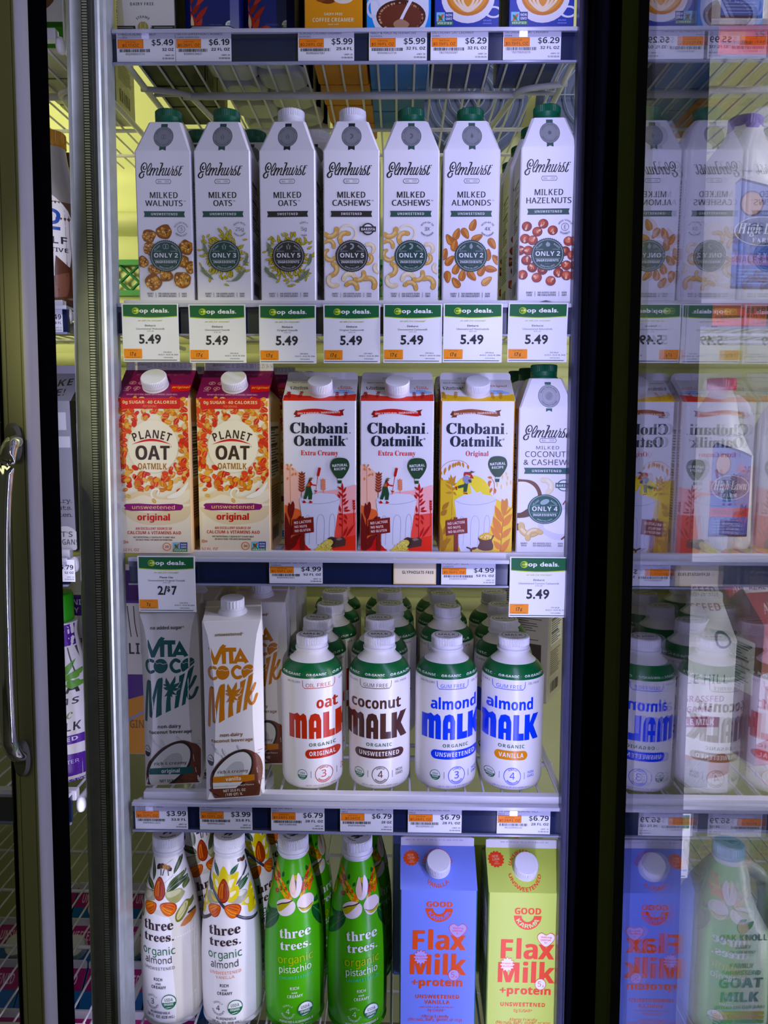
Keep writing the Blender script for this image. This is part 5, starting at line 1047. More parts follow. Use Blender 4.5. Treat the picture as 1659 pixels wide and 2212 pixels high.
def prisma(name, label, art, group, W=74.5, D=72, Hf=233, Hb=242):
    t = tag(empty(name), label, 'carton', group); hw, hd = W / 2000, D / 2000; N = 14; rs = []
    def cc(z): s_ = max(0.0, min(1.0, z / (Hf / 1000))); return 0.0015 + 0.0125 * (sin(pi * s_) ** 0.6 if 0 < s_ < 1 else 0)
    def sq(z): s_ = max(0.0, min(1.0, z / (Hf / 1000))); return 1 - 0.03 * (1 - sin(pi * min(1, s_ * 1.02)) ** 0.4 if 0 < s_ < 0.98 else 1) * 0.6
    for k in range(N + 1):
        z = Hf / 1000 * k / N; rs.append(chamfer_rect(hw * sq(z), hd, cc(z), z))
    b = MB().rings(rs, '#e6e2dc', smooth=False, cap1=False); zt, zb = Hf / 1000, Hb / 1000
    top = chamfer_rect(hw * sq(zt) - 0.001, hd - 0.001, 0.002, 0); T = [(x, y, zt + 0.0008 + (zb - zt) * (y + hd) / (2 * hd)) for x, y, _ in top]
    b.rings([rs[-1], T], '#e6e2dc', smooth=False, cap0=False)
    for sg in (-1, 1):                                          # folded ears and the seam across the top
        b.add([(sg * hw * .97, -0.020, zt - 0.001), (sg * hw * .97, 0.022, zt + 0.004), (sg * (hw + .0012), 0.002, zt - 0.030), (sg * hw * .93, -0.020, zt - 0.001), (sg * hw * .93, 0.022, zt + 0.004), (sg * (hw - .001), 0.002, zt - 0.030)], [(0, 1, 2), (5, 4, 3), (0, 2, 5, 3), (1, 4, 5, 2)], '#dcd8d4')
    b.box(-hw * .95, hw * .95, 0.010, 0.0125, zt + 0.004, zt + 0.0085, '#dedad8')
    def surf(u, v):
        z = v / 1000; x = u / 1000; c = cc(z); e = hw * sq(z) - c; y = -hd + max(0.0, abs(x) - e); return ((x, y, z), (0, -1, 0) if abs(x) <= e else (0.7 * (1 if x > 0 else -1), -0.7, 0))
    art.emit(b, surf, clip=(-W / 2 + 1.5, W / 2 - 1.5, 1.5, Hf - 1), sx=2.4, sz=14)
    b.build('carton_body', PAPER, t)
    c = MB().lathe([(0.0185, -0.002), (0.0185, 0.002), (0.0165, 0.004), (0.0160, 0.0062)], WHITE, 40); screw_cap(c, 0.0150, 0.0150, WHITE, 0.005, n=44)
    o = c.build('cap', CAPM, t); o.location = (0, -0.006, zt + (zb - zt) * 0.42); o.rotation_euler = (atan2(zb - zt, 2 * hd), 0, 0)
    return t
t = prisma('coconut_drink_carton', 'white coconut drink carton with dark teal lettering reading original', vita_art(233, 'original'), 'tall angular coconut drink cartons')
place(t, 368, 'D', 0.026, 0.12, 0.036)
for k in range(2): place(t, 380, 'D', 0.028, 0.0, 0.036, 'teal-lettered coconut drink carton %s behind the one reading original' % ('directly', 'second')[k], False, k + 1, 0.076, dx=0.004)
t = prisma('coconut_drink_carton', 'white coconut drink carton with ochre lettering reading vanilla, standing forward', vita_art(233, 'vanilla'), 'tall angular coconut drink cartons')
place(t, 499, 'D', -0.008, 0.17, 0.036)
for k in range(3): place(t, 520, 'D', 0.012, 0.05, 0.036, 'ochre-lettered coconut drink carton %s behind the one reading vanilla' % ('directly', 'second', 'third')[k], False, k + 1, 0.076, dx=0.012 + 0.003 * k)
# Californian-style carton deep in the left corner, partly seen between the upright and the teal carton
a = Art(0.0, 1.0, [(0, 250), (250, 0)]); a.rect(-50, 0, 50, 26, '#4a2278'); a.rect(-50, 130, 50, 175, '#4a2278'); a.poly([(-50, 180), (50, 150), (50, 250), (-50, 250)], '#c98f2e'); a.stroke([(-50, 222), (50, 165)], 4, '#8d8fb0', sm=False); a.text('ORIGINAL', 0, 210, 12, '#7a5a1c', 'sb', w=60)
a.text('CALIFIA', 6, 100, 16, '#26262c', 'sb', w=70)
for k in range(8): a.stroke([(-40 + 9 * k, 30), (-34 + 8 * k, 55), (-36 + 9 * k, 75)], 1.4, '#3a3c36')
for x0, y0, x1, y1 in ((20, 66, 44, 56), (18, 74, 46, 72), (24, 62, 30, 48)): a.leaf(x0, y0, x1, y1, 8, '#5c7a4a')
t = gable('drink_carton', 'purple-banded white carton in the dark corner behind the teal coconut carton', a, 92, 92, 228, 34, 8, ('#d9d3cf', '#4a2278', '#dcd6d4', '#cfc8c4'), None, group=None, seed=61)
place(t, 300, 'D', 0.115, 0.0, 0.046, dx=-0.002)

def malk_art(name, word_w, name_x, var, n, col, rot, gum='GUM FREE', pill=None, first='NO FILLERS', last='OIL FREE'):
    """rot in mm: how far the label is turned to the right"""
    zy = [(500, 172), (548, 158), (592, 152)] + [(y, Hof('D', 1240 + y / 2.552, 0.012)) for y in (700, 800, 900, 1000, 1100, 1160)] + [(1212, 6)]
    a = Art(0.0, 82 / 356, zy); W_ = '#f0ede9'; G = '#235f3a'; pill = pill or col; R = rot / (82 / 356)
    for k in range(-3, 4): a.hold = k > -3; a.text('ORGANIC ·', R * .9 + k * 142, 562, 17, '#e4ebe2', 'sb', w=126)
    a.hold = False
    x = R
    a.text(gum, x, 630, 18, col, 'sr', w=140); a.stroke([(x - 88, 597), (x - 86, 625), (x - 76, 636), (x + 76, 636), (x + 86, 625), (x + 88, 597)], 3, col, sm=False); a.text(first, x - 138, 612, 10, '#8a8694', 'sb', w=76); a.text(last, x + 138, 612, 10, '#8a8694', 'sb', w=66)
    for o_ in (0, 2): a.text(name, x + name_x + o_, 742, 60, col, 'sb', w=word_w)
    y0, y1 = 768, 908; X = x - 168; MP = lambda P: [(X + (u - X) * 0.79, v) for u, v in P]
    # the four tall capitals
    a.poly(MP([(X, y1), (X, y0 + 10), (X + 40, y0 + 10), (X + 62, y0), (X + 84, y0 + 14), (X + 106, y0), (X + 126, y0 + 12), (X + 132, y0 + 44), (X + 132, y1), (X + 94, y1), (X + 94, y0 + 46), (X + 88, y0 + 38), (X + 84, y0 + 46), (X + 84, y1), (X + 48, y1), (X + 48, y0 + 46), (X + 43, y0 + 38), (X + 38, y0 + 46), (X + 38, y1)]), col)
    A = X + 146; a.poly(MP([(A, y1), (A, y0 + 40), (A + 14, y0 + 8), (A + 44, y0), (A + 72, y0 + 8), (A + 86, y0 + 40), (A + 86, y1), (A + 50, y1), (A + 50, y1 - 38), (A + 36, y1 - 38), (A + 36, y1)]), col); a.poly(MP([(A + 36, y0 + 46), (A + 43, y0 + 38), (A + 51, y0 + 46), (A + 51, y1 - 62), (A + 36, y1 - 62)]), W_)
    Lx = X + 246; a.poly(MP([(Lx, y1), (Lx, y0), (Lx + 40, y0), (Lx + 40, y1 - 38), (Lx + 76, y1 - 38), (Lx + 76, y1)]), col)
    K = X + 326; a.poly(MP([(K, y1), (K, y0), (K + 38, y0), (K + 38, y0 + 46), (K + 62, y0), (K + 104, y0), (K + 66, y0 + 64), (K + 106, y1), (K + 64, y1), (K + 38, y0 + 96), (K + 38, y1)]), col)
    xc = x + 20
    a.text('ORGANIC', xc, 950, 18, '#4a6c58' if col != '#4c2f2a' else '#4a6c58', 'sb', w=148, sp=.1); wp = {'ORIGINAL': 190, 'UNSWEETENED': 274, 'VANILLA': 182}[var]
    a.rect(xc - wp / 2, 966, xc + wp / 2, 1016, pill, 25); a.text(var, xc, 1002, 24, '#f2efec', 'sb', w=wp - 44, sp=.06)
    usda(a, xc - 112, 1105, 28); a.rect(xc - 64, 1085, xc - 61, 1122, '#8f93b4'); a.ring(xc + 8, 1105, 48, 3, col, n=32); a.text('SIMPLE', xc + 8, 1105, 9, col, 'sb', arc=(xc + 8, 1105, 33, 1), w=44); a.text('INGREDIENTS', xc + 8, 1105, 9, col, 'sb', arc=(xc + 8, 1105, 42, -1), w=76); a.text(n, xc + 8, 1121, 38, col, 'sr')
    a.rect(xc + 74, 1085, xc + 77, 1122, '#8f93b4'); a.text('NON', xc + 112, 1094, 14, col, 'sr', w=38); a.text('GMO', xc + 112, 1114, 14, col, 'sr', w=40); a.text('28 FL OZ (1.75 PT) (828 mL)', xc + 4, 1188, 20, col, 'sr', w=200)
    return a
MPROF = [(0.030, 0.0), (0.0345, 0.001), (0.0385, 0.004), (0.0405, 0.009), (0.0410, 0.014), (0.0410, 0.060), (0.0410, 0.120), (0.0410, 0.148), (0.0406, 0.153), (0.0388, 0.1585), (0.0362, 0.163), (0.0330, 0.1668), (0.0295, 0.170), (0.0255, 0.1735), (0.0222, 0.177), (0.0205, 0.1795), (0.0198, 0.1815), (0.0198, 0.184)]
def malk(label, art):
    t = tag(empty('plant_milk_bottle'), label, 'bottle', 'white plastic plant milk bottles with green shoulders')
    cols = ['#f0ede9'] * (len(MPROF) - 1)
    for i in range(8, 12): cols[i] = '#1f6238'
    b = MB().lathe(MPROF, cols, 64); art.emit(b, lathe_surf(MPROF), sx=2.0, sz=3.0); b.build('bottle_body', GLOSS, t)
    c = MB().lathe([(0.0216, 0.1825), (0.0218, 0.1835), (0.0218, 0.1853), (0.0206, 0.1858)], '#eceaf0', 48); screw_cap(c, 0.0206, 0.0150, '#eceaf0', 0.1858, n=120)
    a = Art(0.0, 1, [(-100, 100), (100, -100)]); a.ring(0, 0, 16, 0.8, '#3a4a40'); a.text('MALK', 0, 4, 7.5, '#3a4a40', 'sb', w=24); a.text('SHAKE', 0, 0, 3, '#3a4a40', 'sb', arc=(0, 0, 10, 1), w=13); a.text('WELL', 0, 0, 3, '#3a4a40', 'sb', arc=(0, 0, 13, -1), w=11)
    n0 = len(c.f); a.emit(c, lambda u, v: ((u / 1000, v / 1000, 0.2010), (0, 0, 1)))
    for i in range(n0, len(c.f)):
        f = c.f[i]; A_, B_, D_ = (Vector(c.v[f[0]]), Vector(c.v[f[1]]), Vector(c.v[f[2]]))
        if (B_ - A_).cross(D_ - A_).z < 0: c.f[i] = f[::-1]
    o = c.build('cap', CAPM, t); return t
OR_, BRN, BLU = '#b8402a', '#4c2f2a', '#1f48d8'
MK = [('oat', 116, 45, 'ORIGINAL', '3', OR_, 12, 'OIL FREE', None, 669, 'orange-lettered oat'), ('coconut', 282, 0, 'UNSWEETENED', '4', BRN, -4, 'GUM FREE', None, 817.5, 'brown-lettered coconut'),
      ('almond', 264, 8, 'UNSWEETENED', '3', BLU, 6, 'GUM FREE', None, 965, 'blue-lettered unsweetened almond'), ('almond', 256, 10, 'VANILLA', '4', BLU, -10, 'GUM FREE', '#e0961c', 1111.5, 'blue-lettered vanilla almond')]
ORD = ('front', 'second', 'third', 'fourth', 'fifth')
# offsets of each bottle behind the front one, read from the caps: (sideways, backwards) in metres
BACK = [[(-0.001, 0.084), (0.010, 0.168), (0.010, 0.252), (0.008, 0.336)], [(-0.002, 0.084), (0.012, 0.168), (0.010, 0.252), (0.008, 0.336)],
        [(0.010, 0.155), (0.008, 0.239), (0.007, 0.323)], [(-0.002, 0.084), (0.006, 0.168), (0.005, 0.252)]]
for i, (nm, ww, nx, var, n, col, rot, gum, pill, px, desc) in enumerate(MK):
    t = malk(desc + ' milk bottle, front of its column', malk_art(nm, ww, nx, var, n, col, rot, gum, pill)); place(t, px, 'D', 0.012 - 0.002 * (i == 0), 0, 0.041)
    for k, (dx, dy) in enumerate(BACK[i]):
        rz = random.uniform(-0.5, 0.5) if i != 3 else 0.15
        dup(t, (t.location.x + dx, t.location.y + dy, t.location.z), rz, desc + ' milk bottle, ' + ORD[k + 1] + ' from the front of its column')
# printed carton backs deep at the right end of this shelf
a = Art(0.0, 1.0, [(0, 230), (230, 0)])
for k in range(26): a.rect(-36, 20 + k * 4, random.uniform(0, 36), 21.6 + k * 4, '#6d685c')
a.rect(-30, 128, 30, 168, '#4a3e34'); a.rect(-30, 175, 30, 200, '#3a322c'); bars(a, -30, 20, 206, 222, 4)
t = gable('drink_carton', 'cream carton with small print deep behind the vanilla almond bottles', a, 85, 85, 205, 32, 8, ('#c9c2ac', '#b9b29c', '#dcd6c4', '#c9c2ac'), None, seed=71)
place(t, 1150, 'D', 0.34, -0.5, 0.043)

# ------------------------------------------------------------------ fifth shelf: bowling-pin bottles and flax milk cartons
def tz(y, dy=0.030): return Hof('E', 1780 + y / 2.911, dy)
YC = 0.050
TPROF = [(0.0300, 0.0), (0.0350, 0.0008), (0.0385, 0.004), (0.0405, 0.010)]
for y, wd in ((1150, 392), (1000, 396), (880, 396), (780, 394), (700, 388), (620, 378), (560, 364), (500, 346), (450, 328), (400, 306), (350, 280), (310, 256), (270, 234), (235, 216), (205, 200), (190, 192)):
    z = Hof('E', 1780 + y / 2.911, YC) / 1000; TPROF.append((wd / 2 / 396 * 0.082, z))
TPROF = [TPROF[0]] + [p for p in TPROF[1:] if p[1] > 0]; TPROF.sort(key=lambda p: p[1]); ZN = TPROF[-1][1]
def trees_map():
    R = interp_prof(TPROF); zs = []
    for y in range(180, 1300, 40):
        z = 0.1
        for _ in range(12): z = Hof('E', 1780 + y / 2.911, YC - R(z)) / 1000
        zs.append((y, z * 1000))
    return zs
TZ = trees_map()
def trees_art(kind):
    cx = {'almond': [(190, 246), (1250, 252)], 'vanilla': [(190, 636), (1250, 642)], 'pistachio': [(190, 1042), (1250, 1046)]}[kind]
    a = Art(cx, 82 / 396, TZ); X = cx[1][1]; AL = ('#a8481c', '#7a2c14', '#d98a44'); AO = ('#d0702a', '#a03a1c', '#f0b45c')
    g1, g2, g3 = '#34452c', '#56683e', '#232e22'
    if kind == 'almond':
        a.curve([(60, 600), (110, 560), (150, 560), (345, 560), (400, 600), (450, 700), (455, 1300), (40, 1300), (45, 700)], '#dcd8cc')
        a.curve([(130, 610), (170, 590), (250, 600), (300, 640), (310, 900), (310, 1300), (110, 1300), (100, 800)], '#efedee')
        a.tf = (58.2, 232.9, .2457)
        for (x0, y0, x1, y1, w_, c, b) in ((330, 440, 330, -40, 70, g3, 0), (480, 620, 440, 0, 110, g1, 30), (510, 840, 190, 560, 190, g1, 20), (510, 860, 140, 1020, 160, g3, -40), (510, 830, 290, 520, 60, g2, 0), (1010, 440, 1160, -60, 110, g1, 20), (860, 850, 1340, 420, 190, g2, -40), (860, 870, 1400, 640, 200, g1, -70), (850, 830, 1180, 470, 80, g1, 0), (1240, 900, 1400, 700, 150, g2, -40), (1380, 1450, 1470, 1190, 90, g2, -20)): a.leaf(x0, y0, x1, y1, w_, c, '#9aa884', b)
        a.stroke([(790, 640), (1000, 460)], 6, '#6a7a5a'); a.curve([(190, 1080), (230, 930), (380, 870), (510, 900), (560, 1080), (400, 1150), (260, 1200)], '#a9a78e'); a.curve([(240, 1060), (300, 950), (420, 910), (480, 960), (400, 1080), (300, 1130)], '#c3c2ae')
        a.curve([(820, 900), (960, 850), (1160, 840), (1240, 940), (1270, 1020), (1180, 1160), (1050, 1190), (900, 1080)], '#9c9c6c'); a.curve([(840, 890), (970, 860), (1130, 860), (1190, 930), (1080, 1000), (900, 1010)], '#c0c09c')
        almond(a, 670, 785, 630, 0, AL, .48); almond(a, 440, 1300, 400, 52, AO, .78); almond(a, 900, 1295, 440, -62, AO, .76)
        a.curve([(90, 1240), (140, 1215), (190, 1300), (225, 1500), (200, 1650), (150, 1680), (80, 1560), (45, 1400)], '#5c5e2c'); a.curve([(100, 1260), (140, 1240), (175, 1320), (205, 1500), (185, 1600), (120, 1540), (90, 1400)], '#bfbf9c'); a.curve([(1270, 1225), (1340, 1230), (1385, 1300), (1350, 1480), (1250, 1660), (1140, 1690), (1095, 1600), (1110, 1450)], '#6d7028'); a.curve([(1260, 1250), (1320, 1250), (1345, 1330), (1300, 1470), (1200, 1620), (1130, 1620), (1130, 1480)], '#c3c290'); a.stroke([(1300, 1290), (1290, 1420), (1150, 1590)], 9, '#6a6c34')
        a.poly([(1205, 1820), (1280, 1680), (1400, 1600), (1480, 1610), (1500, 1700), (1420, 1820), (1290, 1850)], '#b8742c'); a.stroke([(1370, 1570), (1480, 1580), (1550, 1700), (1570, 1850)], 50, g3); a.poly([(0, 1640), (60, 1680), (120, 1830), (60, 1870), (0, 1820)], '#a8682c')
        a.stroke([(770, 170), (970, 50)], 5, '#5a5048'); bee = [(640, 210, 55, 80, '#1c1a16'), (720, 190, 60, 70, '#5a2e1c'), (800, 215, 70, 60, '#b88a4c'), (870, 240, 60, 60, '#8a5a30'), (920, 290, 40, 50, '#3a241c')]
        for x, y, rx, ry, c in bee: a.ell(x, y, rx, ry, c, 20, 14)
        for x0, y0, x1, y1 in ((690, 260, 695, 440), (775, 280, 740, 440), (865, 280, 890, 450), (600, 230, 590, 290), (930, 300, 950, 340)): a.stroke([(x0, y0), (x1, y1)], 22, '#2a211c', sm=False)
        a.tf = (0, 0, 1); tx = 222; ink = '#3a2a30'; org = '#2f6a4c'; rows = (690, 760, 846, 900)
    elif kind == 'vanilla':
        a.rect(560, 600, 740, 1300, '#efedee'); a.tf = (436.7, 232.9, .2457); Y, Yw, V = '#dccb10', '#f2ecd0', '#3c3a44'
        for (x0, y0, x1, y1, w_, c, b) in ((600, 480, 390, 40, 120, '#2f4a3c', 20), (910, 400, 1110, 160, 130, '#2f5a44', 0), (400, 900, 280, 560, 150, '#3c5634', 40), (1130, 850, 1380, 560, 190, '#2f5636', -40), (1060, 700, 1220, 480, 60, V, 0)): a.leaf(x0, y0, x1, y1, w_, c, '#7f9a7c', b)
        a.curve([(290, 1050), (330, 930), (450, 910), (600, 1010), (640, 1130), (460, 1180), (360, 1230)], '#a5a38c'); a.curve([(930, 1110), (1060, 1010), (1120, 890), (1220, 860), (1310, 930), (1320, 1040), (1200, 1190), (1090, 1170)], '#b0ae9c'); a.curve([(1100, 960), (1160, 880), (1240, 880), (1300, 950), (1200, 1010)], '#d8d6cc')
        for P in ([(620, 500), (640, 340), (735, 180), (860, 380), (900, 560), (760, 640)], [(420, 450), (520, 450), (640, 500), (700, 700), (640, 900), (560, 900), (470, 750)], [(860, 420), (960, 400), (1110, 370), (1090, 560), (1020, 720), (900, 760)], [(900, 760), (1080, 710), (1140, 800), (1130, 960), (1040, 1080), (900, 1110), (860, 960)], [(400, 950), (520, 1040), (600, 1090), (480, 1090)], [(200, 1080), (290, 1120), (350, 1240), (260, 1340), (150, 1400), (170, 1200)], [(1200, 1230), (1320, 1060), (1360, 780), (1440, 900), (1500, 1200), (1520, 1500), (1380, 1520), (1340, 1320)], [(160, 1000), (260, 830), (260, 1100), (220, 1540), (110, 1540)]): a.curve(P, Y)
        for P in ([(500, 560), (570, 570), (620, 700), (560, 740)], [(880, 560), (1020, 520), (980, 640), (930, 740)], [(930, 860), (1060, 830), (1040, 910), (930, 980)], [(230, 1150), (290, 1180), (280, 1280), (210, 1280)], [(1270, 1190), (1350, 1130), (1360, 1290)]): a.curve(P, Yw)
        almond(a, 750, 815, 630, 0, AL, .48)
        a.stroke([(290, 300), (340, 620), (520, 900), (680, 1120), (800, 1250)], 74, V); a.stroke([(320, 560), (500, 850), (660, 1080)], 14, '#8a8696'); almond(a, 530, 1330, 390, 50, AO, .82); almond(a, 985, 1320, 440, -60, AO, .80)
        a.stroke([(1110, 1480), (1300, 1620), (1480, 1720), (1580, 1730), (1610, 1690)], 66, V); a.stroke([(1130, 1490), (1330, 1630), (1480, 1700)], 12, '#9a96a8'); a.stroke([(410, 1500), (230, 1670), (120, 1770), (60, 1770)], 62, V); a.stroke([(1250, 200), (1260, 350), (1210, 500)], 40, V)
        for x, y, rx, ry, c in ((1110, 70, 40, 60, '#2a2026'), (1160, 110, 30, 30, '#7a2a24'), (1195, 110, 38, 58, '#3a342c')): a.ell(x, y, rx, ry, c, 10, 14)
        a.tf = (0, 0, 1); tx = 634; ink = '#3a2a30'; org = '#2f6a4c'; rows = (712, 780, 858, 918)
    else:
        a.tf = (844.2, 232.9, .2457); dg, SH, SH2 = '#1b4a26', '#e6d8d6', '#cbb8b2'
        for (x0, y0, x1, y1, w_, c, b) in ((580, 470, 610, 300, 70, dg, 0), (700, 620, 760, 500, 70, dg, 0), (1210, 380, 1160, 220, 60, dg, 0), (1120, 590, 1080, 460, 60, dg, 0), (480, 1330, 100, 1400, 330, dg, -160), (520, 1400, 60, 2100, 260, dg, 60), (1340, 1300, 1560, 2000, 220, dg, -60), (1370, 1180, 1560, 1300, 120, dg, 0), (300, 620, 310, 480, 60, dg, 0)): a.leaf(x0, y0, x1, y1, w_, c, '#3c7a3a', b)
        q = random.Random(8); pc = ('#d9a43c', '#c98a3a', '#cfc23c', '#d9762c', '#a83a24', '#e0b45c')
        for (x0, y0, x1, y1, n_) in ((430, 240, 480, 480, 4), (480, 470, 800, 920, 9), (400, 470, 460, 640, 4), (430, 620, 700, 980, 9), (800, 990, 640, 900, 4), (1250, 340, 1090, 760, 8), (1310, 520, 1090, 920, 9), (1300, 700, 1260, 820, 3)):
            for k_ in range(n_):
                t_ = k_ / max(1, n_ - 1); a.hold = k_ > 0; a.ell(x0 + (x1 - x0) * t_ + q.uniform(-12, 12), y0 + (y1 - y0) * t_, 38, 62, q.choice(pc), q.uniform(-60, 10) if x1 > x0 else q.uniform(-10, 60), 12)
        for x, y in ((480, 465), (440, 850), (1300, 680), (370, 600)): a.ell(x, y, 52, 50, '#9c2c20', n=14); a.ell(x + 8, y - 8, 22, 20, '#d06a5a', n=10)
        a.hold = False; a.leaf(200, 1040, 280, 560, 100, '#c9c03c')
        a.curve([(790, 560), (850, 360), (905, 480), (945, 800), (970, 350), (1060, 470), (1085, 650), (1040, 880), (930, 970), (830, 910), (770, 720)], SH); a.poly([(870, 390), (960, 380), (945, 800)], '#b9b03a'); a.poly([(900, 480), (950, 560), (945, 800)], '#5a4a52'); a.curve([(970, 350), (1050, 450), (1080, 650), (1040, 860), (940, 960), (945, 760)], '#ecdfe6'); a.curve([(850, 365), (905, 520), (935, 800), (880, 900), (800, 800), (780, 620)], '#dfc4b6')
        a.curve([(440, 1190), (520, 1060), (680, 995), (850, 1030), (930, 1120), (920, 1280), (800, 1400), (620, 1440), (500, 1390)], SH); a.curve([(455, 1230), (560, 1140), (720, 1090), (850, 1035), (760, 1140), (620, 1280), (520, 1350), (470, 1310)], '#b3ab34'); a.stroke([(455, 1210), (580, 1130), (720, 1090), (850, 1035)], 30, '#3a2c2a'); a.curve([(500, 1380), (640, 1280), (760, 1150), (850, 1050), (925, 1130), (915, 1270), (790, 1400), (620, 1440)], '#e9dde0')
        a.curve([(970, 1120), (1040, 970), (1160, 920), (1290, 960), (1370, 1120), (1350, 1280), (1260, 1380), (1150, 1390), (1040, 1300)], SH); a.curve([(1020, 1220), (1100, 1260), (1220, 1280), (1340, 1230), (1330, 1310), (1230, 1350), (1120, 1330)], '#b9b13c'); a.stroke([(1015, 1215), (1110, 1260), (1220, 1280), (1345, 1225)], 16, '#5a4a42')
        a.tf = (0, 0, 1); tx = 1076; ink = '#e6e8ea'; org = '#b9c234'; rows = (722, 795, 880, 940)
    s1 = {'almond': 198, 'vanilla': 204, 'pistachio': 196}[kind]; s2 = {'almond': 196, 'vanilla': 200, 'pistachio': 190}[kind]
    a.text('three', tx - 4, rows[0], 60, ink, 'fb', w=s1, rot=-3); a.text('three', tx - 2, rows[0], 60, ink, 'fb', w=s1, rot=-3); a.text('trees.', tx, rows[1], 52, ink, 'fb', w=s2 + 4, rot=-3); a.text('trees.', tx + 2, rows[1], 52, ink, 'fb', w=s2 + 4, rot=-3)
    a.text('organic', tx - 2, rows[2], 48, org, 'sr', w=222, rot=-3); a.text('almond' if kind != 'pistachio' else 'pistachio', tx - 4, rows[3], 42, '#3a3640' if kind != 'pistachio' else '#eef0ec', 'sr', w=182 if kind != 'pistachio' else 206, rot=-3)
    y = rows[3]; c2 = {'almond': '#55515a', 'vanilla': '#d98a74', 'pistachio': '#5cc8a0'}[kind]; ik = '#3a3640' if kind != 'pistachio' else '#d9e6cf'
    a.text('UNSWEETENED', tx, y + 40, 18, c2, 'sr', w=204, rot=-3, sp=.05)
    if kind == 'vanilla': a.text('VANILLA', tx, y + 68, 18, c2, 'sr', w=120, rot=-3, sp=.05)
    y += 108 if kind != 'vanilla' else 120
    a.text('RICH', tx - 6, y, 18, ik, 'sb', w=60, rot=-2); a.text('AND', tx - 6, y + 25, 11, ik, 'sb', w=38, rot=-2); a.text('CREAMY', tx - 4, y + 50, 18, ik, 'sb', w=100, rot=-2)
    x = tx - 50; yy = y + 138; a.text('SIMPLY', x, yy, 12, ik, 'sr', arc=(x, yy, 34, 1), w=60); a.text('INGREDIENTS', x, yy, 12, ik, 'sr', arc=(x, yy, 46, -1), w=120); a.text('3' if kind == 'almond' else '4', x, yy + 14, 32, ik, 'sr'); usda(a, tx + 58, yy - 8, 46)
    a.text('ALMONDMILK' if kind != 'pistachio' else 'PISTACHIO & ALMONDMILK', tx, yy + 68, 14, ik, 'sb', w=132 if kind != 'pistachio' else 210); a.text('28 FL. OZ (828 mL)', tx, yy + 94, 16, ik, 'sb', w=184)
    return a
def trees(label, kind):
    base = '#ebe9ea' if kind != 'pistachio' else '#58a81c'
    t = tag(empty('nut_milk_bottle'), label, 'bottle', 'bowling-pin shaped nut milk bottles'); a = trees_art(kind)
    prof = TPROF + [(TPROF[-1][0] * 0.98, ZN + 0.003)]
    b = MB().lathe(prof, base, 72); a.emit(b, lathe_surf(prof), clip=(-41, 41, 2.5, ZN * 1000), sx=2.2, sz=5.0, lmax=70)
    b.build('bottle_body', GLOSS, t)
    c = MB().lathe([(0.0192, ZN + 0.001), (0.0192, ZN + 0.006)], '#d9dbe2', 48).lathe([(0.0205, ZN + 0.006), (0.0214, ZN + 0.0075), (0.0214, ZN + 0.0095), (0.0206, ZN + 0.0102)], '#dedde8', 48)
    c.build('neck_ring', GLOSS, t)
    c = MB(); screw_cap(c, 0.0206, 0.0185, '#e6e5ee', ZN + 0.0102, n=130)
    q = Art(0.0, 1, [(-100, 100), (100, -100)]); K = '#2c2c34'
    for dx, dy, r in ((0, -1, 0), (-4, 2, -30), (4, 2, 30), (-3, -4, -20), (3, -4, 20)): q.leaf(dx - 2, dy + 4, dx + 2, dy - 4, 3.6, K)
    q.text('vigorously', 0, 0, 3.2, K, 'sb', arc=(0, 0, 15, -1), w=26); q.text('shake', 0, 0, 3.2, K, 'sb', arc=(0, 0, 11, 1), w=13); n0 = len(c.f); zt = ZN + 0.0288; q.emit(c, lambda u, v: ((u / 1000, v / 1000, zt), (0, 0, 1)))
    for i in range(n0, len(c.f)):
        f = c.f[i]; A_, B_, D_ = (Vector(c.v[f[0]]), Vector(c.v[f[1]]), Vector(c.v[f[2]]))
        if (B_ - A_).cross(D_ - A_).z < 0: c.f[i] = f[::-1]
    o = c.build('cap', CAPM, t); o.rotation_euler = (0, 0, {'almond': 0.2, 'vanilla': 3.0, 'pistachio': 2.4}[kind]); return t
def tput(t, px, n, desc, dxs, rz=0.0, first=True, dy=0.0):
    place(t, px, 'E', YC - 0.041 + dy, rz, 0.041)
    for k in range(n): dup(t, (t.location.x + dxs[k], t.location.y + 0.085 * (k + 1), t.location.z), 0.9 - 0.5 * k, 'white' * 0 + desc % ('directly', 'second')[k])
t = trees('white nut milk bottle with three almonds and a bee, leftmost on its shelf', 'almond'); tput(t, 357, 2, 'white almond-print bottle %s behind the leftmost bottle', (0.010, 0.012))
t = trees('white nut milk bottle with yellow vanilla flower, second from left', 'vanilla'); tput(t, 490, 2, 'white bottle with yellow flower %s behind the flower-print bottle', (0.009, 0.012), 0.02)
t = trees('bright green pistachio milk bottle, left one of the front pair', 'pistachio'); tput(t, 629, 1, 'green pistachio bottle %s behind the left green bottle', (0.006, 0.03))
t2 = dup(t, (0, 0, 0), 0, 'bright green pistachio milk bottle, right one of the front pair'); tput(t2, 768, 1, 'green pistachio bottle %s behind the right green bottle', (0.006, 0.02), 0.06, dy=-0.003)

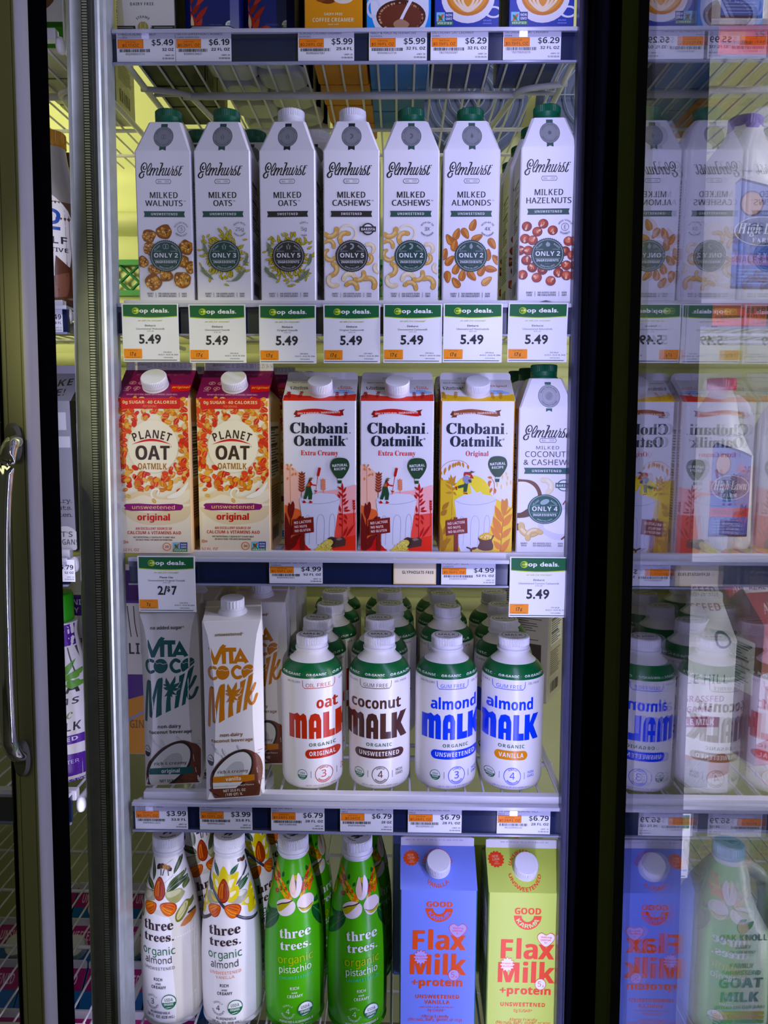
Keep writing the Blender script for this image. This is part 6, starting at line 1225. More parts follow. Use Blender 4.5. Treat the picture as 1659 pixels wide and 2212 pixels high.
FD = 0.006
def flax_art(H, kind, rise, fin):
    bl = kind == 'blue'; O = '#e85a1c' if not bl else '#e0633c'; P = '#f7efe8' if not bl else '#b9aef0'
    x0, x1, ye, yf0, yf1 = (447, 466, 515, 212, 110) if bl else (1170, 1178, 545, 258, 155)
    zs = [(ye, H), (1660 + (20 if not bl else 0), 8)]
    zs = [(yf1, H + rise + fin), (yf0, H + rise), (ye, H)] + [(y, Hof('E', 1780 + y / 3.770, FD)) for y in (700, 900, 1100, 1300, 1500, 1640)]
    a = Art([(ye, x0), (1600, x1)], 100 / 628, zs); dx = 0 if bl else 715; dy = 0 if bl else 40
    a.rect(dx + 40, yf1 - 20, dx + 860, yf0 - 2, '#dcd8ea' if bl else '#e6e4ea'); a.text('BEST BY 09/03/26 706 L2 07:51 #16-1970 EX1', x0 - (32 if bl else -10), yf1 + 40, 16, '#7a7690', 'mo', w=490 if bl else 405)
    sx, sy = (220, 300) if bl else (935, 335)
    for k in range(14): a.hold = k > 0; t_ = 2 * pi * k / 14; a.ell(sx + 58 * cos(t_), sy + 46 * sin(t_), 11, 9, O, n=8)
    a.hold = False; a.ell(sx, sy, 60, 48, O, n=28); tc = '#f3b49a'; a.text('NEW', sx - 6, sy - 12, 16, tc, 'sb', w=54, rot=-4); a.text('LOOK', sx, sy + 8, 16, tc, 'sb', w=62, rot=-4); a.text('SAME', sx + 4, sy + 21, 7, tc, 'sb'); a.text('PRODUCT', sx + 6, sy + 33, 7, tc, 'sb')
    cx, cy = (440, 360) if bl else (1160, 400)
    a.text('VANILLA' if bl else 'UNSWEETENED', cx + 6, cy, 26, O, 'sb', arc=(cx, cy, 138, -1), w=205 if bl else 380); a.text('· UNSWEETENED ·', cx, cy, 26, O, 'sb', arc=(cx, cy, 105, 1), w=330)
    gx = (455 if bl else 1177); gy = dy
    a.text('GOOD', gx, 660 + gy, 46, O, 'sb', w=222); a.text('GOOD', gx + 3, 660 + gy, 46, O, 'sb', w=222)
    a.ring(gx, 672 + gy, 112, 62, O, n=40, a0=0, a1=180); 
    a.text('KARMA', gx, 672 + gy, 34, ('#6f7fe0' if bl else '#cfe39a'), 'sb', arc=(gx, 672 + gy, 100, -1), w=250)
    fx = gx
    a.text('Flax', fx - 2, 1010 + gy + (10 if not bl else 0), 155, O, 'sb', w=455); a.text('Flax', fx + 6, 1010 + gy + (10 if not bl else 0), 155, O, 'sb', w=455)
    a.text('Milk', fx, 1212 + gy + (0 if not bl else 0), 160, O, 'sb', w=494); a.text('Milk', fx + 8, 1212 + gy, 160, O, 'sb', w=494)
    hx, hy = (612, 845) if bl else (1332, 895)
    a.curve([(hx, hy - 32), (hx + 38, hy - 50), (hx + 72, hy - 25), (hx + 60, hy + 20), (hx, hy + 68), (hx - 60, hy + 20), (hx - 72, hy - 25), (hx - 38, hy - 50)], O); a.curve([(hx, hy - 28), (hx + 36, hy - 45), (hx + 67, hy - 23), (hx + 56, hy + 18), (hx, hy + 62), (hx - 56, hy + 18), (hx - 67, hy - 23), (hx - 36, hy - 45)], P)
    a.text('1500mg', hx, hy - 6, 14, O, 'sb', w=90); a.text('OMEGA-', hx, hy + 16, 14, O, 'sb', w=92); a.text('3s*', hx, hy + 36, 13, O, 'sb')
    bx, by = (315, 1072) if bl else (1024, 1108)
    def burst(r0, r1, c): a.poly([(bx + (r0 if k % 2 else r1) * cos(2 * pi * k / 24), by + (r0 if k % 2 else r1) * sin(2 * pi * k / 24)) for k in range(24)], c)
    burst(48, 66, O); burst(44, 60, P); a.text('VITAMIN D', bx, by - 2, 12, O, 'sb', w=104); a.text('CALCIUM', bx, by + 20, 13, O, 'sb', w=96)
    a.text('+protein', gx, 1306 + gy, 60, O, 'sb', w=428); a.text('+protein', gx + 4, 1306 + gy, 60, O, 'sb', w=428)
    ux, uy = (590, 1213) if bl else (1300, 1262); a.ell(ux, uy, 47, 47, O, n=28); a.ell(ux, uy, 42, 42, P, n=28); a.text('5', ux - 8, uy + 18, 42, O, 'sr'); a.text('g', ux + 22, uy + 18, 14, O, 'sb')
    if bl: a.text('UNSWEETENED', 462, 1405, 28, O, 'sb', w=370, sp=.05); a.text('VANILLA', 462, 1450, 28, O, 'sb', w=212, sp=.05); a.text('with other natural flavors', 460, 1482, 12, O, 'sr', w=290); a.text('0g SUGAR*', 458, 1512, 20, O, 'sr', w=150); ay = 1560
    else: a.text('UNSWEETENED', 1162, 1444, 30, O, 'sb', w=374, sp=.05); a.text('0g SUGAR*', 1164, 1490, 22, O, 'sr', w=154); ay = 1560
    a.text('Allergy Friendly', gx - 6, ay + 2, 22, O, 'sr', w=228); a.text('(No nuts, dairy, gluten, or soy)', gx - 8, ay + 28, 24, O, 'sr', w=450)
    return a
HF = Hof('E', 1920, FD); RISE, FIN = 33, 12
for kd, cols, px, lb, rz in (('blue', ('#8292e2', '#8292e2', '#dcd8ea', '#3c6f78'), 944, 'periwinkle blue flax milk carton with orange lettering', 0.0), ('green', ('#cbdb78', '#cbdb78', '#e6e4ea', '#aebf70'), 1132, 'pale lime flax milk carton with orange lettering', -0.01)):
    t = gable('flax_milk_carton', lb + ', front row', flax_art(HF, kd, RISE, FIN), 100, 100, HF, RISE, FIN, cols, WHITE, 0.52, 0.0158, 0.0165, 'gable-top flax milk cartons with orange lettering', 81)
    place(t, px, 'E', FD if kd == 'blue' else FD - .003, rz, 0.05)
    place(t, px, 'E', FD + .003, 0, 0.05, lb + ', directly behind the front one', False, 1, 0.104, dx=-0.010, dz=0.0)
# ------------------------------------------------------------------ top shelf: creamers, seen from below
def zA(dy): return [(-340, 190)] + [(y, Hof('A', y, dy)) for y in range(0, 66, 13)] + [(90, -14)]
def creamer(label, art, W, cols, px, dy, rows, desc, group, rz=0.0, D=None, step=0.0):
    D = D or W; t = gable('creamer_carton', label, art, W, D, 200, 30, 8, cols, WHITE, group=group, seed=int(px))
    place(t, px, 'A', dy, rz, D / 2000)
    for k in range(rows): place(t, px, 'A', dy, 0, D / 2000, desc % ('directly', 'second', 'third', 'fourth')[k], False, k + 1, D / 1000 + 0.0025, dx=step * (k + 1))
    return t
KX = 0.553
a = Art(316, KX, zA(0.012)); a.rect(240, -340, 400, 70, '#dfdcd2'); a.poly([(240, -340), (250, -340), (268, 60), (240, 60)], '#c9c3a0'); BK = '#17161a'
a.text('DAIRY FREE', 308, 9, 6.5, '#26262a', 'sb', w=53, sp=.1); a.text('STEAMS', 309, 55, 5.2, '#26262a', 'sb', arc=(309, 55, 19, 1), w=28); a.text('REVOLUTIONARILY', 309, 55, 5.0, '#26262a', 'sb', arc=(309, 55, 21, -1), w=62)
for dx, r in ((-5.2, 24), (5.2, -24)): a.ell(309 + dx, 54, 6.2, 10.5, '#a39a5c', r, 18); a.stroke([(309 + dx, 46), (309 + dx * .9, 62)], 1, '#d8d2a0', sm=False)
for x0, x1, t_ in ((246, 292, 'VEGAN'), (328, 384, 'FOAMS')): a.rect(x0, 53, x1, 80, BK); a.ring((x0 + x1) / 2, 68, 1, .5, BK, n=4); a.text(t_, (x0 + x1) / 2 + 3, 67.5, 4.6, '#d9d6cc', 'sb', w=22)
a.stroke([(250, 57), (286, 57), (288, 70)], .9, '#c9c6bc', sm=False); a.stroke([(334, 57), (374, 57)], .9, '#c9c6bc', sm=False)
t = creamer('white and black barista almond milk carton on the top shelf, far left', a, 71, ('#dfdcd2', '#dfdcd2', '#dcd8d8', '#1b1a1e'), 316, 0.012, 3, 'white and black barista almond carton %s behind the far left one, seen from below', 'creamers on the top shelf')
def navy_art(cx, dy):
    a = Art(cx, KX, zA(dy)); a.rect(cx - 80, -340, cx + 80, 75, '#1b2462'); R1, R2 = '#a8332c', '#8a2622'; q = random.Random(2); o = cx - 455
    for x, y, r, L in ((412, 62, -10, 34), (405, 38, 10, 40), (420, 45, -25, 44), (425, 15, 30, 40), (436, 28, 40, 44), (430, 52, 25, 36), (405, 8, -30, 36), (442, 62, 50, 26), (416, -12, 10, 40), (440, -8, 40, 50), (402, 60, -20, 30), (452, 60, 70, 20)):
        x += o; g = radians(r); a.leaf(x - L / 2 * sin(g), y + L / 2 * cos(g), x + L / 2 * sin(g), y - L / 2 * cos(g), 11, q.choice((R1, R2, '#b8453a')))
    a.leaf(o + 416, 62, o + 414, 30, 7, '#d9c9a0'); a.text('COFFEE CREAMER', o + 466, 55, 4.4, '#6a76a8', 'sr', w=30); a.text('22 FL OZ (650 mL)', o + 466, 63, 4.6, '#6a76a8', 'sr', w=30); usda(a, o + 498, 53, 11)
    return a
for px, dy, lb, ds in ((455, 0.012, 'navy superfood creamer bottle with red leaves on the top shelf, left one', 'navy creamer bottle %s behind the left navy bottle'), (578, 0.045, 'navy superfood creamer bottle with red leaves, right one set further back', 'navy creamer bottle %s behind the right navy bottle')):
    t = tag(empty('creamer_bottle'), lb, 'bottle', 'creamers on the top shelf'); Wn = 66
    b = MB().rings([chamfer_rect(.026, .026, .012, 0.0), chamfer_rect(.031, .031, .012, .003), chamfer_rect(.033, .033, .011, .010)], '#b9bcc6', smooth=True, cap1=False)
    b.rings([chamfer_rect(.033, .033, .009, z) for z in (.010, .06, .15)] + [chamfer_rect(.028, .028, .010, .175), chamfer_rect(.018, .018, .0075, .192)], '#1b2462', smooth=False, cap0=False)
    navy_art(px, dy).emit(b, flat(-0.033), clip=(-24, 24, 11, 148)); b.build('bottle_body', GLOSS, t)
    c = MB(); screw_cap(c, .019, .018, '#1a1a1e', .192, n=60); c.build('cap', CAPM, t); place(t, px, 'A', dy, 0, 0.033)
    for k in range(4): place(t, px, 'A', dy, 0, 0.033, ds % ('directly', 'second', 'third', 'fourth')[k], False, k + 1, 0.069, dx=0.004 * (k + 1))
a = Art(720.5, KX, zA(0.012)); a.rect(640, -340, 800, 75, '#dd9a12'); a.ell(705, -6, 22, 14, '#6e3a1c', 10); a.ell(742, -4, 22, 12, '#ece2cf'); a.ell(694, -8, 14, 12, '#8a4a22', -20); a.ell(735, -12, 20, 12, '#7a4a2a')
a.text('DAIRY-FREE', 720, 33, 5.6, '#f3e6c0', 'sb', w=41); a.text('COFFEE CREAMER', 720, 47, 8.5, '#f3e6c0', 'sb', w=92); a.text('made with', 720, 54, 3.4, '#f3e6c0', 'fi', w=24); a.text('almond + coconut', 722, 98, 7.5, '#f3e6c0', 'sb', arc=(722, 98, 32, 1), w=74)
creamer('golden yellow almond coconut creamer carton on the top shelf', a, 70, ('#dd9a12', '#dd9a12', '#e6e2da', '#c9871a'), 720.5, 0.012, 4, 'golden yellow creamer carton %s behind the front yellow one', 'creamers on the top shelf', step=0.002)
a = Art(861, KX, zA(0.012)); a.rect(770, -340, 950, 75, '#3f93e2'); a.curve([(800, 0), (812, -30), (915, -30), (926, 10), (922, 50), (900, 78), (830, 78), (806, 50)], '#e6e8f2'); a.ring(806, 18, 16, 5, '#d9def0', ry=22); a.ell(866, 36, 54, 36, '#4a2018'); a.ell(866, 40, 48, 30, '#6a3426'); q = random.Random(3)
for k in range(46): t_ = q.uniform(0, 6.28); a.hold = k > 0; a.ell(866 + 47 * cos(t_), 38 + 31 * sin(t_), q.uniform(1.5, 3), q.uniform(1.5, 3), q.choice(('#b98a6a', '#8a5a40', '#d0a98a')), n=8)
a.hold = False; a.poly([(893, -20), (902, -20), (876, 30), (868, 48), (862, 44)], '#f0eef4'); a.curve([(850, 50), (866, 42), (884, 52), (876, 62), (856, 62)], '#b08a70')
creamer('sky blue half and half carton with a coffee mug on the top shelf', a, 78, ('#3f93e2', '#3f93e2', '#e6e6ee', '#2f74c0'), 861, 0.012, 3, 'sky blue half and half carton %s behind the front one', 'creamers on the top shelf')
for px, lb, ds in ((1008, 'deep blue oat creamer carton with latte cup, left one of the two', 'deep blue oat creamer carton %s behind the left latte one'), (1169, 'deep blue oat creamer carton with latte cup, right one of the two', 'deep blue oat creamer carton %s behind the right latte one')):
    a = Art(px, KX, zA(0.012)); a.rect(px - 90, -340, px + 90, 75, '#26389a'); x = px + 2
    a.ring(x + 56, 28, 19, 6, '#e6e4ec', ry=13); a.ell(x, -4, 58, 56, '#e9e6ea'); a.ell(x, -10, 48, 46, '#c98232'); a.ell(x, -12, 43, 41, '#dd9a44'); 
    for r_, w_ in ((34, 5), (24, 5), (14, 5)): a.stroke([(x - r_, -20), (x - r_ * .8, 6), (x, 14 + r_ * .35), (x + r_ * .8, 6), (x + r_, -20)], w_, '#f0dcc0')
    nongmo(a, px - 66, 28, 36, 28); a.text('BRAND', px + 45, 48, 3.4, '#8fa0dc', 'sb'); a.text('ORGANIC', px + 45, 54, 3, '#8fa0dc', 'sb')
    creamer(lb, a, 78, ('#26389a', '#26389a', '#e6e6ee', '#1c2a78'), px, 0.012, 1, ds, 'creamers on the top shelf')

# ------------------------------------------------------------------ left neighbour bay, seen past the steel upright
def stand(t, x, shelf, dy, rz=0.0, half=0.045, dz=0.0):
    z = ZS[shelf] + dz; t.location = (x, Yf(z) + dy + half, z); t.rotation_euler = (0, 0, rz); return t
a = Art(0.0, 1, [(0, 230), (230, 0)]); a.rect(-45, 0, 45, 230, '#dad5c8'); a.rect(-45, 203, 45, 232, '#3d7a22'); a.rect(-45, 198, 45, 204, '#2a5a18'); a.curve([(-10, 150), (20, 140), (34, 170), (10, 185)], '#6b4a34')
stand(gable('milk_carton', 'white carton with a green base on the top shelf left of the upright', a, 86, 86, 200, 32, 8, ('#dad5c8', '#dad5c8', '#e0dcd6', '#c9c6b6'), WHITE, seed=91), -0.468, 'A', 0.045, 0, 0.043)
for k in range(2):
    t = dup(bpy.data.objects['milk_carton.%03d' % max(int(o.name.split('.')[-1]) for o in COL.objects if o.name.startswith('milk_carton.'))], (-0.468, Yf(ZS['A']) + 0.088 + 0.09 * (k + 1), ZS['A']), 0, 'white carton with a green base, %s row back left of the upright' % ('second', 'third')[k])
def milk_glass(label, x, dy, capc):
    t = tag(empty('creamer_bottle'), label, 'bottle', 'tall bottles with metallic caps left of the upright')
    pr = [(.030, 0), (.037, .002), (.040, .008), (.0405, .05), (.0405, .105), (.0385, .125), (.033, .145), (.0265, .162), (.0225, .178), (.0205, .192), (.0200, .197)]
    a = Art(0.0, 1, [(0, 210), (210, 0)]); a.curve([(-30, 210), (-30, 90), (0, 70), (31, 95), (33, 140), (28, 172), (10, 178)], '#e9e6e2'); BL = '#274a96'
    a.stroke([(8, 112), (20, 110), (22, 100), (14, 96), (6, 104), (10, 116), (24, 118)], 4, BL); a.text('HALF', 12, 136, 8.5, '#26262e', 'sb', w=38); a.text('ALTERNATIVE', 3, 146, 5, '#26262e', 'sb', w=56)
    for x0, y0, x1, y1, w_, c in ((-40, 210, 10, 150, 30, '#6a3f2c'), (40, 215, 18, 150, 26, '#54301f'), (0, 212, 30, 170, 30, '#7a5040'), (-20, 205, -5, 165, 22, '#a0785e')): a.leaf(x0, y0, x1, y1, w_, c)
    b = MB().lathe(pr, ['#5a4436'] * 5 + ['#8d8880'] * 5, 48); a.emit(b, lathe_surf(pr), clip=(-39, 39, 2, 196), sx=3, sz=6); b.build('bottle_body', GLOSS, t)
    c = MB(); screw_cap(c, .0212, .0190, capc, .1965, n=90); c.build('cap', CAPM, t); stand(t, x, 'B', dy, 0, 0.041)
milk_glass('brown and white half and half bottle with gold cap left of the steel upright', at(108, 640, 1.0).x, 0.008, '#9a7234')
milk_glass('brown and white bottle with copper cap behind the gold-capped one', at(158, 600, 1.09).x - 0.002, 0.098, '#7a4a38')
a = Art(0.0, 1, [(0, 250), (250, 0)]); a.text('SHAKE', 14, 42, 9, '#17171c', 'sb', w=52, rot=-6); a.text('ME!', 22, 54, 9, '#17171c', 'sb', w=28, rot=-6); a.rect(-46, 74, 40, 96, '#d6d6dc'); a.rect(-46, 104, 44, 118, '#d6d6dc')
for i, s_ in enumerate(('no dairy.', 'no nuts.', 'no gluten.')): a.text(s_, 46, 208 + 9 * i - 20, 5, '#202026', 'mo', al='r', w=5.5 * len(s_))
a.ell(32, 236, 18, 18, '#d9d9d6'); a.text("IT'S", 32, 232, 7, '#6a6a70', 'sb', w=20); a.text('VEGAN!', 32, 242, 7, '#6a6a70', 'sb', w=30)
HS = Hof('C', 868, 0.012)
stand(gable('oat_drink_carton', 'grey oat drink carton with SHAKE ME lettering left of the steel upright', a, 94, 94, HS, 36, 10, ('#9c9ca4', '#8d8d98', '#b9b6cc', '#1c1c20'), WHITE, 0.5, seed=95, dark='#8d8d92'), at(155, 1100, Yf(ZS['C']) + .012).x - 0.041, 'C', 0.010, 0, 0.047)
t = tag(empty('almond_milk_bottle'), 'curvy white and purple bottle with bright green cap left of the upright', 'bottle')
pr = [(.040, 0), (.048, .002), (.052, .010), (.053, .04), (.052, .075), (.046, .11), (.036, .15), (.029, .18), (.0265, .196), (.0270, .205), (.0285, .213)]
a = Art(0.0, 1, [(0, 240), (240, 0)]); PU = '#4f2380'; a.rect(-53, 200, 53, 238, PU); a.poly([(-53, 196), (-20, 200), (10, 196), (53, 199), (53, 204), (-53, 204)], PU); a.rect(-53, 172, 53, 184, PU); a.rect(-30, 26, 30, 58, PU)
a.text('ORGANIC', -2, 50, 5.5, '#e2dcec', 'sb', w=40); a.text('SWEETENED', 8, 181, 5.5, '#d9d2e6', 'sb', w=62, rot=-3); a.text('CALIFIA', -4, 118, 15, '#2a2a26', 'sb', w=84); a.text('FARMS', 10, 132, 8, '#2a2a30', 'sb', w=56, sp=.2); a.text('organic', 8, 150, 12, '#6f8a4c', 'fi', w=50); a.text('SOYMILK', 12, 166, 11, '#2a2a30', 'sb', w=60)
a.text('SOYBEANS, WATER', 6, 212, 5, '#cfc6e0', 'sr', w=66, rot=-3); a.text('& SALT', 10, 220, 5, '#cfc6e0', 'sr'); a.text('GLUTEN FREE', 4, 229, 4.5, '#cfc6e0', 'sr', w=44); a.text('(1.5 QT) 1.4 L', 16, 237, 4.5, '#cfc6e0', 'sr', w=48)
for k in range(10): a.stroke([(-26 + 6 * k, 60), (-30 + 7 * k, 76), (-38 + 8.6 * k, 92)], 1.1, '#4a4c46')
for x0, y0, x1, y1 in ((16, 100, 30, 76), (18, 102, 44, 88), (14, 104, 2, 96), (16, 106, 4, 112), (22, 108, 44, 108)): a.leaf(x0, y0, x1, y1, 8, '#6a9a4c')
for x, y in ((26, 98), (32, 98), (27, 104), (33, 105), (30, 110)): a.ell(x, y, 3, 3, '#6a9a4c', n=10)
b = MB().lathe(pr, '#dcd8d2', 56); a.emit(b, lathe_surf(pr), clip=(-51, 51, 2, 211), sx=3, sz=6); b.build('bottle_body', GLOSS, t)
c = MB(); screw_cap(c, .0235, .038, '#3f9a1e', .213, ribs=False, n=48); c.build('cap', CAPM, t); stand(t, at(118, 1600, .98).x, 'D', 0.012, 0, 0.053)
a = Art(0.0, 1, [(0, 240), (240, 0)]); a.rect(-46, 10, 46, 40, '#4f2380'); a.text('ORGANIC', 18, 24, 8, '#e2dcec', 'sb', w=52); a.text('SOY', 22, 36, 8, '#e2dcec', 'sb'); a.text('SIMPLE', 12, 70, 6.5, '#2a2a30', 'sb'); a.text('INGREDIENTS', 12, 80, 6.5, '#2a2a30', 'sb', w=60); a.text('NO OILS', 16, 92, 5, '#2a2a30', 'sb'); a.text('NO GUMS', 16, 100, 5, '#2a2a30', 'sb')
stand(gable('drink_carton', 'white and purple soy drink carton behind the green-capped bottle', a, 92, 92, 228, 34, 9, ('#d6d2d6', '#d6d2d6', '#dcd8dc', '#c9c4cc'), None, seed=97), at(168, 1500, 1.08).x - 0.022, 'D', 0.135, 0, 0.046)

# lowest shelf: almond drink cartons in blue and magenta, seen through the wires
a = Art(0.0, 1, [(0, 240), (240, 0)]); MG = '#a3216e'; a.rect(-48, 8, 48, 27, MG); a.text('UNSWEETENED', 0, 22, 9, '#e9c4da', 'sb', w=74); a.rect(-48, 27, 48, 240, '#1f6fae'); a.rect(-48, 62, 48, 84, MG); a.text('Vanilla', 6, 104, 8, '#b9dcf0', 'sr'); a.ell(-14, 150, 16, 16, '#e0d21c'); a.text('25', -14, 152, 9, '#26262a', 'sb'); a.text('CALORIES', -14, 159, 4, '#26262a', 'sb'); a.poly([(10, 130), (48, 120), (48, 180), (20, 190)], '#4f9a3c')
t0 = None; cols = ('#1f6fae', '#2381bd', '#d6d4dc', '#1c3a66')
xs_ = [(-0.622, 'leftmost'), (-0.525, 'second'), (-0.428, 'third'), (-0.331, 'fourth')]
for xi, cn in xs_:
    for k in range(4):
        lb = 'blue and magenta almond drink carton on the lowest shelf, %s column, %s row back' % (cn, ORD[k])
        loc = (xi, 0.985 + 0.099 * k, ZS['F'])
        if t0 is None: t0 = gable('almond_drink_carton', lb, a, 95, 95, 196, 36, 12, cols, '#e6e4d8', 0.42, 0.017, 0.014, 'blue and magenta almond drink cartons on the lowest shelf', 99, '#8fb4d6'); t0.location = loc
        else: dup(t0, loc, 0, lb)

# ------------------------------------------------------------------ right neighbour bay, seen through the open glass door
def jug_art(kind):
    a = Art(0.0, 1, [(0, 240), (240, 0)])
    if kind == 'goat':
        a.text('OAK KNOLL', 0, 108, 8, '#5d7a70', 'sb', w=70); a.text('DAIRY', 0, 119, 5, '#5d7a70', 'sb'); a.text('OF VERMONT', 0, 126, 4, '#5d7a70', 'sb'); a.leaf(-4, 90, 8, 74, 8, '#4f9a5a'); a.leaf(4, 94, 16, 84, 7, '#4f9a4a'); a.ell(0, 92, 8, 7, '#d9c0a0')
        a.text('FAMILY', 0, 146, 6.5, '#5f9a74', 'sb'); a.text('FARMSTEAD', 0, 156, 6.5, '#5f9a74', 'sb', w=58); a.text('GOAT', 0, 174, 14, '#4a7a74', 'sb', w=66); a.text('MILK', 0, 194, 14, '#4a7a84', 'sb', w=60); a.text('BOTTLED ON OUR FARM', 0, 204, 4.5, '#6a8a80', 'sb', w=82)
        for y0, c in ((208, '#c9b04a'), (214, '#c9a02c'), (220, '#4a9a5a')): a.rect(-42, y0, 42, y0 + 5, c)
    else:
        band = '#a58ad0' if kind == 'half' else '#c8403c'; a.poly([(-34, 96), (-30, 92), (20, 104), (38, 110), (40, 116), (40, 218), (36, 222), (-36, 222), (-40, 218), (-40, 100)], '#1c2440'); a.poly([(-37, 100), (-30, 95), (20, 107), (37, 113), (37, 219), (-37, 219)], '#2a5fb4'); a.poly([(-37, 100), (-30, 95), (20, 107), (37, 113), (37, 152), (-37, 152)], '#8a96c8' if kind == 'half' else '#6f7eb8')
        a.ell(-16, 122, 14, 14, '#c9a890'); a.ring(-16, 122, 15, 2, '#3a3a4a'); a.poly([(8, 132), (18, 118), (28, 132)], '#b05a6a'); a.ell(0, 154, 36, 17, '#39507a'); a.ring(0, 154, 36, 1.5, '#e6ebf2', ry=17); a.text('High Lawn', 0, 157, 12, '#f0f2f6', 'fi', w=62); a.text('FARM', 0, 167, 5, '#f0f2f6', 'fb', w=26, sp=.2)
        a.rect(-37, 182, 37, 194, band); a.text('HALF & HALF' if kind == 'half' else 'WHOLE MILK', 0, 191, 7.5, '#3a2a5a' if kind == 'half' else '#6a1420', 'sb', w=64); a.text('USE BY AUG 21', 0, 84, 6.5, '#4a4a56', 'mo', w=58)
        for k in range(5): a.rect(-30, 199 + 4 * k, 20 + 3 * (k % 3), 200 + 4 * k, '#9fb6e0')
    return a
def jug(label, kind, capc, group, body='#e4e3dc', sx=1.0, sz=1.0):
    t = tag(empty('milk_jug'), label, 'jug', group); rs = []; sh = [(.052, 0, .014, 0), (.0565, .004, .018, 0), (.0575, .012, .018, 0), (.0575, .128, .018, 0), (.0565, .140, .020, 0), (.052, .158, .020, 0), (.044, .178, .018, 0), (.033, .196, .013, 0), (.024, .208, .0098, 0), (.0185, .216, .0076, 0), (.0185, .222, .0076, 0)]
    for r, z, c, dx in sh:
        cut = max(0.0, min(1.0, (z - .118) / .03)) * max(0.0, min(1.0, (.21 - z) / .03)); q = []
        for (x, y, zz) in chamfer_rect(r, r, c * 1.0, z): q.append((x - (cut * .020 if x > 0 else 0), y, zz))
        rs.append(q)
    b = MB().rings(rs, body, smooth=True); JF = interp_prof([(r, z) for r, z, c, dx in sh])
    jug_art(kind).emit(b, lambda u, v: ((u / 1000, -JF(v / 1000) - .0005, v / 1000), (0, -1, 0)), clip=(-37, 37, 8, 158), sz=4); b.build('jug_body', GLOSS, t)
    h = MB(); P = [tuple(p) for p in catmull([(.014, -.004, .205), (.030, -.006, .203), (.046, -.008, .192), (.0535, -.008, .172), (.0545, -.008, .148), (.0520, -.006, .128), (.046, -.004, .118)], 5)]; h.tube(P, .0095, body, 14); h.build('handle', GLOSS, t)
    c = MB(); screw_cap(c, .0205, .0165, capc, .219, n=72); c.build('cap', CAPM, t)
    for ch in t.children:
        for v in ch.data.vertices: k_ = min(1.0, sx * 1.28) if ch.name.startswith('cap') else sx; v.co = (v.co.x * k_, v.co.y * k_, v.co.z * sz)
    return t
def jput(t, px, py, shelf, dy, rz=0.0):
    z = ZS[shelf] + (0.006 if shelf == 'A' else 0); y = Yf(z) + dy + .0575; p = at(px, py, y); t.location = (p.x, y, z); t.rotation_euler = (0, 0, rz)
GJ = 'white milk jugs behind the glass door'
j1 = jug('white half and half jug with purple cap and blue label behind the glass door', 'half', '#5a2a9a', GJ); jput(j1, 1590, 600, 'B', 0.006, 0.08)
j2 = jug('white whole milk jug with red cap behind the glass door, middle one of its shelf', 'whole', '#c8324a', GJ, sx=0.70, sz=0.95); jput(j2, 1540, 1150, 'C', 0.035, 0.06)
for px, dy, sh, lb in ((1398, 0.035, 'C', 'white whole milk jug on the third shelf behind the glass, left one'), (1684, 0.035, 'C', 'white whole milk jug on the third shelf behind the glass, right one'), (1570, 0.010, 'A', 'white whole milk jug on the top shelf behind the glass, left one'), (1714, 0.014, 'A', 'white whole milk jug on the top shelf behind the glass, cut by the frame')):
    d = dup(j2, (0, 0, 0), 0, lb); jput(d, px, {'A': 40, 'B': 600, 'C': 1150}[sh], sh, dy, 0.04)
for px, lb in ((1595, 'white whole milk jug behind the purple-capped half and half jug'),): d = dup(j2, (0, 0, 0), 0, lb); jput(d, px, 560, 'B', 0.13, 0.0)
j3 = jug('pale goat milk jug with teal cap at the bottom behind the glass door', 'goat', '#3a9aa0', 'pale goat milk jugs behind the glass door', '#d3dcd6', sx=0.93, sz=1.02); jput(j3, 1553, 2150, 'E', 0.012, 0.05)
d = dup(j3, (0, 0, 0), 0, 'pale goat milk jug at the right edge of the photo, right of the other'); jput(d, 1752, 2150, 'E', 0.006, 0.0)
a = Art(0.0, 1, [(0, 262), (262, 0)]); a.text('BEST 24-SEP-26 5816', 8, 9, 6, '#5a5a66', 'mo', w=66); a.text('GRASSFED', 8, 26, 8, '#8a4a5a', 'sb', w=70); a.ring(30, 56, 10, 3, '#4a5a60'); a.text('MAPLE HILL', -4, 112, 12, '#4a5a54', 'sr', w=88, sp=.05); a.text('100% GRASSFED', -4, 136, 8, '#9a6a78', 'sb', w=80); a.text('ORGANIC', -4, 150, 8, '#9a6a78', 'sb', w=50)
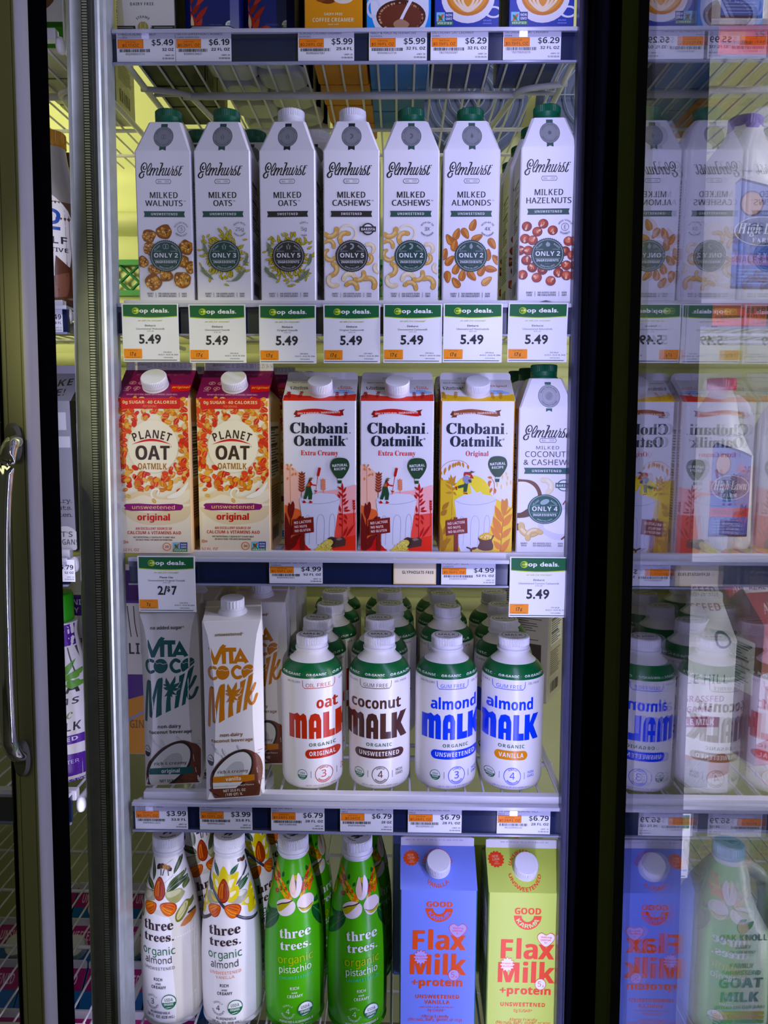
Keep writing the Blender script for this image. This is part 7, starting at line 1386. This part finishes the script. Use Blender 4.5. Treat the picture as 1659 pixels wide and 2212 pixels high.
a.rect(-48, 156, 30, 170, '#8a3a54'); a.text('WHOLE MILK', -6, 167, 8, '#ece6ea', 'sb', w=62); a.curve([(-30, 200), (10, 212), (40, 206), (48, 230), (20, 240), (-48, 240), (-48, 196)], '#a8744a'); a.rect(-48, 214, 20, 252, '#9aa096'); q = random.Random(6)
for k in range(40): a.hold = k > 0; x = q.uniform(-46, 18); y = q.uniform(216, 248); a.stroke([(x, y), (x + 4, y - 5)], 1, q.choice(('#7d8a74', '#c3c9bc', '#5d6a54')), sm=False)
a.hold = False
HM = 205
def gput(t, px, py, shelf, dy, rz=0.0, half=.047): z = ZS[shelf]; y = Yf(z) + dy + half; p = at(px, py, y); t.location = (p.x, y, z); t.rotation_euler = (0, 0, rz)
t = gable('milk_carton', 'white grassfed whole milk gable carton behind the glass door', a, 95, 95, HM, 40, 14, ('#e6e6de', '#dfdfd6', '#e9e8e6', '#d3d2c8'), WHITE, 0.5, seed=103); gput(t, 1467, 1600, 'D', 0.016, 0.03)
d = dup(t, (0, 0, 0), 0, 'white grassfed whole milk carton directly behind the other one behind the glass'); gput(d, 1462, 1560, 'D', 0.116)
a = Art(0.0, 1, [(0, 262), (262, 0)]); a.rect(-48, 0, 48, 22, '#e0dbdc'); a.text('Best By 14SEP26', 0, 9, 6, '#6a6470', 'mo', w=64); a.text('A2/A2 ORGANIC', 0, 19, 7, '#a3243a', 'sb', w=76); a.text('Alexandre', -2, 46, 12, '#ecd4d8', 'fi', w=66); a.text('4%', 16, 92, 20, '#f0e2e4', 'sb'); a.text('WHOLE MILK', 16, 102, 6, '#f0e2e4', 'sb', w=44)
a.poly([(-48, 130), (48, 100), (48, 200), (-48, 230)], '#d9c6dc'); a.text('MILK', 0, 180, 34, '#8a2a4a', 'sb', w=82)
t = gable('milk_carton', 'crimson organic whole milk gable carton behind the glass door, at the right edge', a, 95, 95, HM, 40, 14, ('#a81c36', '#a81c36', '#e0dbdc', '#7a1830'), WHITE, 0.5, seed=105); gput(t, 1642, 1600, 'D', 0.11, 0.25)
d = dup(t, (0, 0, 0), 0, 'crimson organic whole milk carton behind and left of the other crimson one'); gput(d, 1580, 1560, 'D', 0.235, 0.2)
